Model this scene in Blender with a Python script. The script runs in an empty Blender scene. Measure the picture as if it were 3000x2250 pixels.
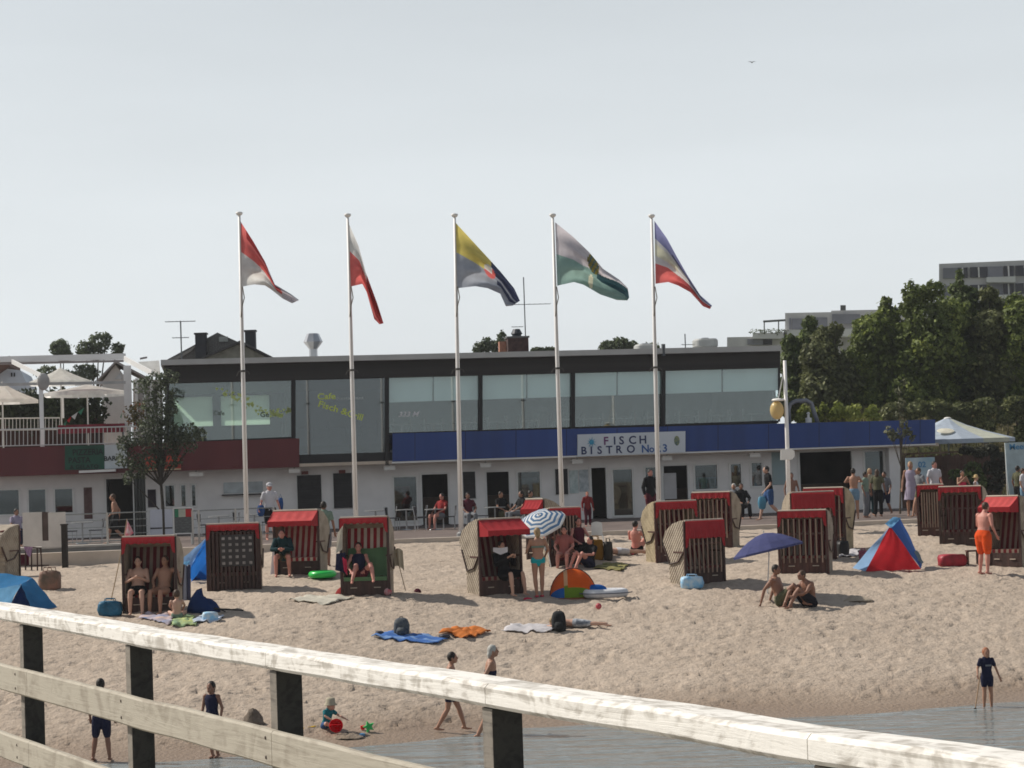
import bpy, math, random
from mathutils import Vector, Matrix, noise
R = math.radians
random.seed(7)
sc = bpy.context.scene
COL = sc.collection
# ------------------------------------------------------------------ camera
EYE = 4.75
FPX = 6500.0
cam_d = bpy.data.cameras.new('camera'); cam = bpy.data.objects.new('camera', cam_d); COL.objects.link(cam)
cam_d.sensor_width = 36; cam_d.lens = 36 * FPX / 3000; cam_d.clip_start = 0.1; cam_d.clip_end = 3000
PITCH = math.atan(246 / FPX); ROLL = R(-1.9)
cam.matrix_world = Matrix.Translation((0, 0, EYE)) @ Matrix.Rotation(math.pi / 2 + PITCH, 4, 'X') @ Matrix.Rotation(ROLL, 4, 'Z')
sc.camera = cam
sc.render.resolution_x = 1024; sc.render.resolution_y = 768
# ------------------------------------------------------------------ world and sun
SUN_EL = R(43); SUN_V = Vector((-0.92, 0.39, 0)).normalized()
w = bpy.data.worlds.new('World'); sc.world = w; w.use_nodes = True
nt = w.node_tree; nt.nodes.clear()
sky = nt.nodes.new('ShaderNodeTexSky'); sky.sky_type = 'NISHITA'; sky.sun_disc = False
sky.sun_elevation = SUN_EL
sky.sun_rotation = math.atan2(SUN_V.x, SUN_V.y)
sky.air_density = 1.3; sky.dust_density = 4.0; sky.ozone_density = 1.0; sky.altitude = 0
hs = nt.nodes.new('ShaderNodeHueSaturation'); hs.inputs['Saturation'].default_value = 0.35
# thin high haze: bright towards the horizon, darker overhead
tc = nt.nodes.new('ShaderNodeTexCoord'); sep = nt.nodes.new('ShaderNodeSeparateXYZ')
ramp = nt.nodes.new('ShaderNodeValToRGB'); cr = ramp.color_ramp
cr.elements[0].position = 0.0; cr.elements[0].color = (.69, .73, .745, 1)
cr.elements[1].position = 1.0; cr.elements[1].color = (.12, .15, .19, 1)
for pos_, c_ in ((.10, (.63, .672, .695)), (.21, (.53, .572, .603)), (.40, (.34, .37, .42)), (.7, (.18, .21, .26))):
    e_ = cr.elements.new(pos_); e_.color = (*c_, 1)
scl = nt.nodes.new('ShaderNodeMix'); scl.data_type = 'RGBA'; scl.blend_type = 'MULTIPLY'; scl.inputs[0].default_value = 1.0; scl.clamp_result = False
scl.inputs[7].default_value = (10, 10, 10, 1)
veil = nt.nodes.new('ShaderNodeMix'); veil.data_type = 'RGBA'; veil.inputs[0].default_value = .95
mp = nt.nodes.new('ShaderNodeMapping'); mp.inputs['Scale'].default_value = (1, 1, 5)
nz = nt.nodes.new('ShaderNodeTexNoise'); nz.inputs['Scale'].default_value = 2.6; nz.inputs['Detail'].default_value = 4
mr = nt.nodes.new('ShaderNodeMapRange'); mr.inputs[1].default_value = 0.3; mr.inputs[2].default_value = 0.7
mr.inputs[3].default_value = 9.4; mr.inputs[4].default_value = 10.5
bg = nt.nodes.new('ShaderNodeBackground'); bg.inputs['Strength'].default_value = 0.10
wo = nt.nodes.new('ShaderNodeOutputWorld')
L = nt.links.new
L(tc.outputs['Generated'], sep.inputs[0]); L(sep.outputs[2], ramp.inputs[0]); L(ramp.outputs[0], scl.inputs[6])
L(tc.outputs['Generated'], mp.inputs[0]); L(mp.outputs[0], nz.inputs[0]); L(nz.outputs[0], mr.inputs[0]); L(mr.outputs[0], scl.inputs[7])
# sky dimmed behind the camera, so the facade and chair fronts get less fill
az = nt.nodes.new('ShaderNodeMapRange'); az.interpolation_type = 'SMOOTHSTEP'; az.inputs[1].default_value = -.5; az.inputs[2].default_value = .6; az.inputs[3].default_value = .78; az.inputs[4].default_value = 1.0
dim = nt.nodes.new('ShaderNodeMix'); dim.data_type = 'RGBA'; dim.blend_type = 'MULTIPLY'; dim.inputs[0].default_value = 1.0; dim.clamp_result = False
L(sep.outputs[1], az.inputs[0]); L(az.outputs[0], dim.inputs[7])
L(sky.outputs[0], hs.inputs['Color']); L(hs.outputs[0], veil.inputs[6]); L(scl.outputs[2], veil.inputs[7])
L(veil.outputs[2], dim.inputs[6]); L(dim.outputs[2], bg.inputs[0]); L(bg.outputs[0], wo.inputs[0])
sl = bpy.data.lights.new('sun', 'SUN'); sl.energy = 3.8; sl.angle = R(0.9); sl.color = (1.0, 0.93, 0.83)
so = bpy.data.objects.new('sun', sl); COL.objects.link(so)
tosun = Vector((SUN_V.x * math.cos(SUN_EL), SUN_V.y * math.cos(SUN_EL), math.sin(SUN_EL)))
so.rotation_euler = tosun.to_track_quat('Z', 'Y').to_euler()
so.location = tosun * 60
sc.view_settings.view_transform = 'Standard'; sc.view_settings.look = 'None'
sc.view_settings.exposure = 0.35; sc.view_settings.gamma = 1.0
sc.cycles.filter_width = 1.7
# ------------------------------------------------------------------ pixel -> world helpers
M3 = cam.matrix_world.to_3x3()
def ray(px, py): return M3 @ Vector(((px - 1500) / FPX, (1125 - py) / FPX, -1.0))
def at_y(px, py, Y):
    d = ray(px, py); t = Y / d.y; return Vector((d.x * t, Y, EYE + d.z * t))
def at_z(px, py, Z):
    d = ray(px, py); t = (Z - EYE) / d.z; return Vector((d.x * t, d.y * t, Z))
def lerp_tab(tab, x):
    if x <= tab[0][0]: return tab[0][1]
    for (a, b), (c, d) in zip(tab, tab[1:]):
        if x <= c:
            u = (x - a) / (c - a); return b + (d - b) * u
    return tab[-1][1]
SHORE = [(-60, 35.0), (-30, 36.2), (-6.1, 37.6), (-2.9, 38.7), (-1.2, 39.9), (0, 40.7), (3.1, 41.0), (6.15, 41.1), (9.8, 42.5), (30, 47), (60, 52)]
PROF = [(-40, -3.0), (-3, -0.35), (0, 0), (1, .10), (3, .42), (8, 1.16), (13, 1.80), (20, 2.27), (27, 2.54), (400, 2.56)]
def hgt(x, y):
    t = y - lerp_tab(SHORE, x); z = lerp_tab(PROF, t)
    if x < -6.5 and t > 18: z -= .26 * min(1, (-6.5 - x) / 2.5) * min(1, (t - 18) / 8)
    return z
def ground(px, py):
    d = ray(px, py); t = 30.0
    while t < 120:
        x, y, z = d.x * t, d.y * t, EYE + d.z * t
        if z <= hgt(x, y):
            a, b = t - .25, t
            for _ in range(12):
                m = (a + b) / 2
                if EYE + d.z * m <= hgt(d.x * m, d.y * m): b = m
                else: a = m
            t = b; break
        t += .25
    return Vector((d.x * t, d.y * t, hgt(d.x * t, d.y * t)))
PROM_Z = 2.65
def edge_y(x): return 68.9 + .196 * x
def prom(px, py): return at_z(px, py, PROM_Z)
def mpp(y): return y / FPX            # metres per photo pixel at depth y
# ------------------------------------------------------------------ materials
MATS = {}
def mat(name, col, rough=.75, var=.12, scale=3.0, bump=0.0, bscale=None, metal=0.0, spec=.35, stretch=None, trans=0.0, col2=None, coat=0.0):
    if name in MATS: return MATS[name]
    m = bpy.data.materials.new(name); MATS[name] = m; m.use_nodes = True
    t = m.node_tree; b = t.nodes['Principled BSDF']
    b.inputs['Roughness'].default_value = rough; b.inputs['Metallic'].default_value = metal
    b.inputs['Specular IOR Level'].default_value = spec
    if coat: b.inputs['Coat Weight'].default_value = coat
    c = Vector(col)
    tcn = t.nodes.new('ShaderNodeTexCoord'); src = tcn.outputs['Object']
    if stretch:
        mpn = t.nodes.new('ShaderNodeMapping'); mpn.inputs['Scale'].default_value = stretch
        t.links.new(src, mpn.inputs[0]); src = mpn.outputs[0]
    n = t.nodes.new('ShaderNodeTexNoise'); n.inputs['Scale'].default_value = scale; n.inputs['Detail'].default_value = 5
    t.links.new(src, n.inputs[0])
    r = t.nodes.new('ShaderNodeValToRGB'); r.color_ramp.elements[0].position = .3; r.color_ramp.elements[1].position = .7
    lo = Vector(col2) if col2 else c * (1 - var * 1.6); hi = c * (1 + var)
    r.color_ramp.elements[0].color = (*lo, 1); r.color_ramp.elements[1].color = (*[min(1, v) for v in hi], 1)
    t.links.new(n.outputs[0], r.inputs[0]); t.links.new(r.outputs[0], b.inputs['Base Color'])
    if bump:
        n2 = t.nodes.new('ShaderNodeTexNoise'); n2.inputs['Scale'].default_value = bscale or scale * 4; n2.inputs['Detail'].default_value = 4
        t.links.new(src, n2.inputs[0])
        bp = t.nodes.new('ShaderNodeBump'); bp.inputs['Strength'].default_value = 1; bp.inputs['Distance'].default_value = bump
        t.links.new(n2.outputs[0], bp.inputs['Height']); t.links.new(bp.outputs[0], b.inputs['Normal'])
    if trans:
        out = t.nodes['Material Output']; tr = t.nodes.new('ShaderNodeBsdfTranslucent'); mx = t.nodes.new('ShaderNodeMixShader')
        mx.inputs[0].default_value = trans; t.links.new(r.outputs[0], tr.inputs[0])
        t.links.new(b.outputs[0], mx.inputs[1]); t.links.new(tr.outputs[0], mx.inputs[2]); t.links.new(mx.outputs[0], out.inputs[0])
    return m
def cloth(name, col, trans=.18, var=.08): return mat(name, col, .85, var, 4, .004, 30, trans=trans, spec=.15)
def glass(name, tint=(.55, .6, .6), refl=.22, rough=.02):
    if name in MATS: return MATS[name]
    m = bpy.data.materials.new(name); MATS[name] = m; m.use_nodes = True; t = m.node_tree
    t.nodes.remove(t.nodes['Principled BSDF']); out = t.nodes['Material Output']
    a = t.nodes.new('ShaderNodeBsdfTransparent'); a.inputs[0].default_value = (*tint, 1)
    g = t.nodes.new('ShaderNodeBsdfGlossy'); g.inputs['Roughness'].default_value = rough; g.inputs[0].default_value = (.9, .95, .95, 1)
    mx = t.nodes.new('ShaderNodeMixShader'); mx.inputs[0].default_value = refl
    t.links.new(a.outputs[0], mx.inputs[1]); t.links.new(g.outputs[0], mx.inputs[2]); t.links.new(mx.outputs[0], out.inputs[0])
    return m
def stripes(name, c1, c2, freq, axis=0, duty=.5, rough=.85, trans=.15, wob=0.0):
    if name in MATS: return MATS[name]
    m = bpy.data.materials.new(name); MATS[name] = m; m.use_nodes = True; t = m.node_tree; b = t.nodes['Principled BSDF']
    b.inputs['Roughness'].default_value = rough; b.inputs['Specular IOR Level'].default_value = .15
    tcn = t.nodes.new('ShaderNodeTexCoord'); sp = t.nodes.new('ShaderNodeSeparateXYZ'); t.links.new(tcn.outputs['Object'], sp.inputs[0])
    mu = t.nodes.new('ShaderNodeMath'); mu.operation = 'MULTIPLY'; mu.inputs[1].default_value = freq; t.links.new(sp.outputs[axis], mu.inputs[0])
    fr = t.nodes.new('ShaderNodeMath'); fr.operation = 'FRACT'
    ad = t.nodes.new('ShaderNodeMath'); ad.operation = 'ADD'; ad.inputs[1].default_value = 100.25
    t.links.new(mu.outputs[0], ad.inputs[0]); t.links.new(ad.outputs[0], fr.inputs[0])
    gt = t.nodes.new('ShaderNodeMath'); gt.operation = 'GREATER_THAN'; gt.inputs[1].default_value = duty; t.links.new(fr.outputs[0], gt.inputs[0])
    mx = t.nodes.new('ShaderNodeMix'); mx.data_type = 'RGBA'; mx.inputs[6].default_value = (*c1, 1); mx.inputs[7].default_value = (*c2, 1)
    t.links.new(gt.outputs[0], mx.inputs[0])
    n = t.nodes.new('ShaderNodeTexNoise'); n.inputs['Scale'].default_value = 5; t.links.new(tcn.outputs['Object'], n.inputs[0])
    mm = t.nodes.new('ShaderNodeMix'); mm.data_type = 'RGBA'; mm.blend_type = 'MULTIPLY'; mm.inputs[0].default_value = .35
    t.links.new(mx.outputs[2], mm.inputs[6]); t.links.new(n.outputs[0], mm.inputs[7]); t.links.new(mm.outputs[2], b.inputs['Base Color'])
    return m
# ------------------------------------------------------------------ mesh builder
class MB:
    def __init__(s): s.v = []; s.f = []; s.m = []; s.mi = 0
    def q(s, *pts):
        b = len(s.v); s.v += [tuple(p) for p in pts]; s.f.append(tuple(range(b, b + len(pts)))); s.m.append(s.mi); return s
    def box(s, a, b, rz=0.0, org=None):
        x0, y0, z0 = a; x1, y1, z1 = b
        P = [(x0, y0, z0), (x1, y0, z0), (x1, y1, z0), (x0, y1, z0), (x0, y0, z1), (x1, y0, z1), (x1, y1, z1), (x0, y1, z1)]
        if rz:
            o = org or ((x0 + x1) / 2, (y0 + y1) / 2); c, n = math.cos(rz), math.sin(rz)
            P = [(o[0] + (p[0] - o[0]) * c - (p[1] - o[1]) * n, o[1] + (p[0] - o[0]) * n + (p[1] - o[1]) * c, p[2]) for p in P]
        k = len(s.v); s.v += P
        for f in ((0, 3, 2, 1), (4, 5, 6, 7), (0, 1, 5, 4), (1, 2, 6, 5), (2, 3, 7, 6), (3, 0, 4, 7)):
            s.f.append(tuple(k + i for i in f)); s.m.append(s.mi)
        return s
    def hexa(s, P):                                   # 8 corners, bottom ring then top ring
        k = len(s.v); s.v += [tuple(p) for p in P]
        for f in ((0, 3, 2, 1), (4, 5, 6, 7), (0, 1, 5, 4), (1, 2, 6, 5), (2, 3, 7, 6), (3, 0, 4, 7)):
            s.f.append(tuple(k + i for i in f)); s.m.append(s.mi)
        return s
    def prism(s, pts, ext):                           # 3-D outline swept by vector ext
        e = Vector(ext); A = [Vector(p) for p in pts]; n = len(A); k = len(s.v)
        s.v += [tuple(p) for p in A] + [tuple(p + e) for p in A]
        s.f.append(tuple(range(k + n - 1, k - 1, -1))); s.f.append(tuple(range(k + n, k + 2 * n))); s.m += [s.mi] * 2
        for i in range(n):
            j = (i + 1) % n; s.f.append((k + i, k + j, k + n + j, k + n + i)); s.m.append(s.mi)
        return s
    def rings(s, rows, cap=True, closed=True):
        k = len(s.v); n = len(rows[0])
        for r in rows: s.v += [tuple(p) for p in r]
        for i in range(len(rows) - 1):
            for j in range(n if closed else n - 1):
                j2 = (j + 1) % n
                s.f.append((k + i * n + j, k + i * n + j2, k + (i + 1) * n + j2, k + (i + 1) * n + j)); s.m.append(s.mi)
        if cap and closed:
            s.f.append(tuple(range(k + n - 1, k - 1, -1))); s.m.append(s.mi)
            s.f.append(tuple(range(k + (len(rows) - 1) * n, k + len(rows) * n))); s.m.append(s.mi)
        return s
    def tube(s, pts, rad, seg=8, ry=None, lat=None, round_ends=False):
        P = [Vector(p) for p in pts]; n = len(P)
        rad = list(rad) if hasattr(rad, '__len__') else [rad] * n
        ryl = list(ry) if ry is not None else rad
        if round_ends:
            d0 = (P[0] - P[1]).normalized(); d1 = (P[-1] - P[-2]).normalized()
            a0, b0, a1, b1 = rad[0], ryl[0], rad[-1], ryl[-1]
            P = [P[0] + d0 * min(a0, b0) * .98, P[0] + d0 * min(a0, b0) * .7] + P + [P[-1] + d1 * min(a1, b1) * .7, P[-1] + d1 * min(a1, b1) * .98]
            rad = [a0 * .2, a0 * .72] + rad + [a1 * .72, a1 * .2]; ryl = [b0 * .2, b0 * .72] + ryl + [b1 * .72, b1 * .2]; n = len(P)
        rows = []; pu = None
        for i in range(n):
            t = (P[min(i + 1, n - 1)] - P[max(i - 1, 0)])
            t = t.normalized() if t.length > 1e-9 else Vector((0, 0, 1))
            if lat is not None: u = Vector(lat)
            elif pu is not None: u = pu
            else: u = Vector((1, 0, 0)) if abs(t.x) < .8 else Vector((0, 1, 0))
            u = (u - t * u.dot(t))
            u = u.normalized() if u.length > 1e-6 else t.orthogonal().normalized()
            v = t.cross(u); pu = u
            rows.append([P[i] + u * rad[i] * math.cos(a) + v * ryl[i] * math.sin(a) for a in [2 * math.pi * j / seg for j in range(seg)]])
        return s.rings(rows)
    def ell(s, c, r, seg=12, rg=8, rot=None):
        c = Vector(c); r = r if hasattr(r, '__len__') else (r, r, r); rows = []
        for i in range(rg + 1):
            th = math.pi * i / rg; th = max(.03, min(math.pi - .03, th))
            row = []
            for j in range(seg):
                a = 2 * math.pi * j / seg
                p = Vector((r[0] * math.sin(th) * math.cos(a), r[1] * math.sin(th) * math.sin(a), -r[2] * math.cos(th)))
                if rot: p = rot @ p
                row.append(c + p)
            rows.append(row)
        return s.rings(rows)
    def lathe(s, prof, c=(0, 0, 0), seg=16, cap=True):
        return s.rings([[(c[0] + r * math.cos(2 * math.pi * j / seg), c[1] + r * math.sin(2 * math.pi * j / seg), c[2] + z) for j in range(seg)] for r, z in prof], cap)
    def grid(s, fn, nu, nv):
        k = len(s.v)
        for i in range(nu + 1):
            for j in range(nv + 1): s.v.append(tuple(fn(i / nu, j / nv)))
        for i in range(nu):
            for j in range(nv):
                a = k + i * (nv + 1) + j; s.f.append((a, a + nv + 1, a + nv + 2, a + 1)); s.m.append(s.mi)
        return s
    def build(s, name, mats, parent=None, smooth=False, loc=None, rz=0.0):
        me = bpy.data.meshes.new(name); me.from_pydata(s.v, [], s.f)
        for m in (mats if isinstance(mats, (list, tuple)) else [mats]): me.materials.append(m)
        if any(s.m): me.polygons.foreach_set('material_index', s.m)
        if smooth: me.polygons.foreach_set('use_smooth', [True] * len(s.f))
        me.update()
        o = bpy.data.objects.new(name, me); COL.objects.link(o)
        if parent: o.parent = parent
        if loc is not None: o.location = loc
        if rz: o.rotation_euler.z = rz
        return o
def tag(o, label=None, cat=None, group=None, kind=None):
    if label: o['label'] = label
    if cat: o['category'] = cat
    if group: o['group'] = group
    if kind: o['kind'] = kind
    return o
def thing(name, label, cat, loc=(0, 0, 0), rz=0.0, group=None):
    o = bpy.data.objects.new(name, None); COL.objects.link(o); o.empty_display_size = .2
    o.location = loc; o.rotation_euler = (0, 0, rz); tag(o, label, cat, group); return o
def copy_tree(o, loc, rz=0.0, label=None, scale=None):
    def rec(a, par):
        c = a.copy(); COL.objects.link(c); c.parent = par
        for ch in a.children: rec(ch, c)
        return c
    c = rec(o, None); c.location = loc; c.rotation_euler = (0, 0, rz)
    if label: c['label'] = label
    if scale: c.scale = scale if hasattr(scale, '__len__') else (scale,) * 3
    return c
def text_mesh(name, s, size, m, parent, loc, rot=(math.pi / 2, 0, 0), ext=.004, space=1.0, align='LEFT', shear=0.0, bold=.02):
    cu = bpy.data.curves.new(name, 'FONT'); cu.body = s; cu.size = size; cu.offset = bold * size; cu.extrude = ext; cu.space_character = space
    cu.align_x = align; cu.shear = shear; cu.resolution_u = 3
    t = bpy.data.objects.new('tmp', cu); COL.objects.link(t)
    dg = bpy.context.evaluated_depsgraph_get(); me = bpy.data.meshes.new_from_object(t.evaluated_get(dg))
    bpy.data.objects.remove(t); me.materials.clear(); me.materials.append(m)
    o = bpy.data.objects.new(name, me); COL.objects.link(o); o.parent = parent; o.location = loc; o.rotation_euler = rot
    return o
# ------------------------------------------------------------------ ground, water, promenade
def sand_mat():
    m = bpy.data.materials.new('beach_sand'); m.use_nodes = True; t = m.node_tree; b = t.nodes['Principled BSDF']; N = t.nodes.new; K = t.links.new
    b.inputs['Roughness'].default_value = .95; b.inputs['Specular IOR Level'].default_value = .1
    g = N('ShaderNodeNewGeometry'); n1 = N('ShaderNodeTexNoise'); n1.inputs['Scale'].default_value = .35; n1.inputs['Detail'].default_value = 6
    n2 = N('ShaderNodeTexNoise'); n2.inputs['Scale'].default_value = 6; n2.inputs['Detail'].default_value = 6
    K(g.outputs['Position'], n1.inputs[0]); K(g.outputs['Position'], n2.inputs[0])
    r = N('ShaderNodeValToRGB'); r.color_ramp.elements[0].position = .3; r.color_ramp.elements[1].position = .72
    r.color_ramp.elements[0].color = (.325, .265, .213, 1); r.color_ramp.elements[1].color = (.50, .418, .342, 1)
    ad = N('ShaderNodeMath'); ad.operation = 'MULTIPLY_ADD'; ad.inputs[1].default_value = .45
    K(n1.outputs[0], ad.inputs[0]); mu = N('ShaderNodeMath'); mu.operation = 'MULTIPLY'; mu.inputs[1].default_value = .55
    K(n2.outputs[0], mu.inputs[0]); K(mu.outputs[0], ad.inputs[2]); K(ad.outputs[0], r.inputs[0])
    # wet sand by the water line
    sp = N('ShaderNodeSeparateXYZ'); K(g.outputs['Position'], sp.inputs[0])
    mr = N('ShaderNodeMapRange'); mr.inputs[1].default_value = .06; mr.inputs[2].default_value = .42
    na = N('ShaderNodeMath'); na.operation = 'MULTIPLY_ADD'; na.inputs[1].default_value = .3; K(n1.outputs[0], na.inputs[0]); K(sp.outputs[2], na.inputs[2])
    sb = N('ShaderNodeMath'); sb.operation = 'SUBTRACT'; sb.inputs[1].default_value = .15; K(na.outputs[0], sb.inputs[0]); K(sb.outputs[0], mr.inputs[0])
    mx = N('ShaderNodeMix'); mx.data_type = 'RGBA'; mx.inputs[6].default_value = (.25, .19, .145, 1); K(mr.outputs[0], mx.inputs[0]); K(r.outputs[0], mx.inputs[7])
    # grass inland
    mg = N('ShaderNodeMapRange'); mg.inputs[1].default_value = 92; mg.inputs[2].default_value = 95; K(sp.outputs[1], mg.inputs[0])
    m2 = N('ShaderNodeMix'); m2.data_type = 'RGBA'; m2.inputs[7].default_value = (.09, .10, .045, 1); K(mg.outputs[0], m2.inputs[0]); K(mx.outputs[2], m2.inputs[6])
    K(m2.outputs[2], b.inputs['Base Color'])
    mr2 = N('ShaderNodeMapRange'); mr2.inputs[1].default_value = 0; mr2.inputs[2].default_value = .3; mr2.inputs[3].default_value = .45; mr2.inputs[4].default_value = .95
    K(sb.outputs[0], mr2.inputs[0]); K(mr2.outputs[0], b.inputs['Roughness'])
    n3 = N('ShaderNodeTexNoise'); n3.inputs['Scale'].default_value = 13; n3.inputs['Detail'].default_value = 3; K(g.outputs['Position'], n3.inputs[0])
    bp = N('ShaderNodeBump'); bp.inputs['Distance'].default_value = .038; K(n3.outputs[0], bp.inputs['Height']); K(bp.outputs[0], b.inputs['Normal'])
    return m
def axis(lo, hi, fine_lo, fine_hi, step, far):
    a = [lo]
    x = lo
    while x < hi - 1e-6:
        if fine_lo <= x < fine_hi: x += step
        else:
            d = min(abs(x - fine_lo), abs(x - fine_hi)); x += max(step, min(far, d * .25 + step))
            if a[-1] < fine_lo < x: x = fine_lo
        a.append(min(x, hi))
    return a
random.seed(3)
prints = []
for _ in range(9000):
    x = random.uniform(-13, 15); t = 1.2 + 26 * random.random() ** 1.15
    prints.append((x, lerp_tab(SHORE, x) + t, random.uniform(.06, .12), random.uniform(.012, .036), random.uniform(0, 6.28)))
cells = {}
for p in prints: cells.setdefault((int(p[0] // .5), int(p[1] // .5)), []).append(p)
def relief(x, y):
    z = hgt(x, y); t = y - lerp_tab(SHORE, x)
    k = max(0., min(1., (t - .5) / 3.5))
    if t > 32 or abs(x) > 20: return z + .03 * noise.noise((x * .5, y * .5, 0))
    v = Vector((x, y, 0))
    z += k * (.035 * noise.noise(v * 1.3) + .026 * noise.noise(v * 3.1 + Vector((9, 4, 0))) + .022 * noise.noise(v * 6.5)) + .03 * (1 - k) * noise.noise(v * .8)
    ci, cj = int(x // .5), int(y // .5)
    for i in (-1, 0, 1):
        for j in (-1, 0, 1):
            for (fx, fy, r, dp, an) in cells.get((ci + i, cj + j), ()):
                dx, dy = x - fx, y - fy; ca, sa = math.cos(an), math.sin(an)
                u = (dx * ca + dy * sa) / (r * 1.5); w_ = (-dx * sa + dy * ca) / r; q = u * u + w_ * w_
                if q < 4: z += dp * (1.5 if t < 13 else 1.0) * (-math.exp(-q * 1.6) + .45 * math.exp(-(math.sqrt(q) - 1.25) ** 2 * 5))
    return z
xs = axis(-900, 900, -13.5, 15.5, .08, 150); ys = axis(12, 1500, 37, 71, .10, 200)
b = MB(); nx, ny = len(xs), len(ys)
for x in xs:
    for y in ys: b.v.append((x, y, relief(x, y)))
for i in range(nx - 1):
    for j in range(ny - 1): b.f.append((i * ny + j, (i + 1) * ny + j, (i + 1) * ny + j + 1, i * ny + j + 1)); b.m.append(0)
tag(b.build('ground', sand_mat(), smooth=True), 'trampled pale beach sand rising from the water', kind='structure')
# water
def water_mat():
    m = bpy.data.materials.new('sea_water'); m.use_nodes = True; t = m.node_tree; b = t.nodes['Principled BSDF']; N = t.nodes.new; K = t.links.new
    b.inputs['Base Color'].default_value = (.20, .225, .225, 1); b.inputs['Roughness'].default_value = .10; b.inputs['IOR'].default_value = 1.33
    g = N('ShaderNodeNewGeometry'); mp = N('ShaderNodeMapping'); mp.inputs['Scale'].default_value = (.30, 1.0, 1); K(g.outputs['Position'], mp.inputs[0])
    n = N('ShaderNodeTexNoise'); n.inputs['Scale'].default_value = 2.0; n.inputs['Detail'].default_value = 3; n.inputs['Roughness'].default_value = .55; K(mp.outputs[0], n.inputs[0])
    bp = N('ShaderNodeBump'); bp.inputs['Distance'].default_value = .20; bp.inputs['Strength'].default_value = 1; K(n.outputs[0], bp.inputs['Height']); K(bp.outputs[0], b.inputs['Normal'])
    # shallow margin lets the sand show through
    out = t.nodes['Material Output']
    return m
b = MB(); b.grid(lambda u, v: (-600 + 1200 * u, -500 + 556 * v, 0), 2, 2)
tag(b.build('water', water_mat()), 'calm grey green sea water lapping the sand', kind='structure')
# promenade
pav = mat('promenade_paving', (.14, .108, .096), .85, .14, 1.2, .004, 12)
kerbm = mat('concrete_kerb', (.52, .45, .38), .85, .10, 2, .004, 14)
b = MB(); X0, X1 = -120, 120
P = [(X0, edge_y(X0) + .4), (X1, edge_y(X1) + .4), (X1, 125), (X0, 125)]
b.prism([(p[0], p[1], 2.2) for p in P], (0, 0, PROM_Z - 2.2))
tag(b.build('promenade', pav), 'brown grey paved promenade in front of the bistro', kind='structure')
b = MB()
P = [(X0, edge_y(X0)), (X1, edge_y(X1)), (X1, edge_y(X1) + .396), (X0, edge_y(X0) + .396)]
b.prism([(p[0], p[1], 1.5) for p in P], (0, 0, PROM_Z + .03 - 1.5))
tag(b.build('kerb', kerbm), 'pale concrete kerb along the top of the beach', kind='structure')
# ------------------------------------------------------------------ bistro building
BYAW = math.atan(.1375); BO = Vector((0, 85.85, PROM_Z)); BN = Vector((math.sin(BYAW), -math.cos(BYAW), 0)); BE = Vector((math.cos(BYAW), math.sin(BYAW), 0))
def fa(px, py, off=0.0):
    d = ray(px, py); t = ((BO - Vector((0, 0, EYE))).dot(BN) + off) / d.dot(BN)
    p = Vector((0, 0, EYE)) + d * t - BO
    return p.dot(BE), p.z
def hx(mb, x0, x1, tL, tR, bL, bR, off, th):
    A = [fa(x0, bL, off), fa(x1, bR, off), fa(x1, tR, off), fa(x0, tL, off)]
    (ax, az), (bx, bz), (cx, cz), (dx, dz) = A
    mb.hexa([(ax, -off, az), (bx, -off, bz), (bx, -off + th, bz), (ax, -off + th, az), (dx, -off, dz), (cx, -off, cz), (cx, -off + th, cz), (dx, -off + th, dz)])
    return mb
def rect(x0, y0, x1, y1, off):                     # level rectangle on the facade plane
    xm, ym = (x0 + x1) / 2, (y0 + y1) / 2
    return fa(x0, ym, off)[0], fa(x1, ym, off)[0], fa(xm, y1, off)[1], fa(xm, y0, off)[1]
def fbox(mb, x0, y0, x1, y1, off, th):
    a0, a1, z0, z1 = rect(x0, y0, x1, y1, off); mb.box((a0, -off, z0), (a1, -off + th, z1)); return mb
wallm = mat('white_render', (.78, .765, .75), .85, .05, 1.5, .003, 20)
soff = mat('soffit_boards', (.55, .46, .37), .8, .1, 1.5)
darkf = mat('dark_fascia', (.022, .019, .018), .55, .25, .5, stretch=(.1, 1, 8))
lightf = mat('zinc_edge', (.42, .42, .41), .45, .08, 1.2, metal=.3)
redband = mat('red_cladding', (.115, .017, .020), .45, .14, .7, stretch=(1.5, 1, .1))
blueband = mat('blue_cladding', (.016, .052, .22), .38, .14, .6, stretch=(1.5, 1, .1))
whitep = mat('white_paint', (.74, .73, .70), .5, .05, 2)
blackm = mat('near_black', (.012, .012, .014), .5, .3, 2)
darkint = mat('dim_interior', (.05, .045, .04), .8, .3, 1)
blindm = mat('roller_blind', (.80, .83, .81), .9, .04, 1, trans=.12)
gl_up = glass('upper_glazing', (.88, .95, .95), .11)
gl_dk = glass('bay_glazing', (.50, .56, .60), .12)
gl_dn = glass('shop_glazing', (.50, .55, .58), .07)
BR = thing('bistro_building', 'long two storey bistro with dark roof band, glass upper floor and blue and red cladding', 'building', BO, BYAW)
yT = lambda x: 1122 - (x - 513) * .02558
yR = lambda x: 1054 - (x - 471) * .0231
yB = lambda x: 1268 - (x - 1140) * .0318
yB1 = lambda x: 1290 - (x - 602) * .040
b = MB(); hx(b, 471, 2289, yR(471), yR(2289), yR(471) + 16, yR(2289) + 16, .95, 13); b.build('roof', lightf, BR)
b = MB(); hx(b, 480, 2286, yR(480) + 16.3, yR(2286) + 16.3, yT(480), yT(2286), .55, 12.5); b.build('fascia', darkf, BR)
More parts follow.
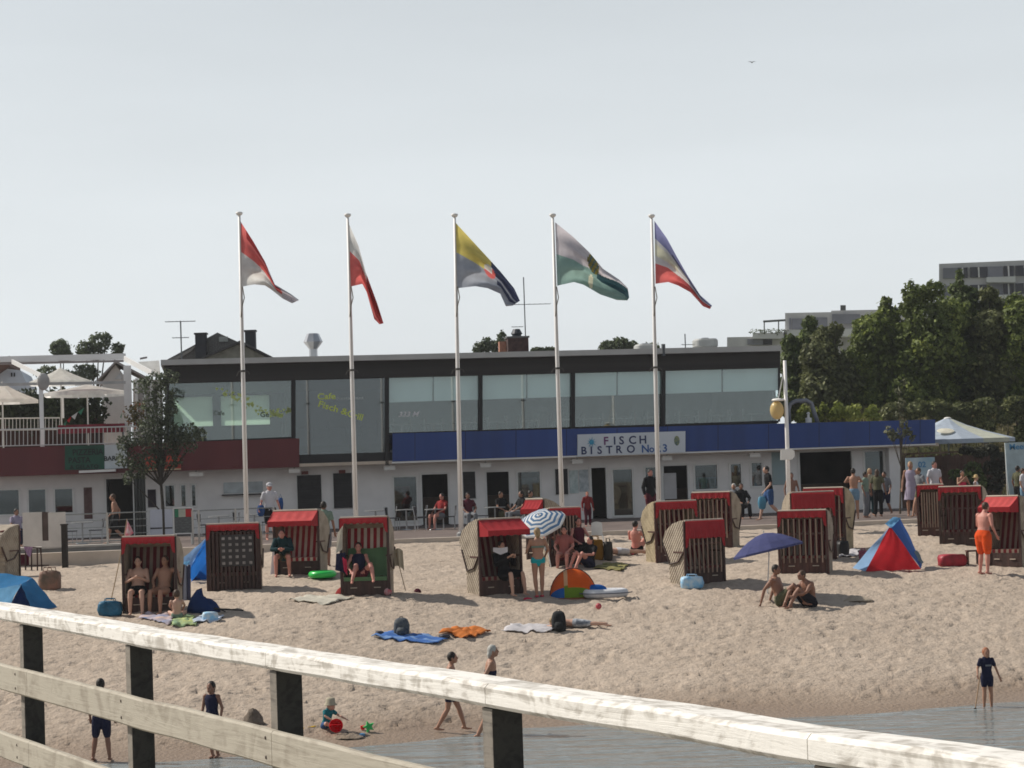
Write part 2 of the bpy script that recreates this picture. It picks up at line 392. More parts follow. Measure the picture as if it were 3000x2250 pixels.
# side, back and floor of the upper room
aL = fa(484, 1200, 0)[0]; aRr = fa(2286, 1200, 0)[0]; zfl = fa(1400, 1290, .3)[1]; zce = fa(1400, 1100, .3)[1] + .02
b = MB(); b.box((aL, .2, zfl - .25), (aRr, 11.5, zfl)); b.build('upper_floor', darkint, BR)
b = MB()
wins = [(fa(527, 1200, 0)[0] - .5, fa(656, 1200, 0)[0] - .4), (fa(675, 1200, 0)[0] - .3, fa(806, 1200, 0)[0] + .1)]
zs0, zs1 = zfl + 1.12, zfl + 2.4
edges = [aL] + [e for w_ in wins for e in w_] + [aRr]
for i in range(0, len(edges), 2): b.box((edges[i], 11.2, zfl), (edges[i + 1], 11.4, zce))
for a0, a1 in wins: b.box((a0, 11.2, zfl), (a1, 11.4, zs0)); b.box((a0, 11.2, zs1), (a1, 11.4, zce))
b.box((aL, .3, zfl), (aL + .15, 11.2, zce)); b.box((aRr - .15, .6, zfl), (aRr, 11.2, zce))
b.box((fa(862, 1200)[0], 3.5, zfl), (fa(862, 1200)[0] + .12, 11.2, zce))
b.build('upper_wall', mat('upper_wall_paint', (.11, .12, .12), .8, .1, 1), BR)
for a0, a1 in wins: b = MB(); b.box((a0, 11.28, zs0), (a1, 11.3, zs1)); b.build('back_window', mat('frosted_pane', (.80, .90, .78), .8, .05, 1, trans=.85), BR)
# furniture seen dimly through the upper glazing
b = MB()
for px in range(900, 2240, 95):
    a0 = fa(px, 1200)[0]
    b.box((a0 - .45, 1.2, zfl + .70), (a0 + .45, 2.0, zfl + .75)); b.box((a0 - .04, 1.55, zfl), (a0 + .04, 1.63, zfl + .7))
    for s in (-.75, .75): b.box((a0 + s - .2, 1.4, zfl + .4), (a0 + s + .2, 1.8, zfl + .46)); b.box((a0 + s * 1.22 - .03, 1.4, zfl + .3), (a0 + s * 1.22 + .03, 1.8, zfl + .95))
b.build('furniture', mat('cafe_furniture', (.16, .15, .14), .6, .2, 2), BR)
# panes, mullions
yS = lambda x: 1179 - (x - 1141) * .0315
def pane(x0, x1, fb, gm, extra=None):
    w_ = thing('window', None, None); w_.parent = BR
    b = MB(); hx(b, x0 + 2, x1 - 2, yT(x0) + 1, yT(x1) + 1, fb(x0), fb(x1), .28, .02); b.build('pane', gm, w_)
    b = MB(); hx(b, x0, x0 + 5, yT(x0), yT(x0), fb(x0) + 4, fb(x0) + 4, .34, .1); hx(b, x1 - 5, x1, yT(x1), yT(x1), fb(x1) + 4, fb(x1) + 4, .34, .1)
    hx(b, x0 + 5, x1 - 5, fb(x0), fb(x1), fb(x0) + 8, fb(x1) + 8, .33, .08); b.build('frame', blackm, w_)
    return w_
pane(490, 858, yB1, gl_up)
w2 = pane(861, 1133, lambda x: 1333 - (x - 861) * .03, gl_dk)
for x0, x1, sp_ in ((1135, 1407, 1269), (1409, 1678, 1543), (1680, 1943, 1808), (1945, 2286, 2116)):
    w_ = pane(x0, x1, yB, gl_up)
    for (c0, c1) in ((x0 + 5, sp_ - 2), (sp_ + 2, x1 - 5)):
        b = MB(); hx(b, c0, c1, yT(c0) + 1, yT(c1) + 1, yS(c0), yS(c1), .21, .02); b.build('blind', blindm, w_)
    b = MB(); hx(b, sp_ - 1.7, sp_ + 1.7, yT(sp_) + 1, yT(sp_) + 1, yS(sp_), yS(sp_), .235, .02); b.build('divider', blackm, w_)
b = MB()
for x in (859.5, 1134, 1408, 1679, 1944): 
    bot = 1362 if x < 1200 else yB(x) + 4
    b = MB(); hx(b, x - 5, x + 5, yT(x) - 1, yT(x) - 1, bot, bot, .5, .2); b.build('mullion', blackm, BR)
b = MB(); hx(b, 861, 1150, 1333, 1325, 1367, 1356, .36, 1.2); b.build('bay_sill', mat('bay_sill_dark', (.022, .022, .024), .6, .2, 1), BR)
# cladding bands
b = MB(); hx(b, -90, 877, 1315.5, 1284, 1399.5, 1368.5, .55, 1.4)
b.build('red_cladding', redband, BR)
b = MB(); hx(b, 1150, 2740, 1270, 1229, 1352.5, 1299, .6, 1.4); b.build('blue_cladding', blueband, BR)
b = MB(); hx(b, 1148, 2742, 1353, 1299.4, 1358, 1303, .63, 1.4); b.build('white_trim', whitep, BR)
b = MB()
for i, x in enumerate(range(1215, 2700, 148)): b = MB(); hx(b, x, x + 1.4, 1268.5 - (x - 1150) * .0258 + 1, 1268.5 - (x - 1150) * .0258 + 1, 1352 - (x - 1150) * .0337, 1352 - (x - 1150) * .0337, .603, .01); b.build('panel_joint', mat('joint_dark', (.008, .012, .03), .5), BR)
# soffit and flat roof of the lower storey
zso = fa(1400, 1352, .5)[1]
b = MB(); b.box((fa(-90, 1390)[0], -.5, zso + .02), (fa(2738, 1300)[0], 9, zso + .14)); b.build('soffit', soff, BR)
# ground floor wall with openings
WOFF = -.5
OPEN = [(-40, 60, 1432, 1512, 'g'), (80, 138, 1430, 1508, 'g'), (157, 217, 1428, 1506, 'g'), (308, 395, 1398, 1580, 'd'),
        (480, 515, 1418, 1488, 'g'), (527, 548, 1417, 1487, 'g'), (558, 577, 1416, 1486, 'g'),
        (1151, 1225, 1393, 1530, 'g'), (1233, 1318, 1385, 1560, 'd'), (1423, 1497, 1378, 1555, 'd'), (1513, 1586, 1378, 1462, 'g'),
        (1730, 1781, 1366, 1545, 'd'), (1793, 1857, 1371, 1514, 'g'), (1887, 1925, 1365, 1436, 'g'), (1942, 2020, 1360, 1545, 'd'),
        (2032, 2105, 1358, 1437, 'g'), (2137, 2175, 1355, 1431, 'g'), (2198, 2236, 1352, 1428, 'g'), (2341, 2502, 1319, 1530, 'd'), (2530, 2592, 1318, 1420, 'g')]
holes = []
for (x0, x1, y0, y1, k) in OPEN:
    a0, a1, z0, z1 = rect(x0, y0, x1, y1, WOFF); holes.append((a0, a1, max(z0, .02), z1, k))
A0, A1, Z1 = fa(-90, 1450, WOFF)[0], fa(2640, 1400, WOFF)[0], zso + .02
ex = sorted({A0, A1} | {h[0] for h in holes} | {h[1] for h in holes})
b = MB()
for i in range(len(ex) - 1):
    m_ = (ex[i] + ex[i + 1]) / 2; hs_ = [h for h in holes if h[0] < m_ < h[1]]
    if not hs_: b.box((ex[i], .5, -.05), (ex[i + 1], .72, Z1))
    else:
        h = hs_[0]
        if h[2] > .05: b.box((ex[i], .5, -.05), (ex[i + 1], .72, h[2]))
        b.box((ex[i], .5, h[3]), (ex[i + 1], .72, Z1))
b.box((fa(2607, 1400, .1)[0], -.1, -.05), (fa(2640, 1400, .1)[0], .499, Z1)); b.box((A1 - .2, .72, -.05), (A1, 9, Z1))
b.build('wall', wallm, BR)
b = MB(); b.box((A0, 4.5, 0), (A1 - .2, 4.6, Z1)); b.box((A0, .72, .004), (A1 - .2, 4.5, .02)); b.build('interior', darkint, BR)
b = MB()
for px, c in ((1270, 0), (1455, 0), (1960, 0), (2420, 0)):
    a0 = fa(px, 1450, -2)[0]; b = MB(); b.box((a0 - 1.1, 2.6, .02), (a0 + 1.1, 3.2, 1.05)); b.build('counter', mat('counter_wood', (.14, .09, .06), .5, .2, 2), BR)
fr_w = mat('white_frames', (.70, .70, .68), .4, .04, 2)
for a0, a1, z0, z1, k in holes:
    o = thing('window' if k == 'g' else 'door', None, None); o.parent = BR
    b = MB(); t_ = .06
    b.box((a0 - .02, .46, z0), (a0 + t_, .60, z1)); b.box((a1 - t_, .46, z0), (a1 + .02, .60, z1)); b.box((a0 + t_, .46, z1 - t_), (a1 - t_, .60, z1 + .02))
    if k == 'g': b.box((a0 + t_, .46, z0 - .02), (a1 - t_, .60, z0 + t_))
    b.build('frame', fr_w, o)
    if k == 'g':
        b = MB(); b.box((a0 + t_, .53, z0 + t_), (a1 - t_, .54, z1 - t_)); b.build('pane', gl_dn, o)
    else:
        b = MB(); b.box((a0 + t_, .7, z0), (a0 + t_ + .05, .7 + (a1 - a0) * .8, z1 - t_)); b.build('door_leaf', mat('door_leaf_dark', (.05, .05, .055), .5, .1), o)
# sun-bleached posters and goods behind the shop windows
def poster(name, x0, y0, x1, y1, m, off=WOFF + .03, par=BR, lab=None):
    b = MB(); fbox(b, x0, y0, x1, y1, off, .02); o = b.build(name, m, par)
    if lab: o['label'] = lab
    return o
mixp = lambda n, c, c2, s=3: mat(n, c, .7, .2, s, col2=c2)
poster('poster', 1513 + 4, 1400, 1575, 1458, mixp('beach_poster', (.42, .38, .28), (.10, .18, .26)), WOFF - .12, lab='sand and blue poster behind the cafe window')
poster('poster', 2036, 1398, 2100, 1434, mixp('sea_poster', (.05, .16, .35), (.06, .26, .24)), WOFF - .12, lab='blue sea poster in the shop window')
poster('poster', 2534, 1340, 2588, 1404, mixp('green_poster', (.28, .42, .40), (.38, .36, .24)), WOFF - .12, lab='pale green poster near the white pillar')
poster('poster', 1155, 1425, 1200, 1450, mixp('red_poster', (.35, .05, .04), (.4, .34, .26)), WOFF - .12, lab='red and cream poster in the left display window')
poster('poster', 1669, 1378, 1694, 1445, mixp('pale_notice', (.50, .56, .56), (.34, .44, .44), 6), lab='pale notice with grey writing beside the dark door')
poster('poster', 1697, 1376, 1724, 1440, mixp('grey_notice', (.46, .50, .52), (.28, .33, .36), 6), lab='grey notice beside the open door')
poster('poster', 1944, 1386, 1982, 1462, mat('white_notice', (.46, .46, .47), .8, .05), WOFF + .04, lab='tall white panel leaning in the doorway')
poster('poster', 433, 1434, 457, 1486, mat('plum_notice', (.03, .018, .03), .7, .2), lab='dark plum notice beside the open door')
poster('poster', 2262, 1325, 2300, 1420, mixp('aqua_panel', (.22, .32, .35), (.30, .36, .36), 1), lab='pale aqua panel by the lamp post')
poster('poster', 246, 1428, 270, 1520, mixp('maroon_banner', (.07, .03, .03), (.16, .10, .09), 5), lab='dark maroon banner beside the entrance')
# dark shutters with writing boards
for x0, y0, x1, y1 in ((871, 1392, 942, 1490), (977, 1386, 1032, 1488), (1357, 1382, 1393, 1460), (1627, 1374, 1664, 1448)):
    o = thing('shutter', None, None); o.parent = BR
    b = MB(); fbox(b, x0, y0, x1, y1, WOFF + .07, .06); b.build('panel', mat('shutter_dark', (.022, .021, .023), .6, .25, 4, .01, 12, stretch=(.2, 1, 6)), o)
    b = MB(); fbox(b, x0 - 2, y0 - 2, x0, y1 + 2, WOFF + .09, .088); fbox(b, x1, y0 - 2, x1 + 2, y1 + 2, WOFF + .09, .088); b.build('frame', fr_w, o)
for x in (893, 1002):
    b = MB(); fbox(b, x - 9, 1380 - (x - 893) * .03, x + 10, 1390 - (x - 893) * .03, WOFF + .16, .15); b.build('door_lamp', mat('red_lamp', (.16, .03, .025), .5), BR)
# serving hatch
o = thing('serving_hatch', None, None); o.parent = BR
b = MB(); fbox(b, 655, 1412, 770, 1444, WOFF + .03, .02); b.build('panel', mixp('hatch_pale', (.46, .52, .54), (.34, .38, .40), 2), o)
b = MB(); hx(b, 650, 775, 1449, 1445, 1452.5, 1448.5, WOFF + .25, .24); b.build('ledge', blackm, o)
# floodlights under the band
for (x0, x1, y0, y1) in ((554, 595, 1381, 1395), (846, 879, 1370, 1385), (1125, 1158, 1362, 1377), (1407, 1439, 1356, 1369), (1676, 1708, 1346, 1358), (1940, 1969, 1335, 1348), (2197, 2228, 1326, 1339)):
    o = thing('flood_lamp', None, None); o.parent = BR
    b = MB(); a0, a1, z0, z1 = rect(x0, y0, x1, y1, .3); z0 = min(z0, zso - .12); b.box((a0, -.3, z0), (a1, -.1, z0 + .16)); b.build('housing', whitep, o)
    b = MB(); b.box(((a0 + a1) / 2 - .03, -.22, z0 + .16), ((a0 + a1) / 2 + .03, -.16, zso + .02)); b.build('bracket', lightf, o)
# sign
o = thing('shop_sign', None, None); o.parent = BR
b = MB(); hx(b, 1692, 2008, 1273, 1263, 1338, 1325, .68, .06); b.build('board', mat('sign_white', (.62, .66, .70), .6, .04, 1), o)
ink = mat('sign_ink', (.035, .05, .13), .6, .1); inkp = mat('sign_ink_plum', (.16, .04, .16), .6, .1)
tilt = -math.atan((fa(2008, 1263, .68)[1] - fa(1692, 1273, .68)[1]) / (fa(2008, 1263)[0] - fa(1692, 1273)[0])) * -1
def stext(s, x, y, hpx, m, wpx=None, off=.69, shear=0.0, rotz=0.0, par=o, nm='lettering'):
    a, z = fa(x, y, off); size = hpx * .01315 / .7
    t = text_mesh(nm, s, size, m, par, (a, -off, z), (math.pi / 2, -(tilt + rotz), 0), shear=shear)
    if wpx:
        wid = max(v.co.x for v in t.data.vertices) - min(v.co.x for v in t.data.vertices); t.scale.x = wpx * .01315 / wid
    return t
for ch, x in zip('FISCH', (1768, 1797, 1814, 1842, 1872)):
    stext(ch, x, 1303 - (x - 1768) * .035, 23, inkp if ch == 'F' and x < 1780 else ink)
for ch, x in zip('BISTRO', (1702, 1729, 1750, 1776, 1804, 1836)): stext(ch, x, 1331 - (x - 1702) * .035, 22, ink)
for ch, x in zip('No23', (1879, 1902, 1921, 1941)): stext(ch, x, 1325.5 - (x - 1879) * .035, 22 if ch != 'o' else 20, mat('sign_blue', (.04, .12, .34), .6, .1))
b = MB(); a, z = fa(1733, 1295, .69); rnd = random.Random(4)
for i in range(9):
    an = i * .7; r_ = .17 + .08 * rnd.random()
    b.prism([(a + .03 * math.cos(an + 1.57), -.70, z + .03 * math.sin(an + 1.57)), (a + r_ * math.cos(an), -.70, z + r_ * math.sin(an)), (a + .03 * math.cos(an - 1.57), -.70, z + .03 * math.sin(an - 1.57))], (0, .012, 0))
b.ell((a, -.695, z), (.09, .012, .09)); b.build('splash_emblem', mat('cyan_ink', (.05, .33, .52), .6, .15, 8), o)
b = MB(); a, z = fa(1983, 1291, .69); b.ell((a, -.69, z), (.11, .012, .19)); b.build('crest_emblem', mat('olive_ink', (.25, .26, .12), .6, .3, 9, col2=(.05, .12, .16)), o)
# writing on the glass
yg = mat('yellow_green_film', (.62, .72, .14), .6, .1)
stext('Cafe', 930, 1170, 17, yg, off=.31, par=w2, wpx=52); stext('Restaurant', 986, 1171, 7, mat('pale_film', (.45, .5, .5), .6), off=.31, par=w2, wpx=78)
stext('Fisch &', 930, 1190, 18, yg, off=.31, par=w2, wpx=88, rotz=-R(19)); stext('Grill', 1015, 1218, 18, yg, off=.31, par=w2, wpx=46, rotz=-R(19))
wt = mat('white_film', (.75, .76, .78), .6)
w3 = [c for c in BR.children if c.name.startswith('window')][2]; w1 = [c for c in BR.children if c.name.startswith('window')][0]
stext('333 M', 1166, 1221, 14, wt, off=.31, par=w3, shear=.3, wpx=62)
stext('Ge', 762, 1222, 15, mat('dark_film', (.10, .14, .10), .6), off=.31, par=w1); stext('Cafe', 625, 1215, 12, mat('dark_film', (.1, .1, .1)), off=.31, par=w1, rotz=-R(4))
b = MB(); rnd = random.Random(8)
for i in range(70):
    u = rnd.random(); px = 640 + 215 * u + rnd.uniform(-12, 12); py = (1140 + 85 * abs(math.sin(u * 2.4)) * (.4 + .6 * u)) + rnd.uniform(-11, 11)
    a, z = fa(px, py, .31); s_ = rnd.uniform(.04, .10); an = rnd.uniform(0, 3)
    b.prism([(a + s_ * math.cos(an + k * 2.1), -.31, z + s_ * math.sin(an + k * 2.1)) for k in range(3)], (0, .01, 0))
b.build('leaf_garland', mat('garland_film', (.50, .60, .20), .7, .2), w1)
# green and white signs of the left unit
o = thing('shop_sign', None, None); o.parent = BR
b = MB(); hx(b, 190, 306, 1306, 1303, 1377, 1374, .63, .07); b.build('green_board', mat('green_board', (.012, .075, .045), .5, .15, 2), o)
b = MB(); hx(b, 306.5, 372, 1303, 1300, 1374, 1371, .63, .07); b.build('white_board', mat('white_board', (.52, .55, .56), .6, .06), o)
dk = mat('dark_lettering', (.012, .02, .018), .6)
stext('PIZZERIA', 212, 1334, 17, dk, off=.64, par=o, wpx=86); stext('PASTA', 200, 1357, 16, dk, off=.64, par=o, wpx=62); stext('BAR', 304, 1350, 13, dk, off=.645, par=o, wpx=34); stext('& GELATO', 205, 1374, 11, dk, off=.64, par=o, wpx=80)
b = MB(); hx(b, 231, 338, 1379, 1374, 1386, 1381, 1.2, 1.0); b.build('entrance_canopy', whitep, BR)
o = thing('red_sign', None, None); o.parent = BR
b = MB(); hx(b, 418, 530, 1338, 1334, 1376, 1372, .66, .1); b.build('board', mat('orange_red_board', (.42, .04, .02), .5, .3, 3), o)
b = MB(); hx(b, 418, 530, 1376.2, 1372.2, 1380, 1376, .67, .1); b.build('edge', mat('cream_edge', (.55, .42, .26), .6), o)
# roof equipment ---------------------------------------------------
def bworld(a, y, z): return BO + BE * a + Vector((-BN.x * y, -BN.y * y, 0)) + Vector((0, 0, z))
metal = mat('galvanised', (.50, .51, .53), .32, .08, 3, metal=.85)
a, z = fa(918.5, 1042, -2); s = .0133
t = thing('roof_vent', 'shiny faceted metal vent cowl standing alone on the flat roof', 'vent', bworld(a, 2, z - .12), BYAW)
b = MB(); b.lathe([(.16, 0), (.16, .38)], seg=8); b.build('stem', metal, t)
b = MB(); b.lathe([(.15, .36), (.38, .66), (.24, .97), (.20, .99)], seg=8); b.build('cowl', metal, t)
a, z = fa(1515, 1024, -4)
t = thing('roof_chimney', 'squat brick chimney with a dark cowl on the flat roof', 'chimney', bworld(a, 4, z - .1), BYAW)
b = MB(); b.box((-.42, -.4, 0), (.42, .4, .55)); b.build('stack', mat('chimney_brick', (.055, .03, .028), .85, .3, 9, .01, 14), t)
b = MB(); b.box((-.46, -.44, .55), (.46, .44, .62)); b.build('cap', mat('chimney_cap', (.1, .1, .1), .8), t)
b = MB(); b.lathe([(.19, .62), (.19, .7), (.24, .74), (.14, .93)], seg=12); b.build('cowl', mat('dark_zinc', (.05, .055, .065), .5, metal=.5), t)
b = MB(); b.box((-.7, .1, 0), (-.425, .5, .45)); b.build('side_stack', mat('red_brick', (.32, .15, .10), .85, .2, 9), t)
def antenna(px, pyt, pyb, bars, back, label, r=.022):
    a, zb = fa(px, pyb, -back); _, zt = fa(px, pyt, -back)
    t = thing('roof_antenna', label, 'antenna', bworld(a, back, zb - .1), BYAW)
    gm = mat('antenna_grey', (.10, .11, .12), .5, metal=.4)
    b = MB(); b.tube([(0, 0, 0), (0, 0, zt - zb + .1)], r * 1.3, 6); b.build('mast', gm, t)
    for (x0, x1, y, n) in bars:
        a0, z0 = fa(x0, y, -back); a1, _ = fa(x1, y, -back); z0 -= zb - .1
        b = MB(); b.tube([(a0 - a, 0, z0), (a1 - a, 0, z0)], r * .8, 6)
        for k in range(n):
            xx = a0 - a + (a1 - a0) * k / max(1, n - 1); b.tube([(xx, -.22, z0 + .01), (xx, .22, z0 + .01)], r * .45, 5)
        b.build('boom', gm, t)
antenna(1540, 812, 1000, [(1487, 1612, 893, 9), (1500, 1532, 958, 4)], 5, 'tall thin antenna mast beside the squat roof chimney', .018)
antenna(532, 940, 1050, [(484, 572, 943, 9), (505, 553, 990, 5)], 9, 'thin antenna above the dark tiled house roof', .022)
antenna(1944, 1008, 1034, [], -.9, 'short black post at the roof edge', .06)
for i, (x0, x1, y0, y1, rd) in enumerate(((1860, 1921, 1005, 1030, .25), (2032, 2099, 989, 1016, .45))):
    a0, z0 = fa(x0, y1, -3); a1, z1 = fa(x1, y0, -3); wd = (a1 - a0) / 2
    t = thing('air_unit', ['low pale ventilation box on the roof behind a flagpole', 'rounded grey cooling unit on the roof near the apartment block'][i], 'air conditioner', bworld((a0 + a1) / 2, 3, z0 - .05), BYAW)
    b = MB(); hh = z1 - z0; b.rings([[(wd * (1 - f) * math.copysign(abs(math.cos(q)) ** .5, math.cos(q)), .5 * (1 - f) * math.copysign(abs(math.sin(q)) ** .5, math.sin(q)), zz) for q in [k * math.pi / 10 for k in range(20)]] for zz, f in ((0, .08), (hh * .15, 0), (hh * .8, 0), (hh, .12))]); b.build('casing', mat('unit_grey', (.40, .41, .40), .5, .1, 2), t)
    b = MB(); b.lathe([(.16, hh), (.16, hh + .05), (.02, hh + .06)], seg=12); b.build('fan_cap', metal, t)
antenna(2008, 978, 1016, [(1998, 2030, 1010, 2)], 3, 'fine aerial rods beside the rounded cooling unit', .018)
t = thing('vent_pipe', 'thick grey gooseneck pipe curving over the blue band', 'pipe', (0, 0, 0))
def fw(px, py, back): a, z = fa(px, py, -back); return bworld(a, back, z)
b = MB(); b.tube([fw(*p, .6) for p in ((2312, 1242), (2310, 1200), (2316, 1183), (2332, 1175), (2362, 1173), (2377, 1182), (2384, 1205), (2396, 1240))], .085, 10); b.build('duct', mat('grey_duct', (.22, .23, .26), .5, .1, metal=.3), t, True)
b = MB(); b.lathe([(.13, 0), (.13, .18), (.05, .2), (.05, .34), (.09, .36), (.02, .42)], fw(2369, 1238, .55), 10); b.build('outlet', whitep, t)
# ------------------------------------------------------------------ left roof terrace
zt_l = fa(0, 1313, .3)[1]                          # terrace floor height (local)
def tw(px, py, back): a, z = fa(px, py, -back); return bworld(a, back, z)
def fence_span(name, label, x0, x1, yt0, yt1, yb0, yb1, back, step, m):
    t = thing(name, label, 'railing', (0, 0, 0))
    A, B, C_, D = tw(x0, yt0, back), tw(x1, yt1, back), tw(x0, yb0, back), tw(x1, yb1, back)
    b = MB(); b.tube([A, B], .028, 6); b.build('top_rail', m, t)
    b = MB(); b.tube([C_, D], .022, 6); b.build('bottom_rail', m, t)
    n = int((x1 - x0) / step); b = MB()
    for i in range(n + 1): u = i / n; b.tube([A.lerp(B, u), C_.lerp(D, u)], .014, 5)
    b.build('balusters', m, t)
railw = mat('railing_white', (.62, .62, .60), .5, .05)
fence_span('terrace_railing', 'white baluster railing along the front of the roof terrace', -80, 400, 1261, 1249, 1309, 1297, -.3, 12.2, railw)
fence_span('terrace_railing', 'darker white railing further back on the left of the roof terrace', -80, 175, 1227, 1224, 1262, 1258, 4.5, 10.5, railw)
# pergola / awning frame
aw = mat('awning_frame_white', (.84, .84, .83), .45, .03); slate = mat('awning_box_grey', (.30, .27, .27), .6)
t = thing('pergola', 'white metal pergola frame with long top beam over the roof terrace', 'pergola', (0, 0, 0))
def bar(p, q_, back, r_, m, nm, par, r2=None):
    b = MB(); b.tube([tw(*p, back), tw(*q_, back if r2 is None else r2)], r_, 6); return b.build(nm, m, par)
def beam(x0, y0, x1, y1, hpx, back, th, m, nm, par):
    b = MB(); P0, P1 = tw(x0, y0, back), tw(x1, y1, back); h_ = hpx * .0131; n_ = Vector((-BN.x, -BN.y, 0)) * th
    b.hexa([P0, P1, P1 + n_, P0 + n_, P0 + Vector((0, 0, h_)), P1 + Vector((0, 0, h_)), P1 + n_ + Vector((0, 0, h_)), P0 + n_ + Vector((0, 0, h_))]); return b.build(nm, m, par)
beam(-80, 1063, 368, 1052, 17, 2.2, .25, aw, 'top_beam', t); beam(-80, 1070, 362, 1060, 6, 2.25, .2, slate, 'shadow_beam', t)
beam(-80, 1132, 368, 1124, 8, .5, .12, mat('beam_grey', (.45, .45, .45), .5), 'lower_beam', t); beam(118, 1309, 130, 1309, 187, .1, .14, aw, 'post', t)
beam(366, 1250, 388, 1250, 180, 1.5, .2, aw, 'post', t); beam(182, 1225, 188, 1225, 66, 4, .06, aw, 'post', t)
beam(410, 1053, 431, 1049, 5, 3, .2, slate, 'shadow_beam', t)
def slant(x0, y0, x1, y1, back, wd, nm):
    b = MB(); P0, P1 = tw(x0, y0, back + 2.0), tw(x1, y1, back); d = Vector((BE.x, BE.y, 0)) * .05; u = Vector((0, 0, wd))
    b.hexa([P0, P0 + d, P1 + d, P1, P0 + u, P0 + d + u, P1 + d + u, P1 + u]); return b.build(nm, aw, t)
slant(34, 1066, 118, 1107, 0, .17, 'awning_arm'); slant(363, 1058, 444, 1101, 0, .20, 'awning_arm')
b = MB(); b.q(tw(404, 1060, 1.2), tw(466, 1056, 1.2), tw(472, 1112, 0), tw(444, 1100, 0)); b.build('awning_cloth', cloth('white_awning_cloth', (.72, .72, .70), .3), t)
b = MB(); b.ell(tw(127, 1118, .05), (.24, .1, .33)); b.build('joint_housing', mat('joint_grey', (.40, .39, .38), .6), t)
# parasols on the terrace
def parasol(px, pyt, pye, wpx, back, label, m, sides=8, polepx=None, group='cream parasols on the roof terrace', depth=None):
    top = tw(px, pyt, back); e = tw(px, pye, back); R_ = wpx * .5 * mpp(top.y); t = thing('parasol', label, 'parasol', (top.x, top.y, e.z), BYAW, group)
    h_ = top.z - e.z; b = MB(); n = sides
    rim = [(R_ * math.cos(2 * math.pi * (k + .5) / n), R_ * math.sin(2 * math.pi * (k + .5) / n), 0) for k in range(n)]
    rows = []
    for u in (0, .25, .5, .75, 1):
        rows.append([(x * max(u, .03), y * max(u, .03), h_ * (1 - u) + .06 * h_ * math.sin(u * math.pi) * -1) for (x, y, _) in rim])
    rows.append([(x * 1.0, y * 1.0, -.14) for (x, y, _) in rim])
    b.rings(rows, cap=False); b.build('canopy', m, t)
    b = MB(); b.tube([(0, 0, h_ + .06), (0, 0, -2.3)], .03, 8); b.build('pole', railw, t)
    b = MB()
    for (x, y, _) in rim: b.tube([(0, 0, h_ - .05), (x * .97, y * .97, -.02)], .012, 5)
    b.build('ribs', railw, t); return t
cream = cloth('cream_canvas', (.92, .92, .89), .68)
parasol(177, 1078, 1118, 190, 5, 'cream parasol with a tall peak behind the terrace beam', cream)
parasol(255, 1126, 1150, 262, 3, 'wide pale parasol under the terrace beam beside the white house wall', cloth('pale_canvas', (.92, .92, .90), .68))
parasol(6, 1122, 1172, 216, 3.6, 'white and peach parasol at the far left of the terrace', cloth('peach_canvas', (.92, .90, .86), .68))
# terrace planting, bunting, furniture
def leafcloud(mb, c, r, n, s, rnd, flat=1.0, up=.3):
    c = Vector(c); r = Vector(r if hasattr(r, '__len__') else (r, r, r))
    for _ in range(n):
        while True:
            d = Vector((rnd.uniform(-1, 1), rnd.uniform(-1, 1), rnd.uniform(-1, 1)))
            if .15 < d.length <= 1: break
        dn = d.normalized(); q0 = noise.noise(dn * 2.6 + c * .7)
        d = dn * (d.length ** .5) * (1 + .34 * q0 + rnd.gauss(0, .09))
        p = c + Vector((d.x * r.x, d.y * r.y, d.z * r.z))
        if noise.noise(p * (1.1 / max(.35, r.x * .5))) < -.24 and rnd.random() < .8: continue
        nrm = (d * .7 + Vector((rnd.uniform(-1, 1), rnd.uniform(-1, 1), rnd.uniform(-1, 1) + up))).normalized()
        u = nrm.orthogonal().normalized(); a = rnd.uniform(0, 6.3); u = Matrix.Rotation(a, 3, nrm) @ u; v = nrm.cross(u); k = s * rnd.uniform(.6, 1.35)
        mb.q(p - u * k, p - v * k * .55, p + u * k, p + v * k * .55)
def leaf_mat(name, col, hi=None, trans=.3):
    if name in MATS: return MATS[name]
    m = bpy.data.materials.new(name); MATS[name] = m; m.use_nodes = True; t = m.node_tree; b = t.nodes['Principled BSDF']; N = t.nodes.new; K = t.links.new
    g = N('ShaderNodeNewGeometry'); r = N('ShaderNodeValToRGB'); c = Vector(col); hi = Vector(hi) if hi else c * 1.9
    r.color_ramp.elements[0].color = (*(c * .55), 1); r.color_ramp.elements[1].color = (*hi, 1); e = r.color_ramp.elements.new(.6); e.color = (*c, 1)
    n = N('ShaderNodeTexNoise'); n.inputs['Scale'].default_value = .8; K(g.outputs['Position'], n.inputs[0])
    a = N('ShaderNodeMath'); a.operation = 'MULTIPLY_ADD'; a.inputs[1].default_value = .5; K(g.outputs['Random Per Island'], a.inputs[0])
    s = N('ShaderNodeMath'); s.operation = 'MULTIPLY_ADD'; s.inputs[1].default_value = 1.2; s.inputs[2].default_value = -.35; K(n.outputs[0], s.inputs[0]); K(s.outputs[0], a.inputs[2]); K(a.outputs[0], r.inputs[0])
    K(r.outputs[0], b.inputs['Base Color']); b.inputs['Roughness'].default_value = .6; b.inputs['Specular IOR Level'].default_value = .25
    out = t.nodes['Material Output']; tr = N('ShaderNodeBsdfTranslucent'); mx = N('ShaderNodeMixShader'); mx.inputs[0].default_value = trans
    K(r.outputs[0], tr.inputs[0]); K(b.outputs[0], mx.inputs[1]); K(tr.outputs[0], mx.inputs[2]); K(mx.outputs[0], out.inputs[0]); return m
bark = mat('bark', (.10, .08, .06), .9, .25, 5, .02, 14)
barkd = mat('bark_dark', (.045, .038, .03), .9, .25, 5)
rnd = random.Random(11)
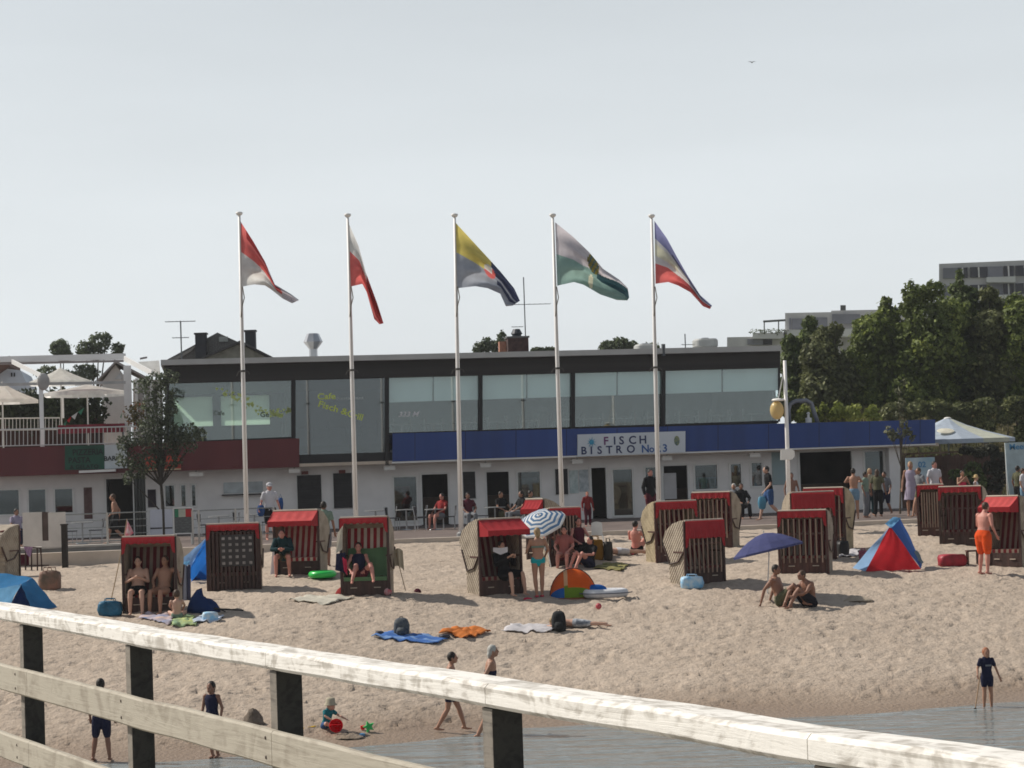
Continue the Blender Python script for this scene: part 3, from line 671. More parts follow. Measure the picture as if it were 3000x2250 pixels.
def plant(name, label, cat, base, lobes, n, s, lm, group=None, trunk=.12, bm=None):
    """lobes: (centre world, radius vec)"""
    base = Vector(base); t = thing(name, label, cat, base, 0, group); tot = sum((l[1][0] * l[1][2]) for l in lobes)
    b = MB()
    for c, r in lobes: leafcloud(b, Vector(c) - base, r, max(12, int(n * r[0] * r[2] / tot)), s, rnd)
    b.build('crown', lm, t)
    b = MB(); mid = sum((Vector(l[0]) for l in lobes), Vector()) / len(lobes) - base
    b.tube([(0, 0, 0), mid * .35 + Vector((.02, 0, 0)), mid * .8], [trunk, trunk * .75, trunk * .45], 7)
    for c, r in lobes:
        cc = Vector(c) - base; st = mid * .5 if cc.z > mid.z * .6 else mid * .25
        b.tube([st, (st + cc) / 2 + Vector((0, 0, .05 * r[2])), cc], [trunk * .42, trunk * .28, trunk * .1], 5)
    b.build('trunk', bm or bark, t); return t
def lobe(px, py, rx, Y, ry=None, dy=0): p = at_y(px, py, Y + dy); k = mpp(Y); ry = ry or rx; return (p, (rx * k, (rx + ry) / 2 * k, ry * k))
hg = leaf_mat('hedge_leaf', (.035, .05, .022)); 
plant('terrace_hedge', 'dark green hedge behind the roof terrace railing', 'hedge', tw(150, 1255, 6), [(tw(x, 1200, 6), (.7, .5, .75)) for x in (30, 60, 90, 120, 150, 180, 210, 240, 265)], 5200, .12, hg)
plant('flower_pot_plant', 'red flowering plant hanging by the white terrace pillar', 'plant', tw(400, 1250, .4), [(tw(x, y, .4), (.3, .25, .28)) for x, y in ((385, 1210), (405, 1195), (408, 1222), (395, 1235))], 420, .07, leaf_mat('geranium_leaf', (.10, .09, .03), (.35, .06, .03)), trunk=.03)
grn, wht, rdd = cloth('flag_green', (.06, .26, .15)), cloth('flag_white', (.68, .68, .66)), cloth('flag_red', (.55, .045, .05))
def bunting(pts, label):
    t = thing('bunting', label, 'bunting', (0, 0, 0), 0, 'green white and red bunting on the terrace')
    for i, (p, q_) in enumerate(zip(pts, pts[1:])):
        A, B = tw(*p, .6), tw(*q_, .6); b = MB(); b.prism([A, B, (A + B) / 2 - Vector((0, 0, (B - A).length * .7))], (0, .01, 0)); b.build('pennant', (grn, wht, rdd)[i % 3], t)
bunting([(246, 1195), (228, 1207), (209, 1220), (196, 1232), (186, 1243)], 'green white and red pennants rising behind the railing')
bunting([(358, 1208), (352, 1222), (345, 1238)], 'short string of red pennants beside the white pillar')
t = thing('terrace_seating', 'red tablecloth row of terrace tables behind the railing', 'table', tw(280, 1290, 1.2), BYAW)
b = MB(); b.box((-1.4, 0, .3), (1.1, .8, .62)); b.build('tablecloth', mat('red_tablecloth', (.26, .03, .045), .8, .3, 3), t)
b = MB()
for x in (-1.3, 0, 1.0): b.box((x, .3, -.35), (x + .06, .4, .3))
b.build('legs', blackm, t)
# white gabled house right behind the terrace
t = thing('gabled_house', 'white rendered house with steep gable behind the roof terrace', 'house', (0, 0, 0))
P = [tw(x, y, 9) for x, y in ((300, 1300), (372, 1300), (372, 1112), (338, 1068), (300, 1118))]
b = MB(); b.prism(P, Vector((-BN.x, -BN.y, 0)) * 5); b.build('wall', mat('house_white', (.66, .64, .63), .85, .05), t)
b = MB(); n_ = Vector((-BN.x, -BN.y, 0)) * 5.6
for p, q_ in (((284, 1120), (339, 1063)), ((339, 1063), (440, 1116))):
    A, B = tw(*p, 8.6), tw(*q_, 8.6); u = Vector((0, 0, .1)); b.hexa([A, B, B + n_, A + n_, A + u, B + u, B + n_ + u, A + n_ + u])
b.build('roof', mat('pale_roof', (.30, .27, .26), .8, .1), t)
b = MB(); b.prism([tw(x, y, 8.95) for x, y in ((335, 1111), (358, 1111), (352, 1092))], (0, .05, 0)); b.build('window', mat('pale_window', (.55, .56, .58), .3), t)
t = thing('gabled_house', 'white gable with brown roof at the far left behind the terrace', 'house', (0, 0, 0))
b = MB(); b.prism([tw(x, y, 14) for x, y in ((-40, 1270), (66, 1270), (78, 1124), (60, 1085), (20, 1080), (-40, 1110))], Vector((-BN.x, -BN.y, 0)) * 6); b.build('wall', mat('house_pale_blue', (.55, .60, .66), .85, .05), t)
b = MB(); 
for p, q_ in (((-60, 1130), (28, 1072)),): 
    A, B = tw(*p, 13.4), tw(*q_, 13.4); u = Vector((0, 0, .45)); b.hexa([A, B, B + n_, A + n_, A + u, B + u, B + n_ + u, A + n_ + u])
b.build('roof', mat('brown_roof', (.13, .07, .05), .8, .2), t)
for x in (34, 42):
    b = MB(); b.prism([tw(px, py, 13.95) for px, py in ((x - 2, 1103), (x + 2, 1103), (x + 2, 1092), (x - 2, 1092))], (0, .03, 0)); b.build('window', blackm, t)
t = thing('brown_wall', 'dark red brown board wall at the left end of the terrace', 'wall', (0, 0, 0))
b = MB(); b.prism([tw(x, y, 7.5) for x, y in ((-80, 1320), (304, 1312), (304, 1222), (112, 1226), (110, 1176), (-80, 1180))], Vector((-BN.x, -BN.y, 0)) * .2); b.build('boards', mat('brown_boards', (.06, .025, .02), .8, .2, 2), t)
t = thing('white_lattice_wall', 'white posts and pale panels at the right end of the roof terrace', 'wall', (0, 0, 0))
b = MB(); b.prism([tw(x, y, 2.6) for x, y in ((390, 1300), (476, 1298), (476, 1112), (390, 1112))], Vector((-BN.x, -BN.y, 0)) * .15); b.build('panel', mat('lattice_panel', (.50, .47, .46), .8, .1), t)
for x in (400, 422, 444, 466):
    b = MB(); b.prism([tw(px, py, 2.5) for px, py in ((x - 4, 1298), (x + 4, 1298), (x + 4, 1108), (x - 4, 1108))], Vector((-BN.x, -BN.y, 0)) * .08); b.build('post', aw, t)
# tiled house behind the bistro roof
HY = 118
def hp(px, py, dy=0): return at_y(px, py, HY + dy)
t = thing('tiled_house', 'house with dark tiled gable roof and two chimneys behind the flat roof', 'house', (0, 0, 0))
tile = mat('dark_tiles', (.035, .034, .033), .6, .5, 14, .03, 16, col2=(.14, .14, .13)); 
b = MB(); P = [hp(637, 974), hp(795, 1047), hp(795, 1200), hp(490, 1200), hp(490, 1053)]; b.prism(P, (0, 9, 0)); b.build('roof', tile, t)
for x0, x1, y0, y1 in ((573, 603, 979, 1050), (719, 747, 971, 1040)):
    c = MB(); A, B = hp(x0, y1, -.3), hp(x1, y0, -.3); c.box((A.x, A.y, A.z), (B.x, A.y + .5, B.z)); o = c.build('chimney', mat('slate_clad', (.018, .022, .03), .6, .2), t)
    c = MB(); c.box((A.x - .05, A.y - .05, B.z), (B.x + .05, A.y + .55, B.z + .09)); c.build('cap', blackm, o)
b = MB(); b.prism([hp(x, y, -1.6) for x, y in ((600, 1100), (600, 1048), (703, 1007), (790, 1052), (790, 1100))], (0, 2, 0)); b.build('dormer', mat('dormer_grey', (.21, .21, .17), .8, .15), t)
b = MB()
for p, q_ in (((592, 1052), (703, 1003)), ((703, 1003), (796, 1050))):
    A, B = hp(*p, -1.9), hp(*q_, -1.9); b.hexa([A, B, B + Vector((0, 1.8, 0)), A + Vector((0, 1.8, 0)), A + Vector((0, 0, .1)), B + Vector((0, 0, .1)), B + Vector((0, 1.8, .1)), A + Vector((0, 1.8, .1))])
b.build('dormer_roof', mat('verge_dark', (.05, .05, .05), .7), t)
b = MB(); b.prism([hp(x, y, -.05) for x, y in ((497, 1051), (530, 1040), (577, 1010), (560, 1030), (520, 1053))], (0, -.1, 0)); b.build('roof_ladder', mat('ladder_grey', (.25, .24, .22), .7), t)
b = MB(); b.box(tuple(hp(642, 1001, -.2)), tuple(hp(668, 986, -.1))); b.build('roof_window', mat('skylight', (.30, .32, .30), .3), t)
# trees peeping over the roofs
farleaf = leaf_mat('far_leaf', (.12, .15, .08))
FY = 135
for lobes, lab in (([(176, 1020, 26, 24), (186, 1040, 22, 20)], 'small leafy treetop left of the terrace beam'), ([(250, 1022, 26, 22), (290, 1003, 30, 28), (312, 990, 14, 16), (345, 1022, 20, 18), (272, 1035, 40, 18)], 'broad leafy treetop above the terrace beam'),
                   ([(140, 1095, 34, 22), (250, 1092, 38, 26), (190, 1105, 40, 20)], 'leafy tree framed under the pergola beam'),
                   ([(1402, 1020, 16, 18), (1425, 1012, 18, 22), (1448, 1018, 16, 20), (1470, 1000, 14, 30), (1480, 1030, 20, 24)], 'spiky treetops left of the squat brick chimney'),
                   ([(1575, 1026, 16, 6), (1610, 1026, 16, 7)], 'tiny bush tops just right of the brick chimney'),
                   ([(1780, 1015, 24, 16), (1815, 1008, 30, 18), (1850, 1014, 20, 14), (1900, 1018, 34, 12)], 'rounded treetop over the middle of the flat roof')):
    L_ = [lobe(x, y, rx, FY, ry) for x, y, rx, ry in lobes]; bx = L_[0][0]
    plant('background_tree', lab, 'tree', (bx.x, FY, 2.4), L_, 1500, .13, farleaf, 'trees far behind the roofs', trunk=.2)
# ------------------------------------------------------------------ apartment blocks far right
conc = mat('apartment_concrete', (.50, .49, .48), .85, .1, .4); concl = mat('apartment_pale', (.62, .62, .60), .85, .08, .4)
awin = mat('apartment_glass', (.014, .016, .028), .5, .3, .6); asht = mat('apartment_shutter', (.16, .165, .19), .6, .1, .5)
AY = 260
def ap(px, py, dy=0): return at_y(px, py, AY + dy)
def ablock(mb, x0, y0, x1, y1, dy=0, th=12, sl=-.02):
    A, B, C_, D = ap(x0, y1, dy), ap(x1, y1, dy), ap(x1, y0 + sl * (x1 - x0), dy), ap(x0, y0, dy); e = Vector((A.x / A.y * th, th, 0)); mb.hexa([A, B, B + e, A + e, D, C_, C_ + e, D + e]); return mb
t = thing('apartment_block', 'low stepped concrete apartment wing with roof terrace behind the trees', 'building', (0, 0, 0))
b = MB(); ablock(b, 2130, 988, 2205, 1080, 0); ablock(b, 2205, 978, 2300, 1080, .5); ablock(b, 2300, 917, 2470, 1080, 1); ablock(b, 2435, 910, 2720, 1080, 1.5); b.build('wall', conc, t)
b = MB(); ablock(b, 2205, 976, 2305, 992, -1, 3); ablock(b, 2296, 967, 2640, 986, -1, 3); b.build('balcony', concl, t)
for x0, x1, y0, y1 in ((2312, 2318, 932, 965), (2320, 2360, 933, 965), (2386, 2424, 930, 959), (2438, 2520, 920, 948), (2560, 2620, 916, 945), (2190, 2260, 993, 1010), (2235, 2262, 993, 1010)):
    o = MB(); ablock(o, x0, y0, x1, y1, .8 if x0 > 2300 else -.2, .4, 0); o.build('window', awin if x0 % 2 else asht, t)
b = MB(); b.tube([ap(2236, 942, 0), ap(2301, 938, 0)], .14, 6); b.tube([ap(2239, 942, 0), ap(2239, 980, 0)], .07, 6); b.tube([ap(2281, 940, 0), ap(2281, 978, 0)], .07, 6); b.build('pergola', mat('dark_steel', (.05, .055, .05), .6), t)
b = MB()
for x in range(2208, 2305, 12): leafcloud(b, ap(x, 971, -1), (.5, .4, .32), 24, .14, rnd)
b.build('planter', farleaf, t)
b = MB(); ablock(b, 2462, 894, 2478, 911, 2, 1.5, 0); b.build('roof_vent', mat('roof_vent_dark', (.05, .055, .05), .7), t)
t = thing('apartment_tower', 'taller grey apartment block with rows of dark windows rising behind the trees', 'building', (0, 0, 0))
b = MB(); ablock(b, 2751, 773, 3080, 1080, -20, 14, -.042); b.build('wall', conc, t)
for r0, r1 in ((786, 816), (838, 868), (892, 920)):
    for i, (x0, x1, k) in enumerate(((2763, 2806, 0), (2806, 2835, 1), (2842, 2893, 1), (2894, 2938, 0), (2940, 2970, 1), (2975, 3030, 1))):
        s_ = -(x0 - 2751) * .035
        o = MB(); ablock(o, x0, r0 + s_, x1, r1 + s_, -20.25, .3, -.03); w_ = o.build('window', awin if k else asht, t)
        if k:
            o = MB(); A, B = ap((x0 + x1) / 2 - 1, r1 + s_, -20.4), ap((x0 + x1) / 2 + 1, r0 + s_, -20.3); o.box(tuple(A), tuple(B)); o.build('frame', concl, w_)
for r0, r1 in ((818, 833), (871, 887)):
    b = MB(); ablock(b, 2890, r0 - 6, 2975, r1 - 6, -21.5, 1.2, -.03); b.build('balcony', concl, t)
# ------------------------------------------------------------------ bank and trees
def bankz(x, y):
    k = max(0., min(1., (y - 91 - .14 * x) / 9)); k = k * k * (3 - 2 * k); s = max(0., min(1., (x - 9) / 7))
    return 2.45 + s * k * 4.3 + .25 * s * k * noise.noise(Vector((x, y, 0)) * .35)
b = MB(); b.grid(lambda u, v: (lambda x, y: (x, y, bankz(x, y)))(6 + 80 * u, 88 + 60 * v), 90, 60)
tag(b.build('bank', mat('dune_soil', (.12, .095, .05), .95, .3, .5, .05, 3, col2=(.05, .06, .02)), smooth=True), 'overgrown dune bank behind the bistro', kind='structure')
b = MB(); rnd = random.Random(21)
for _ in range(15000):
    x = rnd.uniform(9.5, 34); y = rnd.uniform(89.5, 103); z = bankz(x, y)
    if z < 2.8: continue
    h_ = rnd.uniform(.15, .55); a = rnd.uniform(0, 6.28); dx, dy = math.cos(a) * .035, math.sin(a) * .035; lx, ly = rnd.uniform(-.15, .15), rnd.uniform(-.15, .15)
    b.v += [(x - dx, y - dy, z - .03), (x + dx, y + dy, z - .03), (x + lx, y + ly, z + h_)]; k = len(b.v); b.f.append((k - 3, k - 2, k - 1)); b.m.append(0)
tag(b.build('dune_grass', leaf_mat('dune_grass_blade', (.11, .105, .035), (.24, .21, .08))), 'rough green and brown grass covering the dune bank', 'grass', kind='stuff')
TY = 104
lm1, lm2, lm3 = leaf_mat('tree_leaf_dark', (.11, .145, .05), (.30, .37, .12)), leaf_mat('tree_leaf_mid', (.14, .18, .045), (.40, .46, .12)), leaf_mat('tree_leaf_olive', (.13, .145, .06), (.36, .38, .16))
rnd = random.Random(5)
TREES = [
 ('dark slender tree rising directly behind the lamp post', lm1, [(2315, 1010, 26), (2330, 1060, 42), (2335, 1120, 50), (2345, 1180, 50), (2372, 950, 20, 26), (2375, 995, 34), (2310, 1180, 36)], 2),
 ('tree with pale top in front of the low apartment wing', lm3, [(2420, 1000, 40), (2400, 1050, 50), (2440, 1090, 55), (2410, 1150, 60), (2450, 1190, 50), (2450, 965, 20), (2440, 1120, 85, 60)], 0),
 ('bushy tree with bright crest left of the tallest crown', lm2, [(2516, 960, 16, 24), (2540, 945, 30, 20), (2596, 893, 18, 24), (2600, 935, 42), (2560, 985, 62), (2530, 1060, 60), (2575, 1110, 70), (2530, 1170, 60), (2560, 1060, 95, 70)], 1),
 ('tallest broad tree with light green shoulders', lm2, [(2668, 860, 24, 34), (2690, 880, 40), (2735, 850, 34, 26), (2710, 935, 62), (2670, 985, 55), (2740, 1000, 70), (2690, 1080, 75), (2730, 1160, 70), (2660, 1160, 60), (2655, 905, 22), (2720, 1040, 110, 80), (2780, 930, 60, 60)], 0),
 ('dark tree with a spiky leader in front of the tower block', lm1, [(2812, 815, 10, 26), (2805, 850, 26, 24), (2838, 868, 28), (2820, 915, 55), (2850, 985, 62), (2800, 1040, 70), (2850, 1110, 75), (2800, 1180, 60), (2860, 1060, 100, 80)], 2),
 ('round tree with reddish twigs under the tower windows', lm3, [(2895, 862, 30, 22), (2908, 905, 42), (2900, 965, 55), (2930, 1030, 60), (2900, 1100, 65), (2920, 1175, 60), (2945, 945, 34), (2930, 1100, 100, 80)], 1),
 ('yellow green tree at the right edge of the view', lm2, [(2975, 885, 28, 24), (2990, 930, 45), (3010, 1000, 60), (2985, 1070, 60), (3010, 1140, 70), (2975, 1190, 50), (3050, 900, 50)], 0),
 ('dark undergrowth tree in the gap left of centre', lm1, [(2480, 1130, 55), (2500, 1190, 55), (2620, 1190, 60), (2560, 1205, 55), (2350, 1200, 40), (2410, 1205, 45), (2450, 1150, 50), (2540, 1130, 60)], 4),
 ('dark undergrowth tree at the foot of the right hand wood', lm1, [(2760, 1200, 60), (2850, 1205, 60), (2940, 1215, 60), (3010, 1215, 60), (2680, 1200, 55), (2740, 1120, 60), (2870, 1080, 60), (2960, 1120, 60)], 4)]
for lab, lm, lobes, dy in TREES:
    L_ = []
    for l in lobes:
        L_.append(lobe(l[0], l[1], l[2], TY, l[3] if len(l) > 3 else None, dy + rnd.uniform(-.6, .6)))
    cx = sum(l[0].x for l in L_) / len(L_)
    plant('broadleaf_tree', lab, 'tree', (cx, TY + dy, bankz(cx, TY + dy) - .2), L_, 19000, .12, lm, 'trees on the bank behind the bistro', .22, barkd)
lime = leaf_mat('herb_leaf', (.24, .28, .06), (.42, .45, .13))
for i, (x, y, rx) in enumerate(((2350, 1215, 26), (2400, 1212, 24), (2448, 1205, 28), (2500, 1208, 30), (2552, 1212, 24))):
    L_ = [lobe(x + rnd.uniform(-12, 12), y - k * 14 + 12, rx * (.9 - .2 * k), 93, 14) for k in range(3)]
    plant('tall_herb', ['bright green tall weeds framed by the gooseneck pipe', 'bright green tall weeds just right of the gooseneck pipe', 'densest bright weeds above the blue band', 'bright weeds below the white speck in the trees', 'thin bright weeds near the sapling'][i], 'plant', (L_[0][0].x, 93, bankz(L_[0][0].x, 93) - .1), L_, 420, .10, lime, 'bright green weeds behind the blue band', .04)
# brown fence and shrubs under the big parasol
t = thing('board_fence', 'weathered red brown board fence at the foot of the dune bank', 'fence', (0, 0, 0))
A, B = at_y(2640, 1400, 88.6), at_y(2935, 1400, 89.4); zt0 = at_y(2700, 1336, 88.6).z; n = 34
b = MB()
for i in range(n):
    u0, u1 = i / n, (i + .92) / n; P0, P1 = A.lerp(B, u0), A.lerp(B, u1); hh = zt0 + .04 * math.sin(i * 2.1)
    b.hexa([(P0.x, P0.y, 2.6), (P1.x, P1.y, 2.6), (P1.x, P1.y + .04, 2.6), (P0.x, P0.y + .04, 2.6), (P0.x, P0.y, hh), (P1.x, P1.y, hh), (P1.x, P1.y + .04, hh), (P0.x, P0.y + .04, hh)])
b.build('boards', mat('fence_boards', (.11, .06, .045), .85, .3, 2, .01, 9), t)
b = MB(); b.hexa([(A.x, A.y - .05, zt0 + .06), (B.x, B.y - .05, zt0 + .1), (B.x, B.y + .1, zt0 + .1), (A.x, A.y + .1, zt0 + .06), (A.x, A.y - .05, zt0 + .13), (B.x, B.y - .05, zt0 + .17), (B.x, B.y + .1, zt0 + .17), (A.x, A.y + .1, zt0 + .13)]); b.build('cap_rail', mat('fence_cap', (.16, .10, .07), .85, .2), t)
gsh = leaf_mat('shrub_grey', (.055, .058, .04), (.14, .14, .10))
for lab, L0 in (('grey green shrub between the big parasol and the beach banner', [(2925, 1345, 22), (2935, 1385, 26), (2915, 1420, 26), (2900, 1370, 20)]), ('dark low shrub behind the bare shouldered bathers', [(2850, 1380, 26), (2820, 1395, 22), (2865, 1415, 26), (2795, 1390, 16)]), ('drooping shrub hanging over the fence beneath the parasol', [(2870, 1325, 24, 14), (2830, 1318, 20, 12), (2900, 1318, 24, 16)])):
    L_ = [lobe(l[0], l[1], l[2], 87.4, l[3] if len(l) > 3 else None) for l in L0]
    plant('shrub', lab, 'shrub', (L_[0][0].x, 87.4, 2.66), L_, 1300, .085, gsh if 'dark' not in lab else lm1, None, .05)
for i, (x, y, rx) in enumerate(((2880, 1245, 34), (2950, 1225, 40), (3000, 1255, 40), (2830, 1235, 26), (2990, 1290, 30), (2610, 1205, 40), (2680, 1200, 42), (2750, 1200, 44), (2820, 1195, 40), (2890, 1190, 46), (2980, 1185, 44))):
    L_ = [lobe(x + rnd.uniform(-14, 14), y + rnd.uniform(-10, 14), rx * .7, 96, rx * .5) for k in range(3)]
    plant('bank_shrub', ['olive shrub on the bank right of the big parasol peak', 'larger brownish shrub high on the bank at the right', 'shrub on the bank at the right edge above the banner', 'small shrub on the bank just right of the parasol peak', 'low shrub on the bank behind the banner top', 'leafy bush just left of the sapling above the blue band', 'leafy bush just right of the sapling above the blue band', 'bush directly above the right end of the blue band', 'bush above the peak of the big parasol', 'bush at the wood edge right of the parasol peak', 'bush at the wood edge near the right border'][i], 'shrub', (L_[0][0].x, 96, bankz(L_[0][0].x, 96) - .1), L_, 1500, .10, lm3, 'shrubs dotted over the dune bank', .05)
# white and blue parasol
def big_parasol():
    Y = 91.0; top = at_y(2776, 1226, Y); el = at_y(2776, 1288, Y); rr = at_y(2974, 1288, Y).x - top.x
    t = thing('market_parasol', 'large pale blue and white parasol at the end of the blue band', 'parasol', (top.x, Y, el.z))
    h_ = top.z - el.z; n = 8; rim = [(rr * math.cos(2 * math.pi * k / n), rr * math.sin(2 * math.pi * k / n)) for k in range(n)]
    b = MB(); rim2 = [];
    for k in range(n): rim2.append(rim[k]); q2 = rim[(k + 1) % n]; rim2.append(((rim[k][0] + q2[0]) / 2 * .985, (rim[k][1] + q2[1]) / 2 * .985))
    rows = [[(x * max(u, .05), y * max(u, .05), h_ * (1 - u) - .05 * math.sin(u * 3.14)) for x, y in rim2] for u in (0, .3, .6, 1)] + [[(x, y, -.02) for x, y in rim2], [(x, y, -.16) for x, y in rim2]]
    b.rings(rows, cap=False)
    for i in range(len(b.m)): b.m[i] = 1 if (i % 16) in (13, 14) else 0
    b.build('canopy', [cloth('pale_blue_canvas', (.46, .53, .62), .25), cloth('cream_panel', (.60, .62, .52), .25)], t)
    b = MB(); b.ell((-.42, -rr * .60, h_ * .40), (.36, .34, .04), 14, 8, Matrix.Rotation(math.atan2(h_, rr), 3, 'X')); b.build('emblem', cloth('cream_emblem', (.90, .87, .76), .5), t)
    b = MB(); b.ell((0, 0, h_ + .0), (.16, .16, .06)); b.build('finial', whitep, t)
    b = MB(); b.tube([(0, 0, h_), (0, 0, PROM_Z - el.z)], .035, 8); b.build('pole', mat('pole_grey', (.25, .26, .26), .5), t)
big_parasol()
# banner board at the right edge and the blue lettered board
t = thing('beach_banner', 'tall pale blue banner with blue writing at the right edge', 'banner', (0, 0, 0))
Y = 76
P = [at_y(x, y, Y) for x, y in ((2958, 1460), (3060, 1460), (3060, 1293), (2944, 1297), (2950, 1380))]
b = MB(); b.prism(P, (0, .05, 0)); b.build('cloth', cloth('banner_blue', (.42, .52, .56), .2), t)
a = at_y(2957, 1318, Y); text_mesh('lettering', 'Meeres', .28, mat('banner_ink', (.06, .22, .42), .6), t, (a.x, Y - .01, a.z), (math.pi / 2, -.03, 0))
b = MB(); b.tube([at_y(2946, 1297, Y) + Vector((0, .1, 0)), at_y(2957, 1510, Y) + Vector((0, .1, 0))], .02, 6); b.build('pole', railw, t)
t = thing('notice_board', 'white and pale blue notice board standing behind the woman in the lilac dress', 'sign', (0, 0, 0))
Y = 84
A, B = at_y(2656, 1424, Y), at_y(2738, 1339, Y); b = MB(); b.box((A.x, Y, A.z), (B.x, Y + .05, B.z)); b.build('board', mat('notice_pale', (.45, .52, .56), .7, .15, 1.4, col2=(.26, .40, .48)), t)
a = at_y(2690, 1369, Y); text_mesh('lettering', '02', .3, mat('banner_ink', (.06, .22, .42)), t, (a.x, Y - .006, a.z))
b = MB(); b.box((A.x + .05, Y + .051, PROM_Z), (A.x + .12, Y + .1, A.z + .3)); b.box((B.x - .12, Y + .051, PROM_Z), (B.x - .05, Y + .1, A.z + .3)); b.build('legs', blackm, t)
# saplings in front of the buildings
sapleaf = leaf_mat('sapling_leaf', (.12, .13, .07), (.30, .30, .20))
Y = 79.5; base = at_y(2637, 1505, Y); L_ = [lobe(x, y, r_, Y) for x, y, r_ in ((2605, 1262, 14), (2616, 1278, 14), (2640, 1270, 16), (2660, 1265, 12), (2648, 1240, 12), (2640, 1180, 14), (2632, 1145, 10), (2650, 1120, 8), (2634, 1210, 12), (2672, 1285, 8))]
plant('sapling', 'thin sapling with sparse leaves in front of the end of the blue band', 'tree', (base.x, Y, PROM_Z), L_, 420, .075, sapleaf, None, .04)
Y = 76.0; L_ = [lobe(x, y, r_, Y, r2) for x, y, r_, r2 in ((497, 1105, 30, 22), (455, 1118, 30, 30), (415, 1135, 26, 26), (478, 1160, 36, 34), (440, 1185, 26, 26), (470, 1215, 36, 34), (500, 1200, 22, 26), (450, 1255, 46, 36), (500, 1265, 44, 30), (555, 1265, 34, 26), (588, 1272, 18, 20), (400, 1285, 40, 26), (362, 1300, 22, 22), (470, 1300, 60, 36), (540, 1305, 40, 26), (372, 1345, 30, 28), (405, 1375, 34, 26), (375, 1400, 16, 22), (440, 1345, 44, 30), (500, 1350, 34, 24))]
ptree = plant('plane_tree', 'dark leafy young tree in front of the red band and left glazing', 'tree', (at_y(481, 1570, Y).x, Y, PROM_Z), L_, 5800, .062, leaf_mat('plane_leaf', (.08, .10, .06), (.27, .31, .20)), None, .075, barkd)
# bird and dark drape
# ------------------------------------------------------------------ flagpoles, flags, lamp post
polem = mat('flagpole_white', (.80, .785, .77), .45, .06, 1)
F1 = lambda c: cloth(*c)
ropem = mat('halyard', (.24, .22, .18), .9)
FC = {'red': cloth('banner_red', (.70, .16, .15), .5), 'white': cloth('banner_white', (.68, .68, .66), .5), 'yellow': cloth('banner_yellow', (.68, .57, .16), .45), 'grey': cloth('banner_slate', (.36, .39, .45), .45),
      'navy': cloth('banner_navy', (.045, .055, .11), .3), 'lilac': cloth('banner_lilac', (.62, .58, .61), .5), 'sage': cloth('banner_sage', (.27, .41, .37), .45), 'deep': cloth('banner_deep_green', (.04, .10, .12), .3),
      'blue': cloth('banner_blue_violet', (.24, .25, .45), .45), 'cream': cloth('banner_cream', (.72, .71, .54), .5), 'drk': cloth('banner_dark_red', (.33, .03, .03), .3), 'olive': cloth('banner_olive', (.20, .17, .04), .3)}
def poly_at(pts, u):
    d = [0]
    for p, q_ in zip(pts, pts[1:]): d.append(d[-1] + math.hypot(q_[0] - p[0], q_[1] - p[1]))
    s = u * d[-1]
    for i in range(len(pts) - 1):
        if s <= d[i + 1] or i == len(pts) - 2:
            k = (s - d[i]) / (d[i + 1] - d[i]); return (pts[i][0] + (pts[i + 1][0] - pts[i][0]) * k, pts[i][1] + (pts[i + 1][1] - pts[i][1]) * k)
q = lambda L_: [(650 + x / 3.16, 580 + y / 3.16) for x, y in L_]
r_ = lambda L_: [(1250 + x / 2.458, 580 + y / 2.458) for x, y in L_]
def c1(u, v): 
    if v < .14 and u > .12: return 'drk' if u < .55 else 'grey'
    if v < .30 and u > .62: return 'drk' if u < .78 else 'lilac'
    if u > .8: return 'lilac'
    return 'red' if v < .47 + .25 * max(0, u - .3) else 'white'
def c2(u, v): return ('white' if v < .44 - .5 * max(0, u - .35) else 'red') if u < .52 else ('drk' if v < .55 else 'red')
def c3(u, v):
    e = ((u - .50) / .085) ** 2 + ((v - .40) / .20) ** 2
    if e < 1: return 'red' if (v > .42 or u > .53) else 'white'
    if v < .44 and u < .45: return 'yellow'
    if u > .52 and v < .40: return 'navy'
    if u > .62 and .5 < v < .68: return 'navy'
    if v < .40: return 'yellow'
    return 'grey'
def c4(u, v):
    e = ((u - .49) / .085) ** 2 + ((v - .22) / .26) ** 2
    if e < 1: return 'olive' if (int(u * 60) + int(v * 9)) % 3 else 'deep'
    if ((u - .47) / .035) ** 2 + ((v - .78) / .22) ** 2 < 1: return 'cream'
    if v < .50 - max(0, u - .35) * .8: return 'lilac'
    if u > .55 and v < .52: return 'deep'
    return 'sage'
def c5(u, v): 
    if v < .27: return 'blue' if v < .2 or u < .3 else 'navy'
    if v < .68 - .35 * max(0, u - .35): 
        return 'cream' if .35 < v < .55 and u < .4 else ('white' if u < .62 else 'grey')
    return 'red'
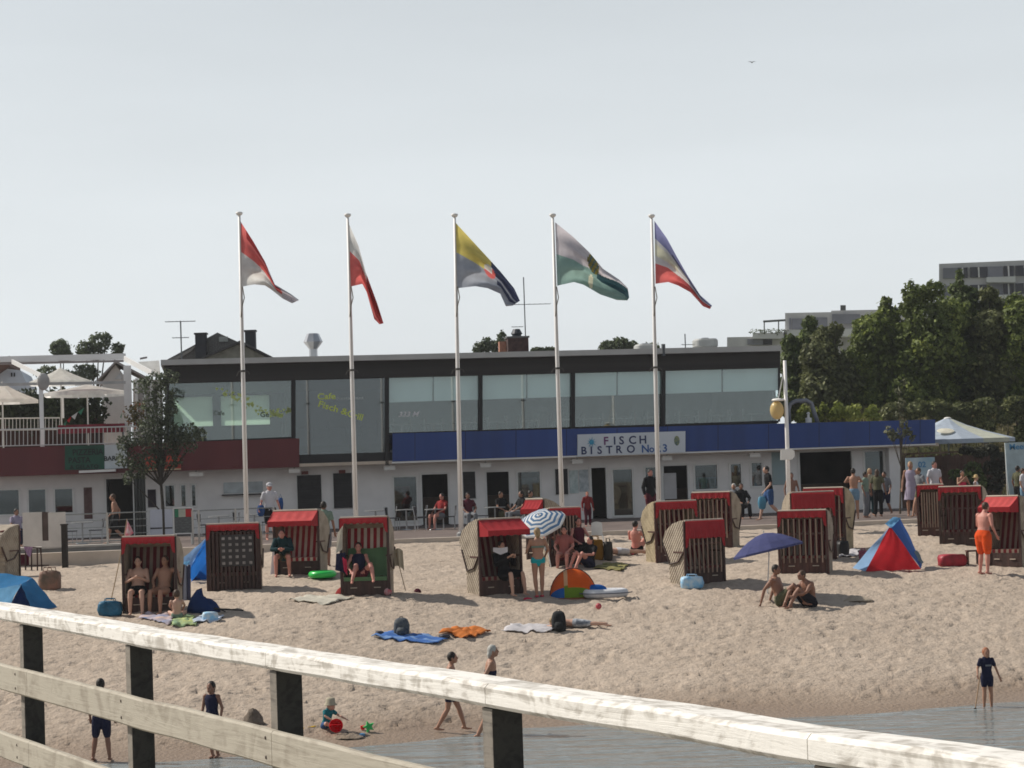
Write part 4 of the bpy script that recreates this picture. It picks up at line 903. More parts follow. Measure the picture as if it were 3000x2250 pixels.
POLES = [
 ((701, 632), (724, 1590), q([(165, 205), (290, 400), (400, 590), (490, 800), (640, 890), (715, 945)]), q([(190, 820), (300, 800), (400, 810), (460, 850), (560, 930), (650, 975)]), c1, 'red over white flag', 'red over white flag with a long drooping pale tip'),
 ((1018.7, 637), (1045, 1590), q([(1165, 215), (1265, 440), (1330, 680), (1440, 980), (1497, 1160)]), q([(1195, 820), (1300, 795), (1340, 870), (1410, 1120), (1460, 1170)]), c2, 'white over red narrow flag', 'narrow white over red flag hanging steeply down'),
 ((1332, 637), (1351.5, 1580), r_([(210, 180), (330, 310), (450, 440), (540, 540), (630, 650), (672, 740)]), r_([(220, 650), (350, 635), (440, 650), (530, 690), (570, 780), (620, 775)]), c3, 'yellow over slate blue flag', 'yellow over slate blue flag with a white and red emblem'),
 ((1619.4, 637), (1649, 1562), r_([(925, 175), (1050, 275), (1170, 390), (1270, 510), (1390, 590), (1450, 650), (1458, 718)]), r_([(940, 632), (1060, 605), (1130, 625), (1250, 695), (1370, 735), (1445, 738)]), c4, 'white over green flag', 'lilac white over sage green flag with a dark olive emblem'),
 ((1909, 639), (1932, 1552), r_([(1640, 165), (1730, 290), (1800, 420), (1880, 560), (1970, 700), (2055, 775)]), r_([(1648, 618), (1740, 605), (1810, 630), (1900, 680), (1990, 780), (2040, 800)]), c5, 'blue, cream and red flag', 'violet blue, cream and red flag with a curled red tip')]
ORD = ['first', 'second', 'middle', 'fourth', 'rightmost']
for i, (tp, bt, te, be, cf, lab, flab) in enumerate(POLES):
    Y = 70.0 + .196 * ((bt[0] - 1500) * mpp(70)); B = at_z(bt[0], bt[1], PROM_Z); B = at_y(bt[0], bt[1], Y); B.z = PROM_Z - .05; T = at_y(tp[0], tp[1], Y)
    t = thing('flagpole', 'tall white flagpole flying the ' + lab, 'flagpole', (B.x, B.y, B.z), 0, 'flagpoles along the promenade')
    V = T - B; b = MB(); b.tube([(0, 0, 0), V * .5, V], [.078, .064, .040], 10); b.build('pole', polem, t, True)
    b = MB(); b.lathe([(.03, 0), (.075, .02), (.11, .07), (.10, .11), (.03, .13)], V, 10); b.build('finial', whitep, t, True)
    b = MB(); cz = at_y(bt[0], 1087 - (bt[0] - 711) * .009, Y).z - B.z; cp = V * (cz / V.z); b.lathe([(.085, -.03), (.085, .03)], cp, 10)
    b.tube([cp + Vector((-.08, 0, 0)), cp + Vector((-.14, 0, -.02)), cp + Vector((-.2, 0, -.14))], .012, 5); b.tube([cp + Vector((.08, 0, 0)), cp + Vector((.16, 0, -.02)), cp + Vector((.2, 0, -.10))], .012, 5); b.build('cleat', mat('cleat_dark', (.06, .055, .05), .6), t)
    b = MB(); k = MPP = mpp(Y); h1 = at_y(te[0][0], 840, Y).z - B.z; p1 = V * (h1 / V.z); b.tube([p1 + Vector((.05, -.05, 0)), p1 + Vector((.10, -.05, -.35)), p1 + Vector((.03, -.06, -.6)), p1 + Vector((-.02, -.06, -.95))], .017, 5)
    b.tube([V * .985 + Vector((.02, -.055, 0)), V * .1 + Vector((.02, -.09, 0))], .007, 4); b.build('halyard', ropem, t)
    b = MB(); b.lathe([(.14, .0), (.14, .16), (.09, .2)], seg=10); b.build('foot', mat('pole_foot', (.3, .3, .3), .6), t)
    # flag: hangs on the pole, a thing of its own
    nu, nv = 60, 40; names = []; fb = MB(); o3 = Vector((B.x, Y, 0))
    def P3(u, v):
        a, c = poly_at(te, u), poly_at(be, u); x, y = a[0] + (c[0] - a[0]) * v, a[1] + (c[1] - a[1]) * v
        dep = (.22 * math.sin(u * 7 + v * 5.5) * min(1, u * 3) + .10 * math.sin(v * 15 + u * 4) * min(1, u * 4))
        if v < .25: dep += (.25 - v) * 1.6 * min(1, u * 2)
        return at_y(x, y, Y + dep - .03)
    fb.grid(P3, nu, nv); mi = []
    for iu in range(nu):
        for iv in range(nv):
            n = cf((iu + .5) / nu, (iv + .5) / nv)
            if n not in names: names.append(n)
            mi.append(names.index(n))
    fb.m = mi
    o = fb.build('flag', [FC[n] for n in names], None, True); tag(o, flab + ' on the ' + ORD[i] + ' pole', 'flag', 'flags flying from the promenade poles')
# lamp post
Y = 71.3
B = at_y(2314, 1545, Y); T = at_y(2299, 1056, Y); t = thing('lamp_post', 'white lamp post with one yellowish globe and a white box sign', 'street lamp', (B.x, Y, PROM_Z - .05)); V = T - t.location
k = mpp(Y)
b = MB(); b.tube([(0, 0, 0), V], [.075, .055], 10); b.build('pole', polem, t, True)
lp = lambda px, py: at_y(px, py, Y) - t.location
b = MB(); b.tube([lp(2303, 1171), lp(2266, 1171)], .035, 8); b.build('arm', whitep, t)
b = MB(); b.lathe([(.17, 0), (.20, .03), (.16, .07), (.05, .09)], lp(2278, 1175), 14); b.build('shade', whitep, t)
b = MB(); b.ell(lp(2276, 1202), (.225, .225, .30), 20, 14); b.build('globe', mat('amber_globe', (.62, .44, .16), .3, .12, 1.2, col2=(.66, .58, .36), trans=.35), t, True)
b = MB(); b.tube([lp(2298, 1080), lp(2280, 1168)], .02, 5); b.build('stay_wire', railw, t)
b = MB(); c = lp(2306, 1331); b.prism([(c.x + x * k, -.12, c.z + z * k) for x, z in ((-21, -16), (12, -16), (21, -6), (21, 8), (12, 16), (-19, 14))], (0, .06, 0)); b.build('sign_plate', whitep, t)
# café terrace barrier, boards, furniture at the left
def pw(px, py, Y): return at_y(px, py, Y)
Y = 69.5
t = thing('terrace_wall', 'low grey concrete wall edging the left terrace above the sand', 'wall', (0, 0, 0))
P0, P1 = at_y(-60, 1603, 66.5), at_y(352, 1599, 67.9)
b = MB(); b.hexa([(P0.x, P0.y, 1.9), (P1.x, P1.y, 1.9), (P1.x, P1.y + .5, 1.9), (P0.x, P0.y + .5, 1.9), (P0.x, P0.y, 2.78), (P1.x, P1.y, 2.78), (P1.x, P1.y + .5, 2.78), (P0.x, P0.y + .5, 2.78)]); b.build('block_wall', mat('grey_concrete', (.26, .25, .23), .9, .12, 2), t)
b = MB(); b.hexa([(P0.x, P0.y - .02, 2.782), (P1.x, P1.y - .02, 2.782), (P1.x, P1.y + .52, 2.782), (P0.x, P0.y + .52, 2.782), (P0.x, P0.y - .02, 2.84), (P1.x, P1.y - .02, 2.84), (P1.x, P1.y + .52, 2.84), (P0.x, P0.y + .52, 2.84)]); b.build('coping', mat('pale_coping', (.55, .52, .47), .8), t)
def bars(label, px0, px1, Y0, Y1, z0, z1, posts, mm, nb=4, m2=None):
    t = thing('terrace_fence', label, 'railing', (0, 0, 0), 0, 'metal bar railings round the left terrace')
    A, B = at_y(px0, 1550, Y0), at_y(px1, 1550, Y1)
    for i in range(nb):
        z = z0 + (z1 - z0) * i / (nb - 1); b = MB(); b.tube([(A.x, A.y, z), (B.x, B.y, z)], .022 if i in (0, nb - 1) else .012, 6); b.build('bar', mm, t)
    for x in posts:
        u = (x - px0) / (px1 - px0); C_ = A.lerp(B, u); b = MB(); b.box((C_.x - .03, C_.y - .03, 2.6), (C_.x + .03, C_.y + .03, z1 + .02)); b.build('post', m2 or mm, t)
bars('grey bar railing in front of the entrance with a pale end post', 190, 432, 67.6, 68.4, 2.93, 3.78, (190, 314), mat('bar_grey', (.30, .31, .30), .5, metal=.4), 5, mat('post_pale', (.5, .48, .44), .5))
bars('grey bar railing beside the menu board with cream end post', 565, 805, 71, 72.2, 2.9, 3.72, (565, 583, 690, 803), mat('bar_grey', (.30, .31, .30)), 4, mat('post_pale', (.5, .48, .44)))
t = thing('dark_post', 'dark timber post standing in the sand at the wall corner', 'post', tuple(at_y(191, 1652, 64.6)))
b = MB(); b.box((-.08, -.08, -.2), (.08, .08, 1.12)); b.build('shaft', mat('dark_timber', (.03, .025, .02), .8, .2), t); b = MB(); b.box((-.10, -.10, 1.12), (.10, .10, 1.16)); b.build('cap', mat('dark_timber', (.03, .025, .02)), t)
t = thing('screen_board', 'pair of tall off white screen boards with a dark gap between them', 'screen', (0, 0, 0)); Y = 65.8
scr = mat('screen_board_white', (.60, .57, .53), .8, .06)
for x0, x1 in ((68, 122), (143, 191)):
    A, B = at_y(x0, 1603, Y), at_y(x1, 1500, Y); b = MB(); b.box((A.x, Y, A.z), (B.x, Y + .06, B.z)); b.build('board', scr, t)
A, B = at_y(122, 1603, Y), at_y(143, 1584, Y); b = MB(); b.box((A.x, Y + .001, A.z), (B.x, Y + .05, B.z)); b.build('sill', scr, t)
A, B = at_y(122, 1584, Y), at_y(143, 1500, Y); b = MB(); b.box((A.x, Y + .03, A.z), (B.x, Y + .05, B.z)); b.build('slat', mat('gap_brown', (.10, .07, .06), .8), t)
Y = 71; A, B = at_y(509, 1565, Y), at_y(565, 1486, Y); t = thing('menu_board', 'framed menu board with green, white and red header', 'sign', (A.x, Y, PROM_Z), 0)
wd, hh, z0 = B.x - A.x, B.z - A.z, A.z - PROM_Z
b = MB(); b.box((.03, .01, z0 + .03), (wd - .03, .04, z0 + hh - .03)); b.build('panel', mat('menu_slate', (.12, .13, .13), .7, .35, 8, stretch=(1, 1, 5)), t)
for x0, x1, m in ((.05, .17, cloth('flag_green', (.06, .26, .15))), (.17, wd - .24, mat('menu_pale', (.42, .44, .36), .7)), (wd - .24, wd - .05, cloth('flag_red', (.55, .045, .05)))):
    b = MB(); b.box((x0, 0, z0 + hh - .30), (x1, .009, z0 + hh - .05)); b.build('header', m, t)
b = MB(); b.box((0, 0, z0), (.03, .05, z0 + hh)); b.box((wd - .03, 0, z0), (wd, .05, z0 + hh)); b.box((.03, 0, z0 + hh - .03), (wd - .03, .05, z0 + hh)); b.box((.03, 0, z0), (wd - .03, .05, z0 + .03)); b.box((.05, .01, 0), (.09, .05, z0)); b.box((wd - .09, .01, 0), (wd - .05, .05, z0)); b.build('frame', fr_w, t)
for x0, x1, lab in ((441, 474, 'bluish white folding board left of the tree trunk'), (484, 504, 'narrow bluish white board right of the tree trunk')):
    Y = 74; A, B = at_y(x0, 1572, Y), at_y(x1, 1492, Y); t = thing('folding_board', lab, 'board', (A.x, Y, PROM_Z)); wd = B.x - A.x; h_ = B.z - PROM_Z
    b = MB(); b.box((0, 0, .1), (wd, .04, h_)); b.build('panel', mat('board_bluish', (.50, .53, .60), .7, .05), t); b = MB(); b.box((0, -.012, h_ * .42), (wd, -.001, h_ * .46)); b.box((.02, 0, 0), (.06, .04, .1)); b.box((wd - .06, 0, 0), (wd - .02, .04, .1)); b.build('legs', blackm, t)
t = thing('hanging_drape', 'dark grey green folded drape beside the open left entrance', 'drape', (0, 0, 0)); b = MB()
A = at_y(396, 1570, 82.4); B = at_y(425, 1392, 82.4)
b.grid(lambda u, v: (A.x + (B.x - A.x) * u, 82.4 + .05 * math.sin(u * 22), A.z + (B.z - A.z) * v), 24, 4); b.build('cloth', cloth('drape_cloth', (.085, .09, .085), .1), t)
# bistro chairs and tables
chm = mat('chair_weave', (.045, .045, .05), .7, .2, 8); alu = mat('aluminium', (.45, .46, .47), .4, metal=.7)
def cafe_chair():
    t = thing('cafe_chair', 'x', 'chair', (0, 0, -50), 0, 'bistro chairs on the promenade')
    b = MB(); b.box((-.22, -.2, .43), (.22, .22, .46)); b.build('seat', chm, t)
    b = MB(); b.tube([(-.2, .23, .46), (-.2, .3, .85), (.2, .3, .85), (.2, .23, .46)], .014, 6); b.build('back_frame', alu, t)
    b = MB(); b.box((-.19, .25, .55), (.19, .27, .83)); b.build('backrest', chm, t)
    for x in (-.2, .2):
        for y in (-.18, .22): b = MB(); b.tube([(x, y, 0), (x, y, .43)], .013, 6); b.build('leg', alu, t)
    return t
def cafe_table():
    t = thing('cafe_table', 'x', 'table', (0, 0, -50), 0, 'bistro tables on the promenade')
    b = MB(); b.lathe([(.38, .71), (.38, .74)], seg=18); b.build('top', mat('table_grey', (.28, .29, .29), .5), t); b = MB(); b.tube([(0, 0, 0), (0, 0, .71)], .03, 8); b.lathe([(.24, 0), (.22, .03)], seg=12); b.build('pedestal', alu, t); return t
c0, t0 = cafe_chair(), cafe_table(); used = [0, 0]
def put_seat(px, Y, rz, lab):
    p = at_y(px, 1500, Y); loc = (p.x, Y, PROM_Z)
    if not used[0]: used[0] = 1; c0.location = loc; c0.rotation_euler.z = rz; c0['label'] = lab
    else: copy_tree(c0, loc, rz, lab)
def put_table(px, Y, lab):
    p = at_y(px, 1500, Y); loc = (p.x, Y, PROM_Z)
    if not used[1]: used[1] = 1; t0.location = loc; t0['label'] = lab
    else: copy_tree(t0, loc, 0, lab)
for px, Y, l in ((640, 79, 'below the serving hatch'), (745, 80, 'behind the man in the white shirt'), (1100, 80, 'between the first shutters and the display window'), (1190, 80, 'in front of the left display window'), (1275, 79, 'in front of the first dark doorway'), (1450, 79, 'in front of the second dark doorway'), (1560, 79.5, 'in front of the beach poster window'), (240, 76, 'at the left end near the screen boards')):
    put_table(px, Y, 'round grey bistro table ' + l)
    put_seat(px - 38, Y - .2, R(80), 'dark woven bistro chair left of the table ' + l); put_seat(px + 38, Y + .2, R(-85), 'dark woven bistro chair right of the table ' + l)
# ------------------------------------------------------------------ roofed wicker beach chairs
def wicker_mat(name, c, c2):
    m = bpy.data.materials.new(name); m.use_nodes = True; t = m.node_tree; b = t.nodes['Principled BSDF']; N = t.nodes.new; K = t.links.new
    tcn = N('ShaderNodeTexCoord'); sp = N('ShaderNodeSeparateXYZ'); K(tcn.outputs['Object'], sp.inputs[0])
    ws = []
    for i, (ax, f) in enumerate(((2, 8.0), (1, 11.0))):
        mu = N('ShaderNodeMath'); mu.operation = 'MULTIPLY'; mu.inputs[1].default_value = f * 6.283
        K(sp.outputs[ax], mu.inputs[0]); si = N('ShaderNodeMath'); si.operation = 'SINE'; K(mu.outputs[0], si.inputs[0]); ws.append(si)
    pr = N('ShaderNodeMath'); pr.operation = 'MULTIPLY'; K(ws[0].outputs[0], pr.inputs[0]); K(ws[1].outputs[0], pr.inputs[1])
    n = N('ShaderNodeTexNoise'); n.inputs['Scale'].default_value = 4; n.inputs['Detail'].default_value = 5; K(tcn.outputs['Object'], n.inputs[0])
    a = N('ShaderNodeMath'); a.operation = 'MULTIPLY_ADD'; a.inputs[1].default_value = .11; K(pr.outputs[0], a.inputs[0]); K(n.outputs[0], a.inputs[2])
    r = N('ShaderNodeValToRGB'); r.color_ramp.elements[0].position = .25; r.color_ramp.elements[0].color = (*c2, 1); r.color_ramp.elements[1].position = .62; r.color_ramp.elements[1].color = (*c, 1)
    K(a.outputs[0], r.inputs[0]); K(r.outputs[0], b.inputs['Base Color']); b.inputs['Roughness'].default_value = .7
    bp = N('ShaderNodeBump'); bp.inputs['Distance'].default_value = .012; K(pr.outputs[0], bp.inputs['Height']); K(bp.outputs[0], b.inputs['Normal']); return m
WK = [wicker_mat('wicker_pale', (.37, .31, .235), (.19, .15, .11)), wicker_mat('wicker_golden', (.43, .35, .22), (.20, .155, .09))]
WD = mat('dark_wood', (.058, .030, .024), .6, .3, 3, .004, 20, stretch=(6, 1, .5))
WD2 = mat('brown_wood', (.085, .036, .028), .6, .3, 3, .004, 20, stretch=(6, 1, .5))
REDC = cloth('awning_red', (.43, .038, .046), .28); REDP = cloth('awning_faded_red', (.62, .10, .10), .3)
STR = stripes('lining_stripes', (.13, .010, .014), (.26, .21, .165), 6.4, 0, .52)
STRB = stripes('lining_stripes_bright', (.34, .02, .03), (.62, .55, .46), 6.4, 0, .52)  # same lining, with sunlight through the hood put into the colour
SLD = mat('slat_dark', (.085, .040, .036), .7, .25, 3)
SLT = mat('slat_wood', (.29, .20, .15), .7, .25, 3, stretch=(1, 1, .3)); TRIM = mat('trim_beige', (.48, .41, .33), .7, .1, 4)
GRN = cloth('green_towel', (.13, .24, .12), .1)
def korb(x0, x1, yb, yt, yaw, aw='valance', gr=None, label='', wk=0, wood=0, valh=.20, side=True, cover=None, hoodtilt=0.0, back_=False, extra_d=1.0, bright=False):
    ST = STRB if bright else STR
    g = ground((x0 + x1) / 2, yb); k = mpp(g.y); ya = R(yaw)
    W = abs(x1 - x0) * k / max(.4, math.cos(ya)); H = (at_y((x0 + x1) / 2, yt, g.y).z - g.z); h = W / 2
    t = thing('beach_chair', label, 'beach chair', (g.x, g.y, g.z - .03), ya, 'roofed wicker beach chairs'); H += .03
    D = .80 * extra_d; zb = H * .50; wm = WK[wk]; wd = WD2 if wood else WD
    def yz(pts, x, th, m, nm): b = MB(); b.prism([(x, y, z) for y, z in pts], (th, 0, 0)); return b.build(nm, m, t)
    for sx in (-1, 1):
        x = -h if sx < 0 else h - .045
        yz([(.0, .0), (D * .78, .0), (D * .84, zb * .98), (.0, zb)], x, .045, wm, 'side_panel')
        hx_ = x - .012 if sx < 0 else x + .012
        yz([(-.01, zb + .02), (.03, zb - .01), (D * .30, zb - .16 * H), (D * .72, zb - .20 * H), (D * .98, zb + .05 * H), (D * (1.08 + hoodtilt), zb + .20 * H), (D * (.92 + hoodtilt), H * .84), (D * .55, H * .95), (D * .12, H), (-.01, H)], hx_, .045, wm, 'hood_side')
        b = MB(); xe = x + .066 if sx > 0 else x - .02; b.tube([(xe, D * 1.02, zb + .10 * H), (xe, D * .72, zb - .17 * H), (xe, D * .30, zb - .13 * H), (xe, .02, zb + .02)], .024, 6); b.build('hood_shade_strap', WD, t)  # dark tube along the hood edge stands in for the shade beneath it
        b = MB(); yy = -.05; b.box((x - .02, -.03, zb + .005), (x + .065, D * .55, zb + .04)); b.build('armrest', WD2, t)
    pr = [(D * .72, zb - .20 * H), (D * .98, zb + .05 * H), (D * (1.08 + hoodtilt), zb + .20 * H), (D * (.92 + hoodtilt), H * .84), (D * .55, H * .95), (D * .12, H), (-.01, H)]
    b = MB()
    for i in range(len(pr) - 1):
        (y0, z0), (y1, z1) = pr[i], pr[i + 1]; b.hexa([(-h, y0, z0), (h, y0, z0), (h, y0 - .03, z0 - .03), (-h, y0 - .03, z0 - .03), (-h, y1, z1), (h, y1, z1), (h, y1 - .03, z1 - .03), (-h, y1 - .03, z1 - .03)])
    b.build('hood_back', wm, t)
    b = MB(); b.box((-h + .045, D * .76, 0), (h - .045, D * .80, zb)); b.build('back_panel', wm, t)
    b = MB(); b.tube([(-h, -.03, H - .01), (h, -.03, H - .01)], .026, 8); b.build('top_rail', TRIM, t)
    for sx in (-1, 1): b = MB(); b.box((sx * h - .03, -.045, 0), (sx * h + .03, -.002, H - .03)); b.build('front_post', wd if not gr == 'trim' else TRIM, t)
    # inside
    b = MB(); b.hexa([(-h + .05, D * .45, .40), (h - .05, D * .45, .40), (h - .05, D * .50, .40), (-h + .05, D * .50, .40), (-h + .05, D * .82, H * .90), (h - .05, D * .82, H * .90), (h - .05, D * .86, H * .90), (-h + .05, D * .86, H * .90)]); b.build('backrest', ST, t)
    b = MB(); b.hexa([(-h + .05, .02, H - .05), (h - .05, .02, H - .05), (h - .05, .02, H - .03), (-h + .05, .02, H - .03), (-h + .05, D * .82, H * .88), (h - .05, D * .82, H * .88), (h - .05, D * .82, H * .90), (-h + .05, D * .82, H * .90)]); b.build('lining', ST, t)
    b = MB(); b.box((-h + .05, -.02, .38), (h - .05, D * .46, .47)); b.build('seat', ST if not cover else cover, t)
    b = MB(); b.box((-h + .04, -.02, .03), (h - .04, .02, .375)); b.build('drawer_front', wd, t)
    for sx in (-.5, .5): b = MB(); b.tube([(sx * h - .08, -.035, .22), (sx * h + .08, -.035, .22)], .012, 5); b.build('drawer_handle', TRIM, t)
    if cover:
        b = MB(); b.grid(lambda u, v: (-h * .86 + 1.72 * h * u, D * .40 + v * D * .26 - .04 - .012 * math.sin(u * 19), .47 + v * .66 + .012 * math.sin(u * 9)), 18, 4); b.build('towel_cover', cover, t, True)
    # awning
    am = REDP if aw in ('out_pale',) else REDC
    if aw == 'valance' or aw == 'deep':
        v = valh if aw == 'valance' else .42; b = MB()
        n = 24; b.grid(lambda u, w_: (-h + 2 * h * u, -.088 - .012 * math.sin(u * 40) * w_ - .03 * w_ * (aw == 'deep'), H - .02 - v * w_ - .012 * math.sin(u * 44) * w_), n, 3); b.build('awning', am, t)
        for sx in (-1, 1):
            b = MB(); b.prism([(sx * h, -.085, H - .02), (sx * (h - .10), -.085, H - v), (sx * (h - .05), -.085, H - v - .22), (sx * (h + .01), -.085, H - v - .25)], (0, .006, 0)); b.build('awning_side', am, t)
    else:
        L_ = .46 if aw != 'half' else .26; dz = .26
        b = MB(); b.grid(lambda u, w_: (-h + 2 * h * u, -.03 - L_ * w_, H - .01 - dz * w_ - .03 * math.sin(w_ * 3.14) - .01 * math.sin(u * 30) * math.sin(w_ * 3)), 24, 6); b.build('awning', am, t, True)
        b = MB(); b.grid(lambda u, w_: (-h + 2 * h * u, -.03 - L_ - .004 + .02 * w_, H - .01 - dz - .13 * w_ - .012 * math.sin(u * 36) * w_), 24, 2); b.build('awning_drop', REDC, t)
        for sx in (-1, 1): b = MB(); b.prism([(sx * h, -.03, H - .02), (sx * h, -.03 - L_, H - .02 - dz), (sx * h, -.03 - L_, H - .15 - dz), (sx * h, -.02, H - .42)], (.006 * sx, 0, 0)); b.build('awning_side', REDC, t)
    if gr in ('slats', 'dark'):
        n = 8
        for i in range(n): x = -h + .12 + (2 * h - .24) * i / (n - 1); b = MB(); b.box((x - .017, -.075, .30), (x + .017, -.055, H - .22)); b.build('grille_slat', SLT if gr == 'slats' else SLD, t)
        for z in (.36, H * .62): b = MB(); b.box((-h + .06, -.054, z), (h - .06, -.046, z + .05)); b.build('grille_bar', WD2, t)
    if gr == 'grid':
        b = MB()
        for i in range(-6, 7): x = i * h / 6.6; b.box((x - .03, -.075, .05), (x + .03, -.05, H - .2))
        b.build('grille_panel', WD, t)
        b = MB(); lat = mat('lattice_grey', (.17, .15, .14), .7, .2, 5)
        x0_, x1_, z0_, z1_ = -h * .48, h * .78, H * .37, H * .83
        b.box((x0_, -.085, z0_), (x1_, -.076, z1_)); b.build('lattice', mat('lattice_dark', (.045, .04, .04), .7), t)
        b = MB()
        for i in range(5):
            for j in range(5):
                xx = x0_ + .07 + (x1_ - x0_ - .14) * i / 4; zz = z0_ + .08 + (z1_ - z0_ - .16) * j / 4
                if i == 4 and j in (1,): continue
                b.box((xx - .036, -.092, zz - .032), (xx + .036, -.086, zz + .032))
        b.build('lattice_gaps', mat('lattice_gap', (.30, .275, .26), .8, .3, 9), t)
    return t
K = {}
K['s1'] = korb(364, 519, 1795, 1570, -3, 'valance', None, 'open wicker beach chair holding the two seated people at the left', valh=.15)
K['s2'] = korb(611, 763, 1729, 1533, 2, 'valance', 'grid', 'closed dark beach chair with a lattice of small squares', valh=.15)
K['s3'] = korb(806, 938, 1684, 1494, -14, 'out_pale', None, bright=True, label= 'beach chair with bright red awning folded out over a person in dark clothes', wk=0)
K['s4'] = korb(1003, 1142, 1745, 1514, -6, 'valance', None, 'open beach chair with striped lining and green towel over the seat', cover=GRN, valh=.13, bright=True)
K['s5'] = korb(1408, 1528, 1742, 1518, 30, 'out', None, 'angled wicker beach chair with a rounded hood and jutting red awning', hoodtilt=.1)
K['s6'] = korb(1612, 1703, 1656, 1486, 22, 'valance', 'slats', 'beach chair partly hidden behind the blue striped parasol', wood=1)
K['s6b'] = korb(1548, 1598, 1640, 1461, -36, 'half', None, 'far beach chair with small red awning showing above the striped parasol', hoodtilt=.15)
K['s7'] = korb(1922, 2045, 1646, 1467, 22, 'valance', 'slats', 'closed golden sided beach chair at the left of the back pair', wk=1, wood=1, valh=.2)
K['s8'] = korb(2036, 2143, 1604, 1441, -25, 'valance', 'slats', 'closed beach chair at the back with its wicker right side showing', wood=1, valh=.16)
K['s9'] = korb(2006, 2125, 1710, 1522, 32, 'deep', 'slats', 'closed beach chair in front with a deep red awning and blue bag beside it', wood=0)
K['s12'] = korb(2366, 2474, 1612, 1428, -28, 'valance', 'slats', 'rearmost beach chair of the right trio with a tan wicker side', wk=1)
K['s11'] = korb(2322, 2450, 1640, 1440, 10, 'deep', 'slats', 'middle beach chair of the right trio with a broad deep red awning', wood=1)
K['s10'] = korb(2289, 2424, 1680, 1494, -18, 'valance', 'slats', 'front beach chair of the right trio standing above the seated couple', wood=1, valh=.17)
K['s13'] = korb(2694, 2768, 1572, 1419, -12, 'valance', 'slats', 'beach chair with slatted front half hidden at the left of the right pair', wood=1, valh=.12)
K['s14'] = korb(2762, 2876, 1598, 1424, -24, 'valance', 'dark', 'dark closed beach chair behind the man in orange shorts', valh=.15)
K['s15'] = korb(2908, 2985, 1660, 1452, -42, 'out_pale', None, 'beach chair with a faded red awning at the right edge', wk=0)
# leftmost one seen from behind
K['s0'] = korb(-96, 2, 1690, 1540, 158, 'valance', None, 'wicker beach chair seen from behind at the left edge with a blue ball', hoodtilt=.05)
# ------------------------------------------------------------------ people
SK = {'fair': mat('skin_fair', (.50, .30, .22), .55, .06, 6), 'tan': mat('skin_tan', (.36, .19, .125), .55, .07, 6), 'deep': mat('skin_deep_tan', (.24, .12, .08), .55, .07, 6), 'pink': mat('skin_sunburnt', (.52, .23, .18), .55, .08, 5)}
HR = {'dark': mat('hair_dark', (.018, .013, .010), .6, .3, 20), 'brown': mat('hair_brown', (.07, .04, .025), .6, .3, 20), 'blond': mat('hair_blond', (.30, .21, .11), .6, .25, 20), 'grey': mat('hair_grey', (.42, .41, .38), .6, .15, 20), 'red': mat('hair_red', (.30, .11, .05), .6, .25, 20)}
eyem = mat('eye_dark', (.02, .015, .015), .3)
def V(*a): return Vector(a)
POSE = {
 'stand': dict(P=V(0, 0, .95), N=V(0, 0, 1.50), H=V(0, -.02, 1.635), K=[V(-.10, -.02, .50), V(.10, -.02, .50)], A=[V(-.11, .02, .08), V(.12, .02, .08)], E=[V(-.26, .03, 1.17), V(.26, .03, 1.17)], W=[V(-.27, -.07, .92), V(.27, -.07, .92)]),
 'walk': dict(P=V(0, 0, .93), N=V(0, -.04, 1.47), H=V(0, -.08, 1.61), K=[V(-.09, -.20, .52), V(.09, .02, .49)], A=[V(-.10, -.30, .09), V(.10, .36, .15)], E=[V(-.25, .12, 1.16), V(.25, -.02, 1.15)], W=[V(-.26, .10, .90), V(.26, -.22, .96)]),
 'sit': dict(P=V(0, 0, .53), N=V(0, .14, 1.05), H=V(0, .10, 1.20), K=[V(-.13, -.44, .52), V(.13, -.44, .52)], A=[V(-.14, -.46, .08), V(.14, -.50, .08)], E=[V(-.27, -.02, .76), V(.27, -.02, .76)], W=[V(-.16, -.26, .64), V(.16, -.26, .64)]),
 'lean': dict(P=V(0, 0, .53), N=V(0, -.26, .98), H=V(0, -.38, 1.09), K=[V(-.16, -.44, .52), V(.16, -.44, .52)], A=[V(-.16, -.46, .08), V(.18, -.40, .08)], E=[V(-.25, -.40, .70), V(.25, -.40, .70)], W=[V(-.06, -.58, .72), V(.06, -.58, .72)]),
 'ground': dict(P=V(0, 0, .12), N=V(0, .08, .63), H=V(0, .04, .78), K=[V(-.15, -.38, .46), V(.15, -.42, .44)], A=[V(-.13, -.62, .07), V(.15, -.66, .07)], E=[V(-.26, -.06, .38), V(.26, -.08, .38)], W=[V(-.17, -.36, .42), V(.17, -.40, .40)]),
 'squat': dict(P=V(0, 0, .12), N=V(0, -.14, .60), H=V(0, -.22, .75), K=[V(-.26, -.26, .20), V(.26, -.26, .20)], A=[V(-.05, -.34, .06), V(.10, -.38, .06)], E=[V(-.24, -.24, .40), V(.24, -.24, .40)], W=[V(-.14, -.42, .22), V(.14, -.44, .22)]),
 'lie': dict(P=V(0, 0, .13), N=V(0, -.55, .15), H=V(0, -.70, .17), K=[V(-.10, .44, .09), V(.12, .42, .11)], A=[V(-.14, .84, .08), V(.10, .82, .10)], E=[V(-.32, -.66, .07), V(.32, -.66, .07)], W=[V(-.12, -.86, .07), V(.12, -.86, .07)])}
TOR = [(-.16, .11, .085), (-.03, .168, .112), (.12, .158, .108), (.33, .132, .096), (.58, .158, .108), (.80, .172, .102), (.92, .13, .082), (1.0, .062, .06)]
